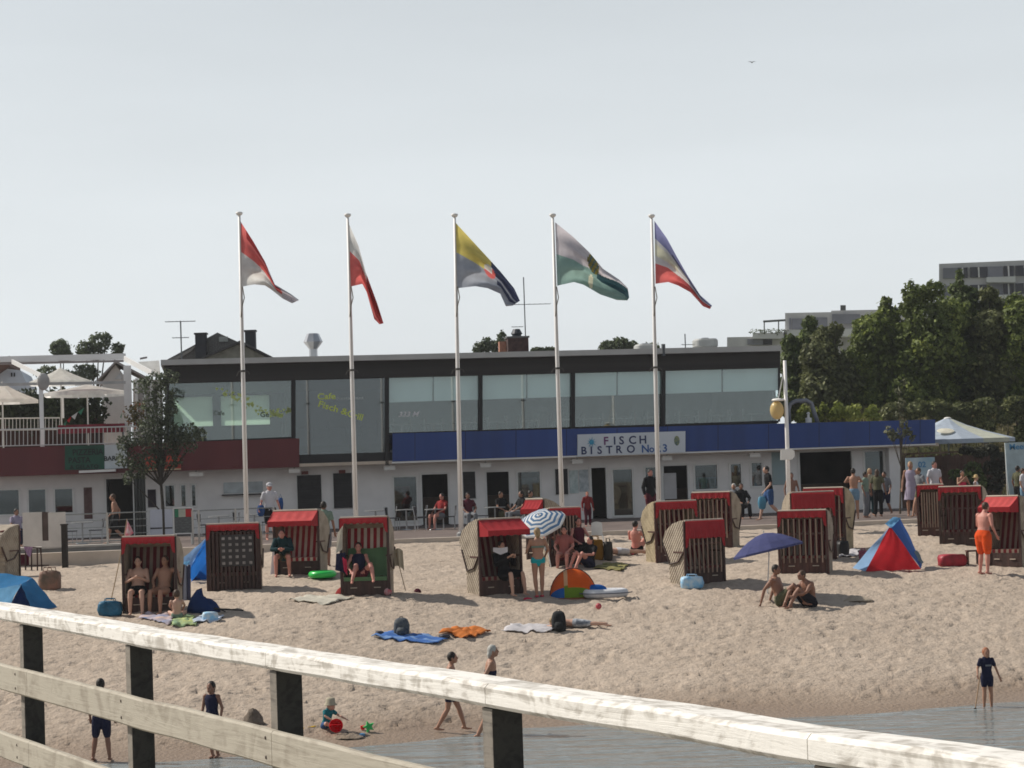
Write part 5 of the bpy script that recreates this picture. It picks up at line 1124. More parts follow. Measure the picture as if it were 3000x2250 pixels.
def person(loc, yaw, h, pose, label, skin='fair', hair='dark', style='short', clothes=(), over=None, build_=1.0, head=1.0, group=None, hat=None, lift=0.0, look=0.0, detail=True):
    p = {k: ([v.copy() for v in q_] if isinstance(q_, list) else q_.copy()) for k, q_ in POSE[pose].items()}
    for k, v in (over or {}).items(): p[k] = v
    s = h / 1.75; t = thing('person', label, 'person', tuple(loc), R(yaw), group); t.scale = (s, s, s)
    if lift: t.location.z += lift
    P, N, Hd = p['P'], p['N'], p['H']; ax = N - P; up = ax.normalized(); lat = V(1, 0, 0); bw = build_; hunch = p.get('hunch', V(0, 0, 0))
    def spine(u): return P + ax * u + hunch * math.sin(max(0, min(1, u)) * math.pi)
    def torso(mb, u0, u1, inf):
        rows = [(u, a, b_) for u, a, b_ in TOR if u0 <= u <= u1]
        mb.tube([spine(u) for u, a, b_ in rows], [a * bw + inf for u, a, b_ in rows], 16, [b_ * bw + inf for u, a, b_ in rows], lat, True)
    fwd = up.cross(lat)
    if fwd.y > 0 and pose != 'lie': fwd = -fwd
    hips = [spine(-.02) + lat * (sx * .088 * bw) for sx in (-1, 1)]; sh = [spine(.87) + lat * (sx * .175 * (.6 + .4 * bw)) for sx in (-1, 1)]
    b = MB(); torso(b, -1, 1.1, 0); b.tube([spine(.96), Hd - (Hd - N) * .3], [.055, .05], 10, None, None, True)
    hr = head; b.ell(Hd, (.074 * hr, .092 * hr, .112 * hr), 16, 12); fd = V(0, -1, 0) if pose != 'lie' else V(0, -.3, -.9)
    b.ell(Hd + fd * .045 * hr - V(0, 0, .055 * hr), (.052 * hr, .05 * hr, .052 * hr), 12, 8)
    b.ell(Hd + fd * .098 * hr - V(0, 0, .008), (.014, .022, .026), 8, 6)
    b.ell(Hd + fd * .088 * hr - V(0, 0, .052 * hr), (.024, .012, .009), 8, 6)
    for sx in (-1, 1): b.ell(Hd + V(sx * .077 * hr, .01, -.005), (.014, .022, .032), 8, 6)
    for i, sx in enumerate((-1, 1)):
        E, W, K_, A = p['E'][i], p['W'][i], p['K'][i], p['A'][i]; S, Hp = sh[i], hips[i]
        b.ell(S, .058 * bw, 10, 8); b.tube([S, S.lerp(E, .45), E, E.lerp(W, .3), W], [.05 * bw, .045 * bw, .036, .037, .025], 10, None, None, True)
        d = (W - E).normalized(); pc = W + d * .045; b.tube([W, pc, W + d * .085], [.026, .034, .036], 10, [.02, .018, .015], None, True)
        sd = d.cross(V(0, 1, 0)); sd = sd.normalized() if sd.length > .2 else V(1, 0, 0); cu = fd * .35
        for f, (o_, ln) in enumerate(((-.027, .062), (-.009, .072), (.009, .068), (.027, .054))):
            q0 = W + d * .085 + sd * o_; q1 = q0 + (d + cu * .4 + sd * o_ * 3).normalized() * ln * .55; q2 = q1 + (d + cu * 1.4).normalized() * ln * .5; b.tube([q0, q1, q2], [.0095, .009, .0078], 6, None, None, True)
        q0 = W + d * .03 + sd * (.03 * sx); q1 = q0 + (d * .6 + sd * sx * .8).normalized() * .038; b.tube([q0, q1, q1 + (d + sd * sx * .2).normalized() * .03], [.012, .011, .009], 6, None, None, True)
        b.ell(Hp - up * .02, .095 * bw, 12, 8); b.tube([Hp, Hp.lerp(K_, .4), K_, K_.lerp(A, .28), K_.lerp(A, .6), A], [.092 * bw, .082 * bw, .056, .060, .048, .036], 12, None, None, True)
        fdir = p['F'][i] if 'F' in p else (V(0, -1, 0) if pose != 'lie' else V(0, 1, 0)); fz = -.045 if abs(fdir.z) < .5 else 0
        b.tube([A + V(0, 0, fz * .4) - fdir * .05, A + fdir * .06 + V(0, 0, fz), A + fdir * .15 + V(0, 0, fz - .005)], [.036, .036, .024], 10, [.03, .026, .016], lat, True)
    o = b.build('body', SK[skin], t, True)
    md = o.modifiers.new('remesh', 'REMESH'); md.mode = 'VOXEL'; md.voxel_size = .0125 if detail else .018; md.use_smooth_shade = True
    sm = o.modifiers.new('smooth', 'SMOOTH'); sm.iterations = 2; sm.factor = .5
    if pose != 'lie' and detail:
        for sx in (-1, 1): b = MB(); b.ell(Hd + V(sx * .030 * hr, -.082 * hr, .014), (.013, .010, .007), 8, 6); b.build('eye', eyem, t)
    # hair
    if style != 'none':
        b = MB(); bk = V(0, .018, .022) if pose != 'lie' else V(0, 0, .03); b.ell(Hd + bk * hr, (.086 * hr, .094 * hr, .108 * hr), 14, 10)
        if style in ('long', 'bob'): ln = .26 if style == 'long' else .13; b.tube([Hd + V(0, .05, .02), Hd + V(0, .075, -ln * .5), Hd + V(0, .08, -ln)], [.078, .075, .045], 12, [.05, .045, .02], lat, True)
        if style == 'pony': b.tube([Hd + V(0, .09, .04), Hd + V(0, .14, -.03), Hd + V(0, .13, -.16)], [.03, .034, .012], 8, None, None, True)
        o = b.build('hair', HR[hair], t, True); md = o.modifiers.new('remesh', 'REMESH'); md.mode = 'VOXEL'; md.voxel_size = .015; md.use_smooth_shade = True
        # trim the face side by pushing the cap back is done by its offset centre
    if hat:
        kind, hm = hat; b = MB()
        if kind == 'sun': b.lathe([(r0 * hr, z0 * hr) for r0, z0 in ((.17, .0), (.165, .012), (.10, .02), (.098, .06), (.08, .115), (.03, .135), (.005, .138))], Hd + V(0, .0, .03), 20)
        elif kind == 'cap': b.lathe([(.094, .0), (.096, .03), (.085, .08), (.04, .11), (.005, .115)], Hd + V(0, .005, .035), 16); b.tube([Hd + V(0, -.07, .045), Hd + V(0, -.17, .03)], [.07, .055], 10, [.008, .006], lat)
        elif kind == 'bucket': b.lathe([(r0 * hr, z0 * hr) for r0, z0 in ((.135, -.03), (.13, -.02), (.098, .02), (.095, .09), (.06, .12), (.005, .125))], Hd + V(0, .01, .03), 18)
        b.build('hat', hm, t, True)
    def wear(nm, m, parts):
        b = MB()
        for pt in parts:
            if pt[0] == 'torso': torso(b, pt[1], pt[2], pt[3])
            if pt[0] == 'leg':
                for i in (0, 1):
                    Hp, K_, A = hips[i], p['K'][i], p['A'][i]; f = pt[1]; inf = pt[2]; b.ell(Hp - up * .02, .096 * bw + inf, 12, 8)
                    pts = [Hp, Hp.lerp(K_, min(1, f) * .5), Hp.lerp(K_, min(1, f))]; rr = [.095 * bw + inf, .088 * bw + inf, (.085 - .026 * min(1, f)) * bw + inf]
                    if f > 1: pts.append(K_.lerp(A, f - 1)); rr.append(.055 + inf)
                    b.tube(pts, rr, 12, None, None, True)
            if pt[0] == 'arm':
                for i in (0, 1):
                    S, E, W = sh[i], p['E'][i], p['W'][i]; f = pt[1]; b.ell(S, .06 * bw + pt[2], 10, 8); pts = [S, S.lerp(E, min(1, f))]; rr = [.055 + pt[2], .05 + pt[2]]
                    if f > 1: pts.append(E.lerp(W, f - 1)); rr.append(.035 + pt[2])
                    b.tube(pts, rr, 10, None, None, True)
            if pt[0] == 'skirt': a, z = spine(.15), spine(.0) + V(0, 0, -pt[1]); b.tube([a, a.lerp(z, .5), z], [.15 * bw, .20 * bw, .24 * bw], 16, [.11, .15, .18], lat)
        o = b.build(nm, m, t, True); md = o.modifiers.new('remesh', 'REMESH'); md.mode = 'VOXEL'; md.voxel_size = .016; md.use_smooth_shade = True
    for c in clothes:
        nm, m = c[0], c[1]
        if nm == 'shorts': wear('shorts', m, [('torso', -.2, .13, .012), ('leg', .55, .016)])
        elif nm == 'long_shorts': wear('shorts', m, [('torso', -.2, .13, .014), ('leg', .85, .022)])
        elif nm == 'trousers': wear('trousers', m, [('torso', -.2, .13, .014), ('leg', 1.85, .018)])
        elif nm == 'briefs': wear('swim_trunks', m, [('torso', -.2, .08, .01), ('leg', .12, .01)])
        elif nm == 'bikini_top': wear('bikini_top', m, [('torso', .56, .60, .012), ('torso', .58, .60, .014)] if False else [('band',)]) if False else bikini(t, spine, bw, m)
        elif nm == 'shirt': wear('shirt', m, [('torso', -.05, .93, .014), ('arm', .55, .014)])
        elif nm == 'jacket': wear('jacket', m, [('torso', -.05, .97, .02), ('arm', 1.8, .016)])
        elif nm == 'tank': wear('tank_top', m, [('torso', -.05, .84, .012)])
        elif nm == 'swimsuit': wear('swimsuit', m, [('torso', -.2, .70, .010), ('leg', .1, .008)])
        elif nm == 'dress': wear('dress', m, [('torso', -.05, .84, .012), ('skirt', .42)])
        elif nm == 'shoes':
            for i in (0, 1): A = p['A'][i]; b = MB(); b.tube([A + V(0, .05, -.04), A + V(0, -.06, -.045), A + V(0, -.16, -.05)], [.042, .044, .03], 10, [.03, .03, .02], lat, True); b.build('shoe', m, t, True)
    return t
def bikini(t, spine, bw, m):
    b = MB(); b.tube([spine(.54), spine(.63)], [.155 * bw + .012] * 2, 18, [.108 * bw + .012] * 2, (1, 0, 0)); b.build('bikini_top', m, t, True)
CL = dict(navy=cloth('cloth_navy', (.018, .02, .05)), black=cloth('cloth_black', (.014, .014, .016)), white=cloth('cloth_white', (.62, .62, .66)), teal=cloth('cloth_teal', (.02, .20, .24)), turq=cloth('cloth_turquoise', (.02, .38, .42)),
          orange=cloth('cloth_orange', (.80, .10, .02)), lilac=cloth('cloth_lilac', (.42, .37, .48)), plum=cloth('cloth_plum', (.10, .015, .03)), blue=cloth('cloth_blue', (.05, .11, .26)), lblue=cloth('cloth_light_blue', (.20, .33, .45)), pink=cloth('cloth_pink_red', (.62, .04, .10)),
          olive=cloth('cloth_olive', (.12, .12, .07)), dteal=cloth('cloth_dark_teal', (.012, .045, .055)), red=cloth('cloth_red', (.30, .03, .03)), sage=cloth('cloth_sage', (.22, .30, .24)), sand=cloth('cloth_sand', (.45, .40, .30)), grey=cloth('cloth_grey', (.20, .21, .23)), mustard=cloth('cloth_mustard', (.30, .15, .02)))
def gp(px, py): return ground(px, py)
def pp(px, Y): q_ = at_y(px, 1500, Y); return Vector((q_.x, Y, PROM_Z))
def hfor(loc, pyt, px): return at_y(px, pyt, loc.y).z - loc.z
# -- by the water
def stand_at(px, pyf, pyt, *a, **k):
    g = gp(px, pyf); g.z = max(g.z, -.06); return person(g, a[0], hfor(g, pyt, px), a[1], a[2], **k)
stand_at(300, 2230, 1990, 172, 'stand', 'shirtless boy in dark shorts seen between the left railing posts', skin='deep', hair='dark', clothes=[('long_shorts', CL['navy'])], head=1.12, over=dict(A=[V(-.17, .02, .08), V(.20, .02, .08)], K=[V(-.12, -.02, .5), V(.15, -.02, .5)]))
stand_at(625, 2222, 1999, -25, 'stand', 'girl with ponytail in navy top standing in the shallows behind the middle rail', skin='deep', hair='dark', style='pony', clothes=[('tank', CL['navy']), ('briefs', CL['navy'])], head=1.2, over=dict(A=[V(-.03, .02, .08), V(.06, .1, .08)], K=[V(-.07, -.02, .5), V(.08, .04, .5)]))
g = gp(955, 2135); person(g, 55, 1.02, 'squat', 'toddler in teal shirt and beige hat playing in the sand', skin='fair', style='none', clothes=[('shirt', CL['teal']), ('shorts', CL['blue'])], head=1.55, hat=('bucket', cloth('hat_beige', (.46, .42, .32))), over=dict(E=[V(-.26, -.2, .42), V(.26, -.30, .40)], W=[V(-.2, -.42, .30), V(.22, -.62, .30)]))
stand_at(1322, 2142, 1909, 90, 'walk', 'shirtless dark haired boy striding right behind the top rail', skin='tan', hair='dark', clothes=[('shorts', CL['navy'])], head=1.12, over=dict(K=[V(-.09, .06, .5), V(.09, -.18, .5)], A=[V(-.10, .30, .10), V(.10, -.30, .08)]))
stand_at(1440, 2163, 1886, 95, 'walk', 'grey haired woman in dark swimsuit walking right behind the railing post', skin='tan', hair='grey', style='bob', clothes=[('swimsuit', CL['navy'])], over=dict(K=[V(-.09, .04, .5), V(.09, -.05, .5)], A=[V(-.10, .26, .08), V(.10, .02, .08)]))
kid = stand_at(2895, 2079, 1901, 12, 'stand', 'small red haired child in navy shirt standing in the water at the right', skin='tan', hair='red', clothes=[('shirt', CL['navy']), ('shorts', CL['navy'])], head=1.3, over=dict(E=[V(-.27, .02, 1.2), V(.30, .02, 1.18)], W=[V(-.33, -.12, 1.02), V(.40, .02, .92)]))
b = MB(); k = 1; a = at_y(2872, 1972, kid.location.y - .06); c = at_y(2857, 2078, kid.location.y - .25); b.tube([a, c], .012, 6); o = thing('toy_shovel', 'long toy shovel in the hand of the red haired child', 'shovel', tuple(c)); 
b = MB(); b.tube([a - c, Vector()], .011, 6); b.build('handle', mat('shovel_wood', (.35, .22, .13), .7), o); b = MB(); b.ell((0, 0, -.04), (.05, .015, .07)); b.build('blade', blackm, o)
b = MB(); b.box((-.09, -.142, 1.26), (.09, -.138, 1.31)); b.build('shirt_print', CL['grey'], kid)
# -- seated couple in the middle of the sand
cl = cloth('shorts_dark', (.02, .018, .025))
g = gp(2290, 1772); person(g, 62, 1.78, 'ground', 'dark haired seated man leaning back at the left of the sand couple', skin='deep', hair='dark', build_=1.2, clothes=[('shorts', CL['olive'])], over=dict(N=V(0, .16, .62), H=V(0, .10, .79), E=[V(-.26, .30, .36), V(.24, .28, .34)], W=[V(-.3, .38, .06), V(.28, .40, .06)]))
g = gp(2372, 1778); person(g, -62, 1.72, 'ground', 'short haired seated man with bent knees at the right of the sand couple', skin='deep', hair='brown', build_=1.2, clothes=[('shorts', cl)], over=dict(N=V(0, -.10, .60), H=V(0, -.20, .74), hunch=V(0, .06, 0), W=[V(-.16, -.50, .2), V(.16, -.52, .3)], E=[V(-.26, -.26, .36), V(.26, -.26, .36)]))
# -- in and round the chairs
def in_korb(kb, x, yy, yaw, h, label, pose='sit', **k):
    o = K[kb]; m = Matrix.Rotation(o.rotation_euler.z, 3, 'Z'); l_ = o.location + m @ Vector((x, yy, 0)); return person((l_.x, l_.y, l_.z), math.degrees(o.rotation_euler.z) + yaw, h, pose, label, **k)
in_korb('s1', -.30, .12, 6, 1.72, 'dark haired bare chested person reading in the left half of the beach chair', skin='fair', hair='dark', clothes=[('shorts', CL['black'])], build_=1.1, over=dict(W=[V(-.06, -.30, .84), V(.10, -.30, .84)], E=[V(-.27, -.1, .74), V(.25, -.1, .74)]))
in_korb('s1', .28, .14, -14, 1.72, 'bare chested person resting in the right half of the beach chair', skin='tan', hair='brown', clothes=[('briefs', CL['black'])], build_=1.1, over=dict(E=[V(-.27, .0, .76), V(.33, .04, .98)], W=[V(-.10, -.30, .66), V(.46, -.1, .80)]))
in_korb('s3', -.34, -.05, 14, 1.75, 'person in dark teal jacket leaning forward under the bright red awning', pose='lean', skin='pink', hair='dark', clothes=[('jacket', CL['dteal']), ('shorts', CL['olive'])])
in_korb('s4', -.18, .10, 4, 1.70, 'dark haired person in blue top with knees up in the striped chair', skin='pink', hair='dark', style='bob', clothes=[('tank', CL['navy']), ('shorts', CL['plum'])], over=dict(K=[V(-.02, -.34, .78), V(.34, -.38, .80)], A=[V(-.10, -.58, .42), V(.42, -.62, .44)]))
in_korb('s5', .12, .0, 6, 1.72, 'person in black clothes with bare legs under the jutting red awning', skin='fair', hair='dark', clothes=[('jacket', CL['black']), ('long_shorts', CL['black'])], over=dict(W=[V(-.12, -.36, .95), V(.05, -.36, .95)], K=[V(-.18, -.5, .54), V(.20, -.46, .54)], A=[V(-.18, -.56, .08), V(.24, -.50, .08)]))
g = gp(519, 1812); person(g, 186, 1.22, 'squat', 'small bare backed child sitting on towels before the left beach chair', skin='fair', hair='brown', clothes=[('briefs', CL['sage'])], head=1.3, over=dict(N=V(0, -.02, .60), H=V(0, -.05, .76)))
g = gp(1580, 1750); person(g, 190, hfor(g, 1546, 1580), 'stand', 'woman with dark blond hair in turquoise bikini seen from behind', skin='tan', hair='blond', style='bob', clothes=[('briefs', CL['turq']), ('bikini_top', CL['sage']), ('shoes', CL['pink'])], over=dict(E=[V(-.27, -.02, 1.2), V(.27, -.02, 1.2)], W=[V(-.2, -.16, 1.0), V(.24, -.24, 1.14)], A=[V(-.07, .02, .08), V(.07, .06, .08)], K=[V(-.09, -.01, .5), V(.09, 0, .5)]))
g = gp(2885, 1684); person(g, 128, hfor(g, 1470, 2885), 'stand', 'sunburnt man in orange swim shorts standing at the right', skin='pink', hair='brown', clothes=[('long_shorts', CL['orange'])], build_=1.14, over=dict(N=V(0, -.08, 1.49), H=V(0, -.14, 1.62), E=[V(-.27, -.02, 1.17), V(.25, -.10, 1.17)], W=[V(-.27, -.16, .95), V(.2, -.32, 1.05)]))
g = gp(1690, 1838); lying = person(g, -100, 1.35, 'lie', 'sunbather lying face down beside the black backpack', skin='fair', hair='blond', clothes=[('long_shorts', mat('patterned_trunks', (.50, .52, .54), .9, .2, 7, col2=(.07, .09, .13))), ], build_=1.0)
g = gp(1866, 1618); person(g, 150, 1.72, 'ground', 'reddish backed sunbather sitting beside the golden beach chair', skin='pink', hair='dark', clothes=[('briefs', CL['black'])])
g = gp(1612, 1655); person(g, 60, 1.7, 'ground', 'seated sunburnt man below the striped parasol', skin='pink', hair='brown', clothes=[('shorts', CL['grey'])], lift=.35)
g = gp(1655, 1662); person(g, -10, 1.62, 'sit', 'seated woman in rose patterned top beneath the edge of the striped parasol', skin='pink', hair='dark', style='bob', clothes=[('shirt', cloth('rose_print', (.42, .14, .12))), ('briefs', CL['plum'])], lift=-.15)
g = gp(1702, 1655); person(g, 20, 1.66, 'sit', 'dark haired seated person in plum top right of the partly hidden beach chair', skin='pink', hair='dark', clothes=[('tank', CL['plum']), ('trousers', CL['black'])])
g = gp(953, 1660); person(g, 170, 1.72, 'stand', 'dark haired person in pale green shirt behind the bright red awning', skin='deep', hair='dark', clothes=[('shirt', CL['sage']), ('long_shorts', CL['grey'])])
# -- on the promenade and terrace
def prom_person(px, Y, pyt, yaw, pose, label, **k):
    l_ = pp(px, Y); hh = max(1.1, min(1.9, hfor(l_, pyt, px)))
    if pose in ('sit',): hh = k.pop('h', 1.7)
    return person(l_, yaw, hh, pose, label, detail=False, **k)
prom_person(791, 72.5, 1416, 20, 'stand', 'man in white shirt, white cap and dark shorts carrying blue swim gear', skin='pink', hair='grey', clothes=[('shirt', CL['white']), ('long_shorts', CL['black'])], hat=('cap', CL['white']), over=dict(W=[V(-.34, -.1, .98), V(.30, -.05, .96)]))
prom_person(338, 74, 1445, -85, 'walk', 'shirtless man in dark shorts walking left past the open entrance', skin='tan', hair='brown', clothes=[('long_shorts', CL['black'])])
prom_person(2256, 76.5, 1363, -80, 'walk', 'man in black shirt and patterned shorts walking left with a pale blue bag', skin='fair', hair='dark', clothes=[('shirt', CL['black']), ('long_shorts', CL['blue'])])
prom_person(2504, 74.5, 1372, 165, 'stand', 'tanned shirtless man in light blue shorts near the large dark doorway', skin='tan', hair='dark', clothes=[('shorts', CL['lblue'])], over=dict(E=[V(-.3, .0, 1.28), V(.3, 0, 1.28)], W=[V(-.1, -.22, 1.3), V(.1, -.22, 1.3)]))
prom_person(2672, 75.5, 1352, -20, 'stand', 'woman with fair hair in a lilac and white dress', skin='tan', hair='blond', style='bob', clothes=[('dress', CL['lilac'])])
prom_person(2742, 76, 1352, 25, 'stand', 'man in bright white shirt behind the half hidden beach chair', skin='pink', hair='dark', clothes=[('shirt', CL['white']), ('shorts', CL['lblue'])])
prom_person(2823, 75, 1378, 15, 'stand', 'dark haired bare shouldered bather behind the dark closed beach chair', skin='tan', hair='dark', clothes=[('swimsuit', CL['pink'])], over=dict(E=[V(-.25, -.1, 1.2), V(.25, -.1, 1.2)], W=[V(-.05, -.22, 1.42), V(.08, -.22, 1.42)]))
prom_person(2862, 75, 1393, 70, 'stand', 'bather in a straw hat beside the bare shouldered bather', skin='fair', hair='blond', clothes=[('tank', CL['white'])], hat=('sun', mat('straw_hat', (.50, .36, .17), .8, .2, 9)))
prom_person(2986, 75.5, 1365, 120, 'stand', 'dark haired person in olive top beside the beach banner', skin='deep', hair='dark', clothes=[('shirt', CL['olive']), ('trousers', CL['black'])])
prom_person(3001, 75, 1372, 60, 'stand', 'person in white shirt and pale trousers at the extreme right edge', skin='tan', hair='brown', clothes=[('shirt', CL['white']), ('trousers', CL['lblue'])])
prom_person(2552, 78, 1372, 20, 'stand', 'fair haired person in mottled beige top left of the white pillar', skin='tan', hair='blond', style='bob', clothes=[('shirt', CL['sand']), ('trousers', CL['dteal'])])
prom_person(2574, 76.5, 1375, 150, 'stand', 'brown haired person in dark clothes between two others near the white pillar', skin='deep', hair='brown', style='long', clothes=[('shirt', CL['olive']), ('trousers', CL['black'])])
prom_person(2596, 77.5, 1380, -30, 'walk', 'person in grey blue top right beside the white pillar', skin='deep', hair='dark', clothes=[('shirt', CL['grey']), ('long_shorts', CL['navy'])])
prom_person(1908, 78, 1375, 30, 'stand', 'dark haired person in black clothes behind the rightmost flagpole', skin='pink', hair='dark', clothes=[('jacket', CL['black']), ('trousers', CL['plum'])])
prom_person(2322, 76, 1385, 10, 'stand', 'deeply tanned shirtless person right of the lamp post', skin='deep', hair='dark', clothes=[('shorts', CL['red'])])
prom_person(2150, 80, 1400, -20, 'sit', 'grey haired seated person in dark clothes before the white wall windows', skin='tan', hair='grey', clothes=[('jacket', CL['grey']), ('trousers', CL['black'])])
prom_person(2176, 79.5, 1400, 10, 'sit', 'seated person in black hunched at the white wall windows', skin='deep', hair='dark', clothes=[('jacket', CL['black']), ('trousers', CL['black'])])
prom_person(1290, 79, 1460, -40, 'sit', 'reddish clothed diner seated in front of the first dark doorway', skin='pink', hair='dark', clothes=[('shirt', CL['red']), ('shorts', CL['grey'])])
prom_person(1374, 78.5, 1460, 15, 'sit', 'diner in plum top just right of the middle flagpole', skin='deep', hair='dark', clothes=[('shirt', CL['plum']), ('trousers', CL['grey'])])
prom_person(1474, 79, 1460, 40, 'sit', 'dark clothed diner in front of the second dark doorway', skin='tan', hair='dark', clothes=[('shirt', CL['black']), ('shorts', CL['olive'])])
prom_person(1521, 78.5, 1455, -60, 'sit', 'black haired diner in front of the beach poster', skin='tan', hair='dark', style='long', clothes=[('shirt', CL['black']), ('trousers', CL['grey'])])
prom_person(1562, 78.5, 1460, 50, 'sit', 'diner in olive shirt right of the beach poster diner', skin='tan', hair='dark', clothes=[('shirt', CL['olive']), ('trousers', CL['black'])])
prom_person(52, 75, 1505, 40, 'sit', 'person in grey lilac top seated above the wicker hood at the left', skin='tan', hair='dark', clothes=[('shirt', CL['lilac']), ('trousers', CL['navy'])])
prom_person(1722, 76.5, 1441, 10, 'stand', 'person wrapped in a dark red towel before the open dark door', skin='pink', hair='red', clothes=[('jacket', cloth('towel_dark_red', (.24, .03, .03))), ('trousers', CL['plum'])])
g = gp(1815, 1628); person(g, -70, 1.6, 'lie', 'pale sunbather stretched out between the seated group and the golden chair', skin='fair', hair='blond', clothes=[('shorts', CL['white'])])
g = gp(1728, 1664); person(g, -50, 1.62, 'ground', 'dark clothed person crouching beside the mustard yellow bag', skin='pink', hair='dark', style='bob', clothes=[('shirt', CL['black']), ('shorts', CL['navy'])])
prom_person(2700, 74.5, 1368, -60, 'walk', 'person in grey blue top walking behind the woman in the lilac dress', skin='tan', hair='brown', clothes=[('shirt', CL['grey']), ('shorts', CL['olive'])])
prom_person(2538, 75.5, 1382, 60, 'stand', 'short person in sage top at the left of the pillar group', skin='deep', hair='dark', clothes=[('shirt', CL['sage']), ('trousers', CL['grey'])])
# ------------------------------------------------------------------ tents, parasols, bags, towels, toys
def tent(name, label, faces, g=None):
    """faces: (part name, material, [(px, py, dy)...]) dy metres behind the anchor depth"""
    t = thing('beach_tent', label, 'tent', (0, 0, 0), 0, g); return t
def panel(t, nm, m, pts, Y, th=.012, sag=.04, n=10):
    """four corner fabric panel with soft sag, corners as (px, py, dy)"""
    P = [at_y(x, y, Y + d) for x, y, d in pts]; 
    if len(P) == 3: P.append((P[2] + P[0]) / 2 if False else P[2])
    nr = (P[1] - P[0]).cross(P[2] - P[0]); nr = nr.normalized() if nr.length > 1e-6 else Vector((0, -1, 0))
    if nr.y > 0: nr = -nr
    b = MB(); b.grid(lambda u, v: P[0].lerp(P[1], u).lerp(P[3].lerp(P[2], u), v) - nr * sag * math.sin(u * 3.14) * math.sin(v * 3.14) + nr * .012 * math.sin(u * 17 + v * 9), n, n)
    return b.build(nm, m, t, True)
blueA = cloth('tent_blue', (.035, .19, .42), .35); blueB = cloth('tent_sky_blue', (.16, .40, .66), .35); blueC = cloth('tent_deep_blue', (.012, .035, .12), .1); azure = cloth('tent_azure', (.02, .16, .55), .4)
tred = cloth('tent_red', (.55, .02, .03), .35); tlb = cloth('tent_pale_blue', (.30, .50, .78), .35)
t = thing('beach_tent', 'blue gabled beach tent at the left edge behind the railing', 'tent', (0, 0, 0), 0, 'beach tents'); Y = gp(90, 1785).y
panel(t, 'side_wall', blueA, [(95, 1693, .5), (178, 1792, .2), (96, 1792, -.5), (62, 1712, -.2)], Y)
panel(t, 'front_wall', blueB, [(-60, 1735, .2), (62, 1712, -.2), (18, 1792, -.5), (-80, 1792, -.3)], Y)
panel(t, 'roof', blueA, [(-40, 1672, .9), (98, 1693, .5), (60, 1713, -.2), (-50, 1736, .2)], Y)
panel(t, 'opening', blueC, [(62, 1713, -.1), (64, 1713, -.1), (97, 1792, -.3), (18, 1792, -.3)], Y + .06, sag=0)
t = thing('beach_tent', 'open azure beach shelter between the two left beach chairs', 'tent', (0, 0, 0), 0, 'beach tents'); Y = gp(590, 1705).y
panel(t, 'side_wall', azure, [(610, 1572, .6), (612, 1700, .4), (560, 1700, .2), (556, 1640, .2)], Y + .2)
panel(t, 'roof', tlb, [(530, 1640, -.1), (612, 1570, .4), (590, 1600, .2), (556, 1668, -.2)], Y)
panel(t, 'front_wall', azure, [(556, 1668, -.2), (596, 1592, .2), (612, 1640, .4), (560, 1706, .0)], Y - .02)
panel(t, 'valance', blueB, [(526, 1650, -.2), (556, 1642, -.2), (552, 1668, -.2), (530, 1672, -.2)], Y - .06)
panel(t, 'floor_cloth', blueC, [(560, 1672, .1), (612, 1672, .5), (612, 1706, .3), (560, 1706, -.1)], Y + .3)
t = thing('beach_tent', 'peaked beach tent with a red front and light blue sides', 'tent', (0, 0, 0), 0, 'beach tents'); Y = gp(2620, 1672).y
panel(t, 'front_wall', tred, [(2604, 1546, .5), (2612, 1546, .5), (2698, 1668, -.3), (2536, 1674, -.3)], Y, sag=-.05)
panel(t, 'side_wall', tlb, [(2604, 1545, .5), (2632, 1518, .9), (2536, 1674, -.3), (2497, 1664, .1)], Y, sag=-.02)
panel(t, 'side_wall', cloth('tent_mid_blue', (.05, .13, .40), .3), [(2610, 1545, .5), (2638, 1518, 1.0), (2702, 1650, .6), (2698, 1668, -.3)], Y, sag=-.02)
panel(t, 'peak', blueB, [(2592, 1535, .6), (2617, 1514, .8), (2640, 1517, .9), (2612, 1547, .45)], Y - .03)
panel(t, 'peg_flap', cloth('flap_grey', (.22, .28, .30)), [(2668, 1620, .4), (2688, 1612, .6), (2706, 1648, .4), (2700, 1652, .1)], Y - .1)
# pop up tent: half dome
g = gp(1668, 1750); k = mpp(g.y); t = thing('popup_tent', 'small round orange, green and blue pop up tent', 'tent', tuple(g), 0, 'beach tents')
def dome(x0, x1, m, nm, rz=1.0, z0=0.0, z1=1.0):
    b = MB(); rx, hh = 68 * k, 82 * k
    def f(u, v):
        X = -1 + 2 * (x0 + (x1 - x0) * u); el = (z0 + (z1 - z0) * v) * math.pi / 2; w_ = math.sqrt(max(0, 1 - X * X)); return Vector((X * rx + .1, -.5 * w_ * math.cos(el) + .25, w_ * hh * math.sin(el)))
    b.grid(f, 20, 10); b.build(nm, m, t, True)
oc = cloth('tent_orange', (.78, .14, .02), .35); gc = cloth('tent_green', (.16, .30, .03), .3); cc = cloth('tent_cream', (.75, .50, .28), .35)
dome(.38, 1, oc, 'orange_panel', z0=.24); dome(.38, 1, gc, 'green_panel', z1=.24); dome(0, .30, cloth('tent_rust', (.66, .14, .03), .3), 'rust_panel', z0=.26); dome(0, .30, azure, 'blue_panel', z1=.26); dome(.30, .38, cc, 'cream_panel', z0=.3); dome(.30, .38, gc, 'lime_panel', z1=.3)
b = MB(); b.grid(lambda u, v: (Vector((math.cos(math.pi * u) * 68 * k * v + .1, .27, math.sin(math.pi * u) * 82 * k * v))), 20, 2); b.build('back_wall', oc, t)
b = MB(); b.tube([Vector((math.cos(math.pi * i / 16) * 68.5 * k + .1, .23, math.sin(math.pi * i / 16) * 83 * k)) for i in range(17)], .012, 6); b.build('hoop', blackm, t)
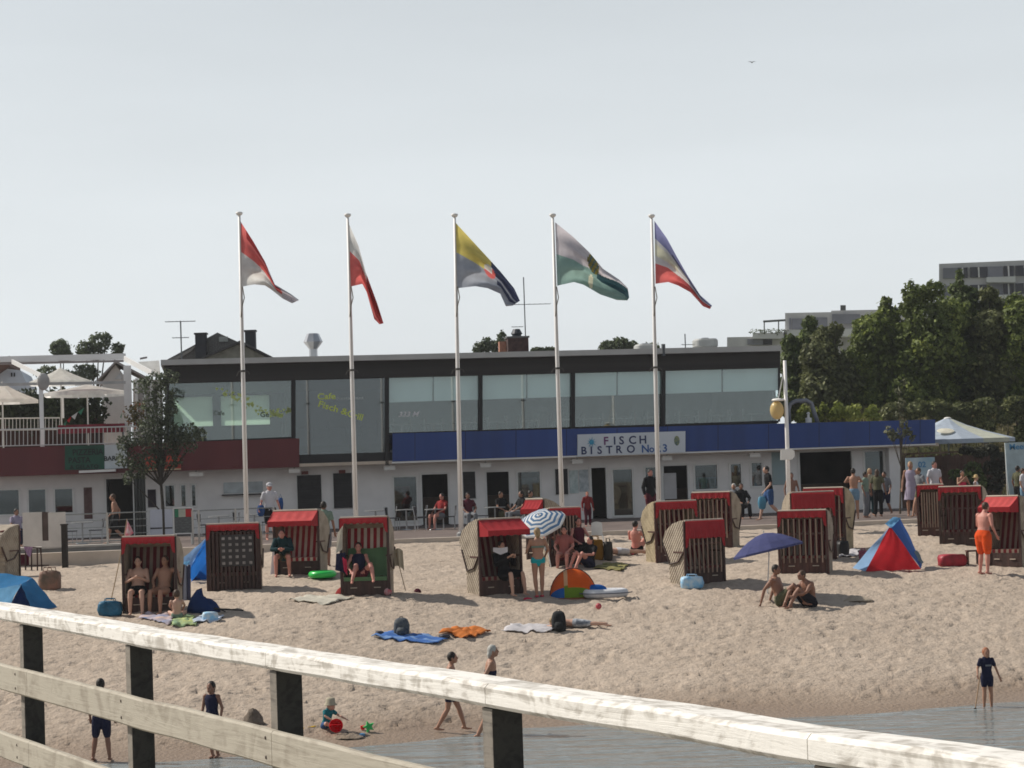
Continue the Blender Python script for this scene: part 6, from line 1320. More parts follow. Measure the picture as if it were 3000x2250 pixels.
# parasols
def tilt_parasol(px, py, pb, rad, h_, tilt_axis, tilt_ang, m, label, nrib=8, name='beach_parasol', foot=None):
    g = gp(*foot); tp = at_y(px, py, g.y + pb); t = thing(name, label, 'parasol', tuple(g)); c = tp - g; rot = Matrix.Rotation(R(tilt_ang), 3, Vector(tilt_axis).normalized())
    n = nrib * 2; rows = []
    for u in (.03, .25, .5, .75, 1):
        rows.append([c + rot @ Vector((rad * u * math.cos(2 * math.pi * j / n) * (.955 if (j % 2 and u > .9) else 1), rad * u * math.sin(2 * math.pi * j / n) * (.955 if (j % 2 and u > .9) else 1), -h_ * u ** 1.7)) for j in range(n)])
    rows.append([c + rot @ Vector((rad * 1.0 * math.cos(2 * math.pi * j / n) * (.955 if j % 2 else 1), rad * math.sin(2 * math.pi * j / n) * (.955 if j % 2 else 1), -h_ - .05)) for j in range(n)])
    b = MB(); b.rings(rows, cap=False); o = b.build('canopy', m, t)
    o.data.transform(Matrix.Identity(4))
    b = MB()
    for j in range(0, n, 2): b.tube([c + rot @ Vector((0, 0, -.05)), c + rot @ Vector((rad * .5 * math.cos(2 * math.pi * j / n), rad * .5 * math.sin(2 * math.pi * j / n), -h_ * .33)), c + rot @ Vector((rad * .98 * math.cos(2 * math.pi * j / n), rad * .98 * math.sin(2 * math.pi * j / n), -h_ - .01))], .006, 4)
    b.build('ribs', railw, t)
    b = MB(); hub = c + rot @ Vector((0, 0, -.5)); b.tube([c + rot @ Vector((0, 0, .06)), hub, Vector((0, 0, -.1))], [.013, .014, .016], 7); b.build('pole', railw, t)
    return t, c, rot
def ring_stripes(name, c1, c2, f, center, rot):
    m = bpy.data.materials.new(name); m.use_nodes = True; t_ = m.node_tree; b = t_.nodes['Principled BSDF']; N = t_.nodes.new; Lk = t_.links.new
    g = N('ShaderNodeTexCoord'); mp = N('ShaderNodeMapping'); mp.vector_type = 'TEXTURE'; mp.inputs['Location'].default_value = center; mp.inputs['Rotation'].default_value = rot.to_euler()
    Lk(g.outputs['Object'], mp.inputs[0]); sp = N('ShaderNodeSeparateXYZ'); Lk(mp.outputs[0], sp.inputs[0])
    at = N('ShaderNodeMath'); at.operation = 'ARCTAN2'; Lk(sp.outputs[1], at.inputs[0]); Lk(sp.outputs[0], at.inputs[1])
    # straight stripes parallel to each panel's rim: distance along the panel's middle line
    fl = N('ShaderNodeMath'); fl.operation = 'SNAP'; fl.inputs[1].default_value = math.pi / 4; ad = N('ShaderNodeMath'); ad.operation = 'ADD'; ad.inputs[1].default_value = 0
    Lk(at.outputs[0], ad.inputs[0]); Lk(ad.outputs[0], fl.inputs[0]); a2 = N('ShaderNodeMath'); a2.operation = 'ADD'; a2.inputs[1].default_value = math.pi / 8; Lk(fl.outputs[0], a2.inputs[0])
    co = N('ShaderNodeMath'); co.operation = 'COSINE'; si = N('ShaderNodeMath'); si.operation = 'SINE'; Lk(a2.outputs[0], co.inputs[0]); Lk(a2.outputs[0], si.inputs[0])
    m1 = N('ShaderNodeMath'); m1.operation = 'MULTIPLY'; m2 = N('ShaderNodeMath'); m2.operation = 'MULTIPLY_ADD'; Lk(co.outputs[0], m1.inputs[0]); Lk(sp.outputs[0], m1.inputs[1]); Lk(si.outputs[0], m2.inputs[0]); Lk(sp.outputs[1], m2.inputs[1]); Lk(m1.outputs[0], m2.inputs[2])
    mf = N('ShaderNodeMath'); mf.operation = 'MULTIPLY'; mf.inputs[1].default_value = f; Lk(m2.outputs[0], mf.inputs[0]); fr = N('ShaderNodeMath'); fr.operation = 'FRACT'; Lk(mf.outputs[0], fr.inputs[0]); gt = N('ShaderNodeMath'); gt.operation = 'GREATER_THAN'; gt.inputs[1].default_value = .5; Lk(fr.outputs[0], gt.inputs[0])
    mx = N('ShaderNodeMix'); mx.data_type = 'RGBA'; mx.inputs[6].default_value = (*c1, 1); mx.inputs[7].default_value = (*c2, 1); Lk(gt.outputs[0], mx.inputs[0]); Lk(mx.outputs[2], b.inputs['Base Color']); b.inputs['Roughness'].default_value = .8
    out = t_.nodes['Material Output']; tr = N('ShaderNodeBsdfTranslucent'); ms = N('ShaderNodeMixShader'); ms.inputs[0].default_value = .3; Lk(mx.outputs[2], tr.inputs[0]); Lk(b.outputs[0], ms.inputs[1]); Lk(tr.outputs[0], ms.inputs[2]); Lk(ms.outputs[0], out.inputs[0]); return m
t, c, rot = tilt_parasol(1578, 1508, 0.0, .66, .24, (1, -.55, 0), 34, CL['white'], 'blue and white striped beach parasol tilted beside the bikini woman', foot=(1616, 1662))
t.children[0].data.materials[0] = ring_stripes('parasol_rings', (.70, .72, .74), (.07, .17, .33), 8.5, tuple(c), rot)
t, c, rot = tilt_parasol(2238, 1562, 0.0, .84, .40, (.3, 1, 0), -12, cloth('parasol_navy', (.075, .085, .21), .3), 'navy blue beach parasol leaning over open sand', foot=(2247, 1742))
# windbreak etc.
def bag(px, py, w_, h_, m, label, name='beach_bag', handles=True, d=.28, group=None, cat='bag', slump=.1):
    g = gp(px, py); k = mpp(g.y); W, Hh = w_ * k / 2, h_ * k; t = thing(name, label, cat, (g.x, g.y, g.z - .02), rnd.uniform(-.3, .3), group); b = MB(); rows = []
    for z, f in ((0, .86), (.12, .98), (.45, 1.04), (.8, 1.0), (1, .93)):
        rows.append([(W * f * math.copysign(abs(math.cos(a)) ** .55, math.cos(a)) * (1 + .04 * math.sin(a * 5 + z * 7)), d / 2 * f * math.copysign(abs(math.sin(a)) ** .6, math.sin(a)), Hh * z * (1 - slump * .5 * (1 + math.sin(a * 2 + 1)) * (z > .7))) for a in [i * math.pi / 10 for i in range(20)]])
    b.rings(rows); b.build('body', m, t, True)
    if handles:
        for s in (-1, 1): b = MB(); b.tube([(-W * .45, s * d * .4, Hh * .9), (-W * .35, s * d * .45, Hh * 1.16), (W * .35, s * d * .45, Hh * 1.14), (W * .45, s * d * .4, Hh * .9)], .012, 6); b.build('handle', m, t)
    return t
rnd = random.Random(33)
bag(323, 1802, 70, 44, mat('bag_teal_blue', (.015, .12, .22), .5, .3, 5, .02, 9), 'shiny teal blue bag on the sand left of the seated pair')
bag(2028, 1722, 66, 36, mat('bag_sky_white', (.10, .32, .55), .5, .3, 7, .01, 9, col2=(.55, .66, .72)), 'sky blue and white bag at the corner of the front closed beach chair')
bag(2790, 1657, 82, 36, mat('bag_red', (.34, .02, .035), .5, .3, 4, .01, 9), 'long red bag lying near the man in orange shorts', handles=False, d=.4)
bag(147, 1727, 62, 58, mat('bag_brown_rust', (.20, .10, .07), .7, .4, 4, .02, 9, col2=(.08, .07, .05)), 'rust and brown bags heaped behind the blue gabled tent', d=.35)
bag(1112, 1862, 24, 16, mat('bag_dark_small', (.03, .03, .045), .6, .3, 9), 'tiny dark pouch at the left end of the blue towel', handles=False)
bag(2470, 1628, 34, 46, blackm, 'black bag on the white towel left of the red fronted tent')
bag(1302, 1868, 30, 12, mat('bag_dark_small', (.03, .03, .045)), 'small dark bundle between the blue and orange towels', handles=False)
bag(2530, 1640, 26, 30, mat('bag_pink', (.38, .10, .17), .7, .3, 6), 'pinkish grey bag tucked behind the red fronted tent', d=.2)
def backpack(px, py, w_, h_, label, m, lean=0):
    g = gp(px, py); k = mpp(g.y); W, Hh = w_ * k / 2, h_ * k; t = thing('backpack', label, 'backpack', (g.x, g.y, g.z - .02), lean); b = MB()
    b.rings([[(W * f * math.copysign(abs(math.cos(q_)) ** .55, math.cos(q_)), .15 * f * math.copysign(abs(math.sin(q_)) ** .6, math.sin(q_)) + .02 * z, Hh * z) for q_ in [j * math.pi / 9 for j in range(18)]] for z, f in ((0, .85), (.08, .98), (.4, 1.02), (.75, .95), (.92, .78), (1.0, .45))]); b.build('body', m, t, True)
    b = MB(); b.tube([(0, -.13, Hh * .1), (0, -.15, Hh * .3), (0, -.13, Hh * .5)], [W * .6, W * .66, W * .5], 12, [.05, .07, .04], (1, 0, 0)); b.build('pocket', m, t, True)
    for s in (-1, 1): b = MB(); b.tube([(s * W * .5, .1, Hh * .85), (s * W * .9, .18, Hh * .6), (s * W * .8, .14, Hh * .15)], [.02] * 3, 6); b.build('strap', m, t)
    b = MB(); b.tube([(-.04, .03, Hh * .95), (-.03, .03, Hh * 1.06), (.03, .03, Hh * 1.06), (.04, .03, Hh * .95)], .01, 5); b.build('grab_loop', m, t); return t
backpack(1638, 1850, 42, 62, 'large black backpack standing on the white towel', mat('pack_black', (.010, .012, .014), .85, .3, 8))
backpack(1177, 1862, 46, 54, 'dark patterned backpack standing on the blue towel', mat('pack_mottled', (.02, .03, .05), .85, .3, 14, col2=(.11, .12, .12)))
def towel(pts, m, label, name='towel', cat='towel', th=.02, n=16, ripple=.02, group='towels spread on the sand'):
    P = [gp(x, y) for x, y in pts]; c = sum(P, Vector()) / 4; t_ = MB(); nn = n
    def f(u, v): p = P[0].lerp(P[1], u).lerp(P[3].lerp(P[2], u), v); z = relief(p.x, p.y) + th + ripple * abs(math.sin(u * 9 + v * 4)) + .01 * math.sin(v * 13); e = .03 * math.sin(u * 11 + v * 5); return Vector((p.x - c.x + e, p.y - c.y + e, z - c.z))
    t_.grid(f, nn, nn); o = t_.build(name, m, None, True, c); md = o.modifiers.new('solid', 'SOLIDIFY'); md.thickness = .015; tag(o, label, cat, group); return o
towel([(1088, 1872), (1150, 1856), (1312, 1876), (1270, 1890)], stripes('towel_blue', (.07, .18, .50), (.20, .34, .62), 3, 1, .7), 'blue towel under the patterned backpack')
towel([(1285, 1862), (1330, 1847), (1440, 1855), (1372, 1874)], cloth('towel_orange', (.62, .20, .05)), 'crumpled orange towel next to the blue towel', ripple=.05)
towel([(1468, 1850), (1500, 1835), (1640, 1838), (1620, 1856)], cloth('towel_white', (.60, .58, .60)), 'white towel beside the large black backpack')
towel([(843, 1762), (900, 1750), (1040, 1752), (960, 1774)], cloth('towel_cream', (.58, .55, .47)), 'cream towel in front of the striped beach chair')
towel([(1738, 1668), (1770, 1654), (1845, 1656), (1822, 1674)], mat('mat_olive', (.22, .20, .07), .9, .3, 4), 'olive yellow beach mat behind the round pop up tent')
towel([(2455, 1634), (2470, 1616), (2520, 1614), (2512, 1630)], cloth('towel_white', (.60, .58, .60)), 'white towel left of the red fronted tent')
towel([(1812, 1622), (1825, 1614), (1865, 1614), (1860, 1626)], cloth('towel_rose', (.50, .08, .10)), 'rose red towel under the reddish backed sunbather')
towel([(400, 1815), (430, 1803), (512, 1806), (500, 1832)], mat('towel_patchwork', (.45, .32, .25), .9, .4, 3, col2=(.12, .22, .42)), 'patchwork coloured towel left of the bare backed child')
towel([(500, 1838), (515, 1806), (566, 1808), (575, 1836)], mat('towel_green_print', (.34, .36, .12), .9, .3, 5, col2=(.14, .26, .18)), 'green and yellow towel under the bare backed child')
towel([(562, 1830), (580, 1812), (655, 1806), (640, 1824)], mat('towel_pale_print', (.50, .52, .56), .9, .3, 5, col2=(.35, .42, .55)), 'pale printed towel right of the bare backed child')
def ball(px, py, r_, m, label, cat='ball', lift=0.0, yy=0.0):
    g = gp(px, py); k = mpp(g.y + yy); b = MB(); b.ell((0, 0, 0), r_ * k, 18, 12); o = b.build('ball', m, None, True, (g.x, g.y + yy, g.z + r_ * k * .92 + lift)); tag(o, label, cat); return o
ball(1137, 1745, 12, mat('ball_red_pattern', (.45, .03, .05), .5, .2, 9, col2=(.55, .45, .45)), 'red and white patterned ball at the corner of the striped beach chair')
ball(1754, 1784, 9, mat('ball_pinkish', (.42, .06, .08), .5, .2, 4), 'small dull red ball alone on the sand')
g = gp(4, 1690); b = MB(); p = at_y(4, 1605, K['s0'].location.y - .55); b.ell((0, 0, 0), 24 * mpp(p.y), 18, 12); tag(b.build('ball', mat('ball_navy', (.012, .035, .16), .45, .15, 2), None, True, p), 'big dark blue ball hanging on the back of the leftmost chair', 'ball')
def bucket(px, py, r_, m, label, name='bucket', tilt=0):
    g = gp(px, py); k = mpp(g.y); t = thing(name, label, 'bucket', (g.x, g.y, g.z + .01)); r = r_ * k; b = MB(); b.lathe([(r * .72, 0), (r, r * 1.7), (r * 1.07, r * 1.72), (r * 1.05, r * 1.8), (r * .95, r * 1.76), (r * .68, .02)], seg=18); o = b.build('pail', m, t, True)
    b = MB(); b.tube([Vector((math.cos(a) * r * 1.03, 0, r * 1.7 + math.sin(a) * r * .5)) for a in [i * math.pi / 8 for i in range(9)]], .006, 5); b.build('handle', m, t)
    if tilt: t.rotation_euler.x = tilt; t.location.z += r * .8
    return t
bucket(988, 2150, 19, cloth('plastic_red', (.75, .01, .02), .1), 'bright red toy bucket in front of the toddler', tilt=R(70))
bucket(2905, 1640, 11, cloth('plastic_pale_green', (.45, .55, .30), .1), 'small pale green bucket beside the man in orange shorts')
def shovel(A, B, m, label):
    a, c = gp(*A), gp(*B); a.z += .03; c.z += .03; t = thing('toy_spade', label, 'toy', tuple(a)); d = c - a; b = MB(); b.tube([(0, 0, 0), d * .65], .012, 6); b.build('handle', m, t); b = MB(); b.tube([d * .6, d * .8, d], [.02, .045, .02], 10, [.008, .012, .006], Vector((d.y, -d.x, 0)).normalized(), True); b.build('blade', m, t)
shovel((885, 2140), (925, 2132), cloth('plastic_yellow', (.60, .38, .04), .1), 'yellow toy spade left of the toddler')
g = gp(1081, 2144); b = MB(); b.prism([(.11 * (1 if i % 2 else .45) * math.cos(i * math.pi / 5), -.02, .09 + .11 * (1 if i % 2 else .45) * math.sin(i * math.pi / 5)) for i in range(10)], (0, .05, 0)); tag(b.build('sand_mould', cloth('plastic_green', (.06, .50, .14), .1), None, False, g, .3), 'green star shaped sand mould', 'toy')
g = gp(1063, 2138); b = MB(); b.lathe([(.03, 0), (.045, .07), (.02, .075)], seg=10); tag(b.build('sand_mould', cloth('plastic_red', (.75, .01, .02)), None, False, g), 'tiny red sand mould beside the green star', 'toy')
g = gp(1062, 2156); b = MB(); b.lathe([(.05, 0), (.05, .04), (.02, .05)], seg=10); tag(b.build('sand_mould', cloth('plastic_blue', (.10, .25, .45)), None, False, g), 'small blue sand mould nearest the water', 'toy')
# dug sand heaps
def heap(px, py, rx, h_, label, m):
    g = gp(px, py); k = mpp(g.y); b = MB(); rr = random.Random(px)
    b.rings([[((rx * k * f + .05 * noise.noise(Vector((math.cos(a), math.sin(a), f * 3)) * 2 + Vector((px, 0, 0)))) * math.cos(a), rx * k * f * .8 * math.sin(a), z * h_ * k + .04 * noise.noise(Vector((a, f * 4, px)))) for a in [i * math.pi / 14 for i in range(28)]] for f, z in ((1.25, -.15), (1, .08), (.8, .35), (.55, .72), (.3, .93), (.05, 1))])
    tag(b.build('sand_heap', m, None, True, g), label, 'sand heap', 'dug sand heaps')
damp = mat('damp_sand', (.15, .12, .095), .95, .2, 8, .02, 20)
heap(742, 2118, 30, 42, 'damp dug sand heap left of the third railing post', damp); heap(1020, 2160, 40, 12, 'low trampled sand heap at the toddler toys', mat('half_damp_sand', (.26, .205, .155), .95, .2, 8, .02, 20))
heap(2510, 1758, 40, 12, 'low sand heap right of the seated sand couple', mat('dry_heap_sand', (.40, .33, .25), .95, .1, 6, .01, 20))
# inflatable things
g = gp(945, 1695); k = mpp(g.y); t = thing('swim_ring', 'bright green inflatable ring on the sand', 'inflatable', (g.x, g.y, g.z)); gi = mat('inflatable_green', (.02, .50, .08), .3, .1, 3, spec=.5)
b = MB(); b.rings([[((30 * k + .10 * math.cos(p_)) * math.cos(a), (.30 + .10 * math.cos(p_)) * math.sin(a), .11 + .09 * math.sin(p_)) for p_ in [j * math.pi / 6 for j in range(12)]] for a in [i * math.pi / 12 for i in range(25)]], cap=False); b.build('ring', gi, t, True)
b = MB(); b.ell((0, 0, .08), (30 * k * .9, .28, .05)); b.build('floor', mat('inflatable_dark_green', (.02, .26, .08), .4), t, True)
g = gp(1775, 1752); k = mpp(g.y); t = thing('inflatable_boat', 'small white and blue inflatable boat with dark trim', 'inflatable', (g.x, g.y, g.z)); wi = mat('inflatable_white', (.62, .63, .66), .35, .08, 5)
b = MB(); b.rings([[((56 * k + .09 * math.cos(p_)) * math.cos(a), (.34 + .10 * math.cos(p_)) * math.sin(a), .12 + .10 * math.sin(p_)) for p_ in [j * math.pi / 6 for j in range(12)]] for a in [i * math.pi / 14 for i in range(29)]], cap=False); b.build('tube', wi, t, True)
b = MB(); b.ell((-.22, .2, .20), (.26, .12, .12)); b.build('seat', azure, t, True)
b = MB(); b.tube([Vector(((56 * k + .17) * math.cos(a), (.5) * math.sin(a), .13)) for a in [math.pi + i * math.pi / 14 for i in range(15)]], .014, 6); b.build('grab_rope', mat('rope_dark', (.08, .09, .12), .8), t)
# things by the left chair
g = gp(540, 1758); k = mpp(g.y); t = thing('air_mattress', 'grey and blue striped air mattress leaning against the left beach chair', 'inflatable', (g.x, g.y, g.z)); b = MB()
for i in range(4): x = -.16 + i * .09; b.tube([(x, .0, .02), (x, .1, .78)], [.046] * 2, 10, None, None, True); b.mi = (i + 1) % 2
b.build('chambers', [mat('mattress_grey', (.26, .28, .36), .5), mat('mattress_navy', (.03, .035, .08), .5)], t, True); b = MB(); b.ell((.12, .03, .08), (.02, .03, .02)); b.build('valve', blackm, t)
g = gp(598, 1795); k = mpp(g.y); t = thing('windbreak', 'collapsed navy windbreak with dark sticks right of the left chair', 'windbreak', tuple(g)); b = MB()
b.rings([[(.36 * f * math.cos(q_) * (1 + .15 * math.sin(q_ * 3)) - .02, .22 * f * math.sin(q_), z * (.40 + .05 * math.sin(q_ * 4) - .12 * math.cos(q_))) for q_ in [j * math.pi / 9 for j in range(18)]] for f, z in ((1, 0), (.95, .3), (.75, .66), (.45, .92), (.04, 1))]); b.build('cloth', blueC, t, True)
b = MB(); b.tube([(.1, -.08, .1), (.9, -.1, .03)], .02, 6); b.tube([(.0, .1, .2), (.5, -.16, .02)], .015, 6); b.build('sticks', blackm, t)
bag(616, 1820, 46, 30, mat('bag_aqua_white', (.12, .36, .60), .5, .3, 8, col2=(.60, .64, .66)), 'blue and white plastic bag on the pale printed towel', handles=False)
g = gp(323, 1757); t = thing('pennant_flag', 'small red and white patterned pennant on a leaning bamboo stick', 'flag', tuple(g)); tp = at_y(362, 1585, g.y + .2) - g; tq = at_y(372, 1520, g.y + .22) - g
b = MB(); b.tube([(0, 0, -.1), tp, tq], [.013, .011, .009], 6); b.build('stick', mat('bamboo', (.36, .26, .16), .7), t)
P = [at_y(x, y, g.y + .2) - g for x, y in ((372, 1522), (392, 1562), (362, 1584))]; b = MB(); b.grid(lambda u, v: P[0].lerp(P[2], u).lerp(P[0].lerp(P[1], u * .98), v) + Vector((0, .03 * math.sin(v * 6 + u * 3), 0)), 16, 8); b.build('cloth', mat('pennant_print', (.50, .08, .12), .85, .1, 11, col2=(.62, .50, .52)), t)
t = thing('towel', 'lilac towel hanging from the dark bar frame at the left', 'towel', (0, 0, 0)); Y = gp(100, 1672).y; panel(t, 'cloth', cloth('towel_lilac', (.40, .26, .42)), [(69, 1602, 0), (96, 1602, 0), (88, 1634, 0), (80, 1626, 0)], Y - .03, sag=.01)
t = thing('bar_frame', 'low frame of thin dark bars behind the blue gabled tent', 'rack', (0, 0, 0)); wm_ = mat('bar_dark', (.05, .025, .02), .7)
for (a, c) in (((70, 1602), (122, 1606)), ((60, 1657), (144, 1656)), ((75, 1602), (75, 1690)), ((92, 1602), (93, 1700)), ((109, 1604), (110, 1695)), ((119, 1604), (123, 1672))):
    b = MB(); b.tube([at_y(*a, Y), at_y(*c, Y)], .022, 6); b.build('bar', wm_, t)
b = MB(); A, B = at_y(61, 1657, Y + .05), at_y(84, 1624, Y + .05); b.box((A.x, A.y, A.z), (B.x, A.y + .03, B.z)); b.build('cloth', CL['plum'], t)
# net and clothes hung on the striped chair
g = gp(1188, 1738); t = thing('landing_net', 'beige cloth sun shade on a thin stick right of the striped chair', 'net', tuple(g)); p = lambda x, y: at_y(x, y, g.y) - g
b = MB(); b.tube([p(1188, 1730), p(1160, 1620)], .010, 6); b.build('stick', mat('bamboo', (.36, .26, .16)), t)
b = MB(); b.grid(lambda u, v: p(1152 + 26 * u, 0).lerp(Vector(), 0) * 0 + p(1152 + 28 * u + 4 * v, 1614 + 8 * math.sin(u * 3.14) * -1 + v * (46 + 14 * u)) + Vector((0, .06 * math.sin(u * 9), 0)), 12, 8); b.build('cloth', CL['sand'], t)
ob = thing('towel', 'cream towel draped over the left side of the striped chair', 'towel', (0, 0, 0), 0, 'towels spread on the sand'); Y = K['s4'].location.y - .1
panel(ob, 'cloth', cloth('towel_cream', (.58, .55, .47)), [(990, 1560, 0), (1004, 1540, 0), (1003, 1610, 0), (983, 1622, 0)], Y)
ob = thing('clothes_bundle', 'navy and pink clothes hanging at the left of the striped chair', 'clothes', (0, 0, 0)); panel(ob, 'dark_cloth', CL['navy'], [(985, 1622, 0), (1012, 1618, 0), (1014, 1680, -.1), (982, 1670, -.1)], Y - .05); panel(ob, 'pink_cloth', cloth('cloth_pink_red', (.62, .04, .10)), [(1003, 1632, 0), (1016, 1640, 0), (1018, 1686, -.1), (1008, 1672, -.1)], Y - .12)
ob = thing('towel', 'white and grey towel hanging from the bright red awning chair', 'towel', (0, 0, 0), 0, 'towels spread on the sand'); Y = K['s3'].location.y - .15
panel(ob, 'white_cloth', CL['white'], [(800, 1590, 0), (812, 1580, 0), (806, 1680, -.1), (792, 1684, -.1)], Y); panel(ob, 'dark_cloth', CL['black'], [(802, 1600, 0), (816, 1600, 0), (822, 1684, -.1), (810, 1686, -.1)], Y - .04)
b = MB(); 
for i, (px, py, m, lb) in enumerate(((1010, 1742, CL['red'], 'dark red crumpled bundle at the left foot of the striped chair'), (1222, 1736, CL['plum'], 'small dark brown bundle on the sand right of the striped chair'), (1545, 1756, CL['pink'], 'flat pink slipper pile left of the bikini woman'))):
    g = gp(px, py); k = mpp(g.y); b = MB(); w_ = (26, 11, 13)[i] * k; hh = (22, 10, 5)[i] * k
    b.rings([[(w_ * f * math.cos(a) * (1 + .2 * math.sin(3 * a + i)), w_ * .8 * f * math.sin(a), hh * z * (1 + .2 * math.sin(a * 4))) for a in [j * math.pi / 8 for j in range(16)]] for f, z in ((.9, -.05), (1, .25), (.8, .7), (.4, .95), (.03, 1))]); tag(b.build('bundle', m, None, True, g), lb, 'bundle')
# hand luggage of the middle group
bag(1745, 1640, 48, 62, CL['mustard'], 'mustard yellow bag with dark top among the seated group', d=.35); bag(1783, 1640, 26, 56, mat('bag_dark_brown', (.035, .03, .025), .6, .3, 6), 'upright dark brown bag right of the mustard bag', d=.25)
t = thing('folding_chair', 'small folding chair with white back among the seated group', 'chair', tuple(gp(1752, 1632))); b = MB(); b.grid(lambda u, v: (-.15 + .30 * u, .1 + .1 * v, .60 + .36 * v - .04 * (2 * u - 1) ** 2), 8, 6); b.build('backrest', cloth('weave_white', (.60, .62, .62), .3), t, True); b = MB(); b.box((-.18, -.22, .38), (.18, .14, .41)); b.build('seat', CL['black'], t)
for x in (-.17, .17):
    for yy in (-.2, .15): b = MB(); b.tube([(x, yy, 0), (x, -yy * .5, .40), (x * .85, .1, .62)], .012, 5); b.build('leg', alu, t)
t = thing('stool', 'small dark wooden stool beside the man in orange shorts', 'stool', tuple(gp(2850, 1655))); b = MB(); b.box((-.16, -.12, .34), (.16, .12, .38)); b.build('seat', WD2, t)
for x in (-.13, .13):
    for yy in (-.09, .09): b = MB(); b.box((x - .018, yy - .018, 0), (x + .018, yy + .018, .34)); b.build('leg', WD2, t)
# carried things
def carried(px, py, Y, w_, h_, m, lab, cat='bag'):
    p = at_y(px, py, Y); t = thing('shoulder_bag', lab, cat, tuple(p)); b = MB(); b.tube([(0, 0, -h_), (0, 0, -h_ * .5), (0, 0, 0)], [w_ * .8, w_, w_ * .8], 14, [.07, .09, .05], (1, 0, 0), True); b.build('body', m, t, True); b = MB(); b.tube([(-w_ * .6, 0, 0), (0, 0, .16), (w_ * .6, 0, 0)], .01, 5); b.build('strap', m, t)
carried(2232, 1458, 76.2, .15, .34, mat('bag_aqua', (.07, .24, .36), .6, .2, 4), 'pale blue bag held by the man in the black shirt')
carried(764, 1484, 72.3, .13, .26, cloth('gear_blue', (.03, .09, .26)), 'blue swim bag at the left hip of the man in white', 'bag')
carried(822, 1462, 72.7, .09, .30, cloth('gear_blue', (.03, .09, .26)), 'blue float under the arm of the man in white', 'float')
g = gp(1527, 1620); p = at_y(1466, 1618, K['s5'].location.y - .45); t = thing('magazine', 'open white magazine held by the person in black clothes', 'magazine', tuple(p)); b = MB(); b.q((-.17, 0, .02), (0, .05, -.06), (.02, .02, .10), (-.17, -.03, .12)); b.q((0, .05, -.06), (.17, 0, .0), (.18, -.03, .12), (.02, .02, .10)); b.build('pages', CL['white'], t); b = MB(); b.tube([(0, .055, -.06), (.02, .03, .1)], .006, 4); b.build('spine', CL['grey'], t)
# ------------------------------------------------------------------ pier railing in the foreground
RD = Vector((-.4635, .8861, 0)); RO = Vector((-.035, 6.49, 0)); ra = math.atan2(RD.y, RD.x)
t = thing('pier_railing', 'weathered pale timber railing of the pier crossing the foreground', 'railing', (RO.x, RO.y, 0), ra)
# local x runs along the rail away from the camera, local +y is the camera side
def wood(name, c, c2, sc_=1.6, rough=.8):
    m = bpy.data.materials.new(name); m.use_nodes = True; t_ = m.node_tree; b = t_.nodes['Principled BSDF']; N = t_.nodes.new; Lk = t_.links.new
    g = N('ShaderNodeTexCoord'); mp = N('ShaderNodeMapping'); mp.inputs['Scale'].default_value = (1.0, 14, 20); Lk(g.outputs['Object'], mp.inputs[0])
    n1 = N('ShaderNodeTexNoise'); n1.inputs['Scale'].default_value = 1.5; n1.inputs['Detail'].default_value = 8; n1.inputs['Roughness'].default_value = .65; n1.inputs['Distortion'].default_value = 1.4; Lk(mp.outputs[0], n1.inputs[0])
    mp2 = N('ShaderNodeMapping'); mp2.inputs['Scale'].default_value = (4.5, 6, 5); Lk(g.outputs['Object'], mp2.inputs[0]); n2 = N('ShaderNodeTexNoise'); n2.inputs['Scale'].default_value = sc_; n2.inputs['Detail'].default_value = 4; n2.inputs['Distortion'].default_value = 2; Lk(mp2.outputs[0], n2.inputs[0])
    mxn = N('ShaderNodeMath'); mxn.operation = 'MULTIPLY_ADD'; mxn.inputs[1].default_value = .5; Lk(n1.outputs[0], mxn.inputs[0]); m3 = N('ShaderNodeMath'); m3.operation = 'MULTIPLY'; m3.inputs[1].default_value = .5; Lk(n2.outputs[0], m3.inputs[0]); Lk(m3.outputs[0], mxn.inputs[2])
    r = N('ShaderNodeValToRGB'); r.color_ramp.elements[0].position = .40; r.color_ramp.elements[0].color = (*c2, 1); r.color_ramp.elements[1].position = .52; r.color_ramp.elements[1].color = (*c, 1); Lk(mxn.outputs[0], r.inputs[0]); Lk(r.outputs[0], b.inputs['Base Color']); b.inputs['Roughness'].default_value = rough
    bp = N('ShaderNodeBump'); bp.inputs['Distance'].default_value = .006; Lk(mxn.outputs[0], bp.inputs['Height']); Lk(bp.outputs[0], b.inputs['Normal']); return m
wtop = wood('weathered_handrail', (.80, .775, .73), (.46, .43, .385)); wmid = wood('weathered_board', (.40, .365, .30), (.29, .255, .205), 1.0); wpost = wood('post_timber', (.045, .042, .036), (.025, .023, .02))
zt_ = EYE - .60
def proj(p):
    q_ = M3.transposed() @ (Vector(p) - Vector((0, 0, EYE))); return (1500 + FPX * q_.x / -q_.z, 1125 - FPX * q_.y / -q_.z)
RN = Vector((-RD.y, RD.x, 0)) * -1 if False else Vector((-RD.y, RD.x, 0))
RAILT = []
for (tx, ty) in ((-400, 1697), (0, 1761), (600, 1858), (1300, 1956), (1900, 2046), (3000, 2202)):
    s_lo, s_hi = -6.4, 30.0
    for _ in range(50):
        sm_ = (s_lo + s_hi) / 2; P_ = RO + RD * sm_ + RN * -.075; px_, _y = proj((P_.x, P_.y, zt_))
        if px_ > tx: s_lo = sm_
        else: s_hi = sm_
    k_ = at_y(tx, ty, P_.y).z - zt_; RAILT.append((sm_, k_))
RAILT.sort(); pass
def rail_dz(s): return lerp_tab(RAILT, s)
def wob(x, a=.0035): return a * noise.noise(Vector((x * 1.7, 3.1, 0))) * 2
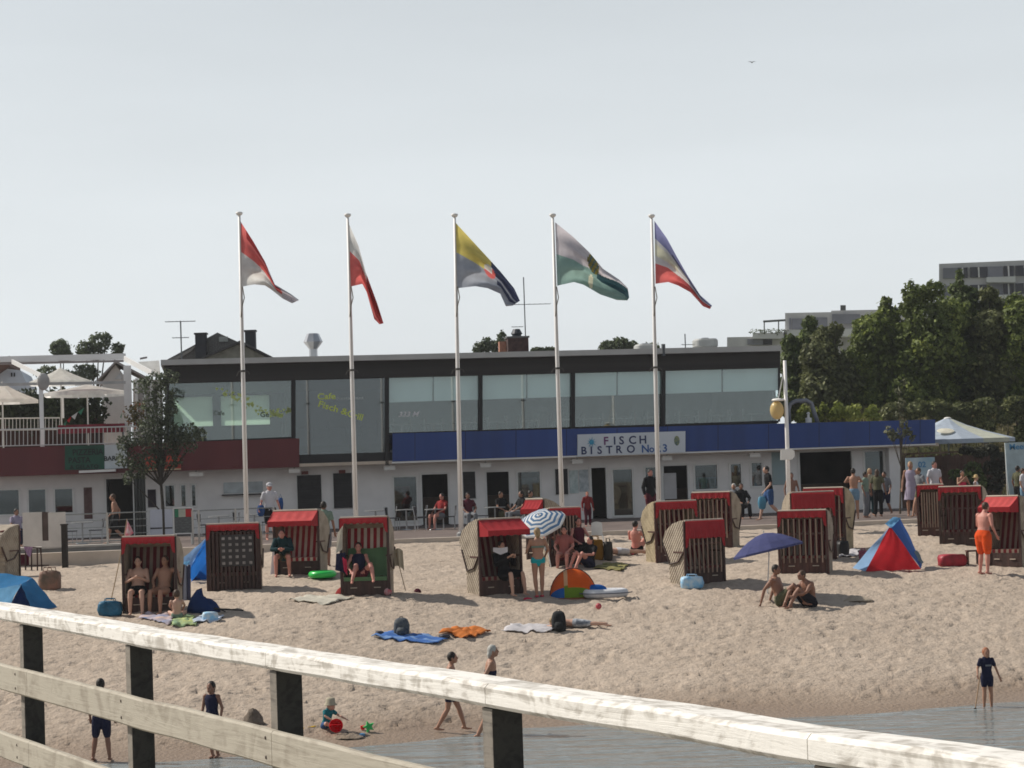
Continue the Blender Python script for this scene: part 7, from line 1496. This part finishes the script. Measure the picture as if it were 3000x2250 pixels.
def board(x0, x1, y0, y1, z0, z1, m, nm, bev=.008, n=24, dz=0.0):
    rows = []
    for i in range(n + 1):
        x = x0 + (x1 - x0) * i / n; o_ = wob(x) ; e = bev
        rows.append([(x, y, z + o_ + (rail_dz(x) if dz else 0)) for y, z in ((y0 + e, z0), (y1 - e, z0), (y1, z0 + e), (y1, z1 - e), (y1 - e, z1), (y0 + e, z1), (y0, z1 - e), (y0, z0 + e))])
    b = MB(); b.rings(rows); return b.build(nm, m, t)
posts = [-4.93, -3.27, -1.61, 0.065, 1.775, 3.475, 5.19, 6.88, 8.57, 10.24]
for s_ in posts: board_ = MB(); board_.box((s_ - .03, -.055, .3), (s_ + .03, .043, zt_ - .0745 + rail_dz(s_))); board_.build('post', wpost, t); board_ = MB(); board_.box((s_ - .031, .0432, .3), (s_ + .031, .0448, zt_ - .076 + rail_dz(s_))); board_.build('lit_face', wood('lit_face_wood', (.22, .195, .165), (.13, .115, .10)) if s_ == posts[0] else bpy.data.materials['lit_face_wood'], t)  # thin pale strip puts sunlight on the narrow post face into the colour
jj = [-6.5, -1.58, .04, 1.80, 5.0, 8.4, 12]
for a, c in zip(jj, jj[1:]): board(a + .002, c - .002, -.075, .062, zt_ - .070, zt_, wtop, 'handrail', .012, dz=1)
for a, c in zip((-6.5, -.03, 1.72, 4.98, 8.4), (-.034, 1.716, 4.976, 8.396, 12)):
    board(a, c, .045, .080, zt_ - .31 - .13, zt_ - .31, wmid, 'middle_rail'); board(a, c, .045, .080, zt_ - .655 - .13, zt_ - .655, wmid, 'lower_rail')
for s_ in posts:
    for z in (zt_ - .34, zt_ - .41, zt_ - .69, zt_ - .75): b = MB(); b.ell((s_, .081, z), (.007, .003, .007), 8, 4); b.build('bolt', mat('rusty_bolt', (.07, .05, .04), .6), t)
t = thing('pier_deck', 'timber pier deck behind the railing just below the view', 'pier', (RO.x, RO.y, 0), ra); dz = EYE - 1.66
for i in range(0, 62): 
    x = -14 + i * .42; b = MB(); b.box((x, .14, dz - .06), (x + .41, 3.2, dz)); b.build('plank', wmid, t)
for x in (-8, -4, 0, 4, 8): b = MB(); b.tube([(x, .4, -2), (x, .4, dz - .07)], .14, 10); b.build('pile', wpost, t); b = MB(); b.tube([(x, 2.9, -2), (x, 2.9, dz - .07)], .14, 10); b.build('pile', wpost, t)
# bird
p = at_y(2203, 184, 160); b = MB(); b.tube([(-.28, 0, .08), (-.12, 0, .1), (0, 0, .02), (.12, 0, .1), (.28, 0, .06)], [.015, .04, .05, .04, .015], 8, [.01, .02, .05, .02, .01], (0, 1, 0)); tag(b.build('seagull', mat('gull_grey', (.35, .35, .36), .8), None, True, p), 'tiny gull gliding high in the pale sky', 'bird')
# ------------------------------------------------------------------ thin haze volume, added to lift the dark tones
b = MB(); b.box((-950, -550, -4.2), (950, 1550, 60)); hz = b.build('haze', []); tag(hz, 'thin pale haze volume added over the beach to lift the dark tones', kind='stuff')
hm = bpy.data.materials.new('haze_air'); hm.use_nodes = True; ht = hm.node_tree; ht.nodes.remove(ht.nodes['Principled BSDF'])
pv = ht.nodes.new('ShaderNodeVolumePrincipled'); pv.inputs['Color'].default_value = (.92, .95, 1, 1); pv.inputs['Density'].default_value = .00027; pv.inputs['Anisotropy'].default_value = .3
ht.links.new(pv.outputs[0], ht.nodes['Material Output'].inputs['Volume']); hz.data.materials.append(hm)
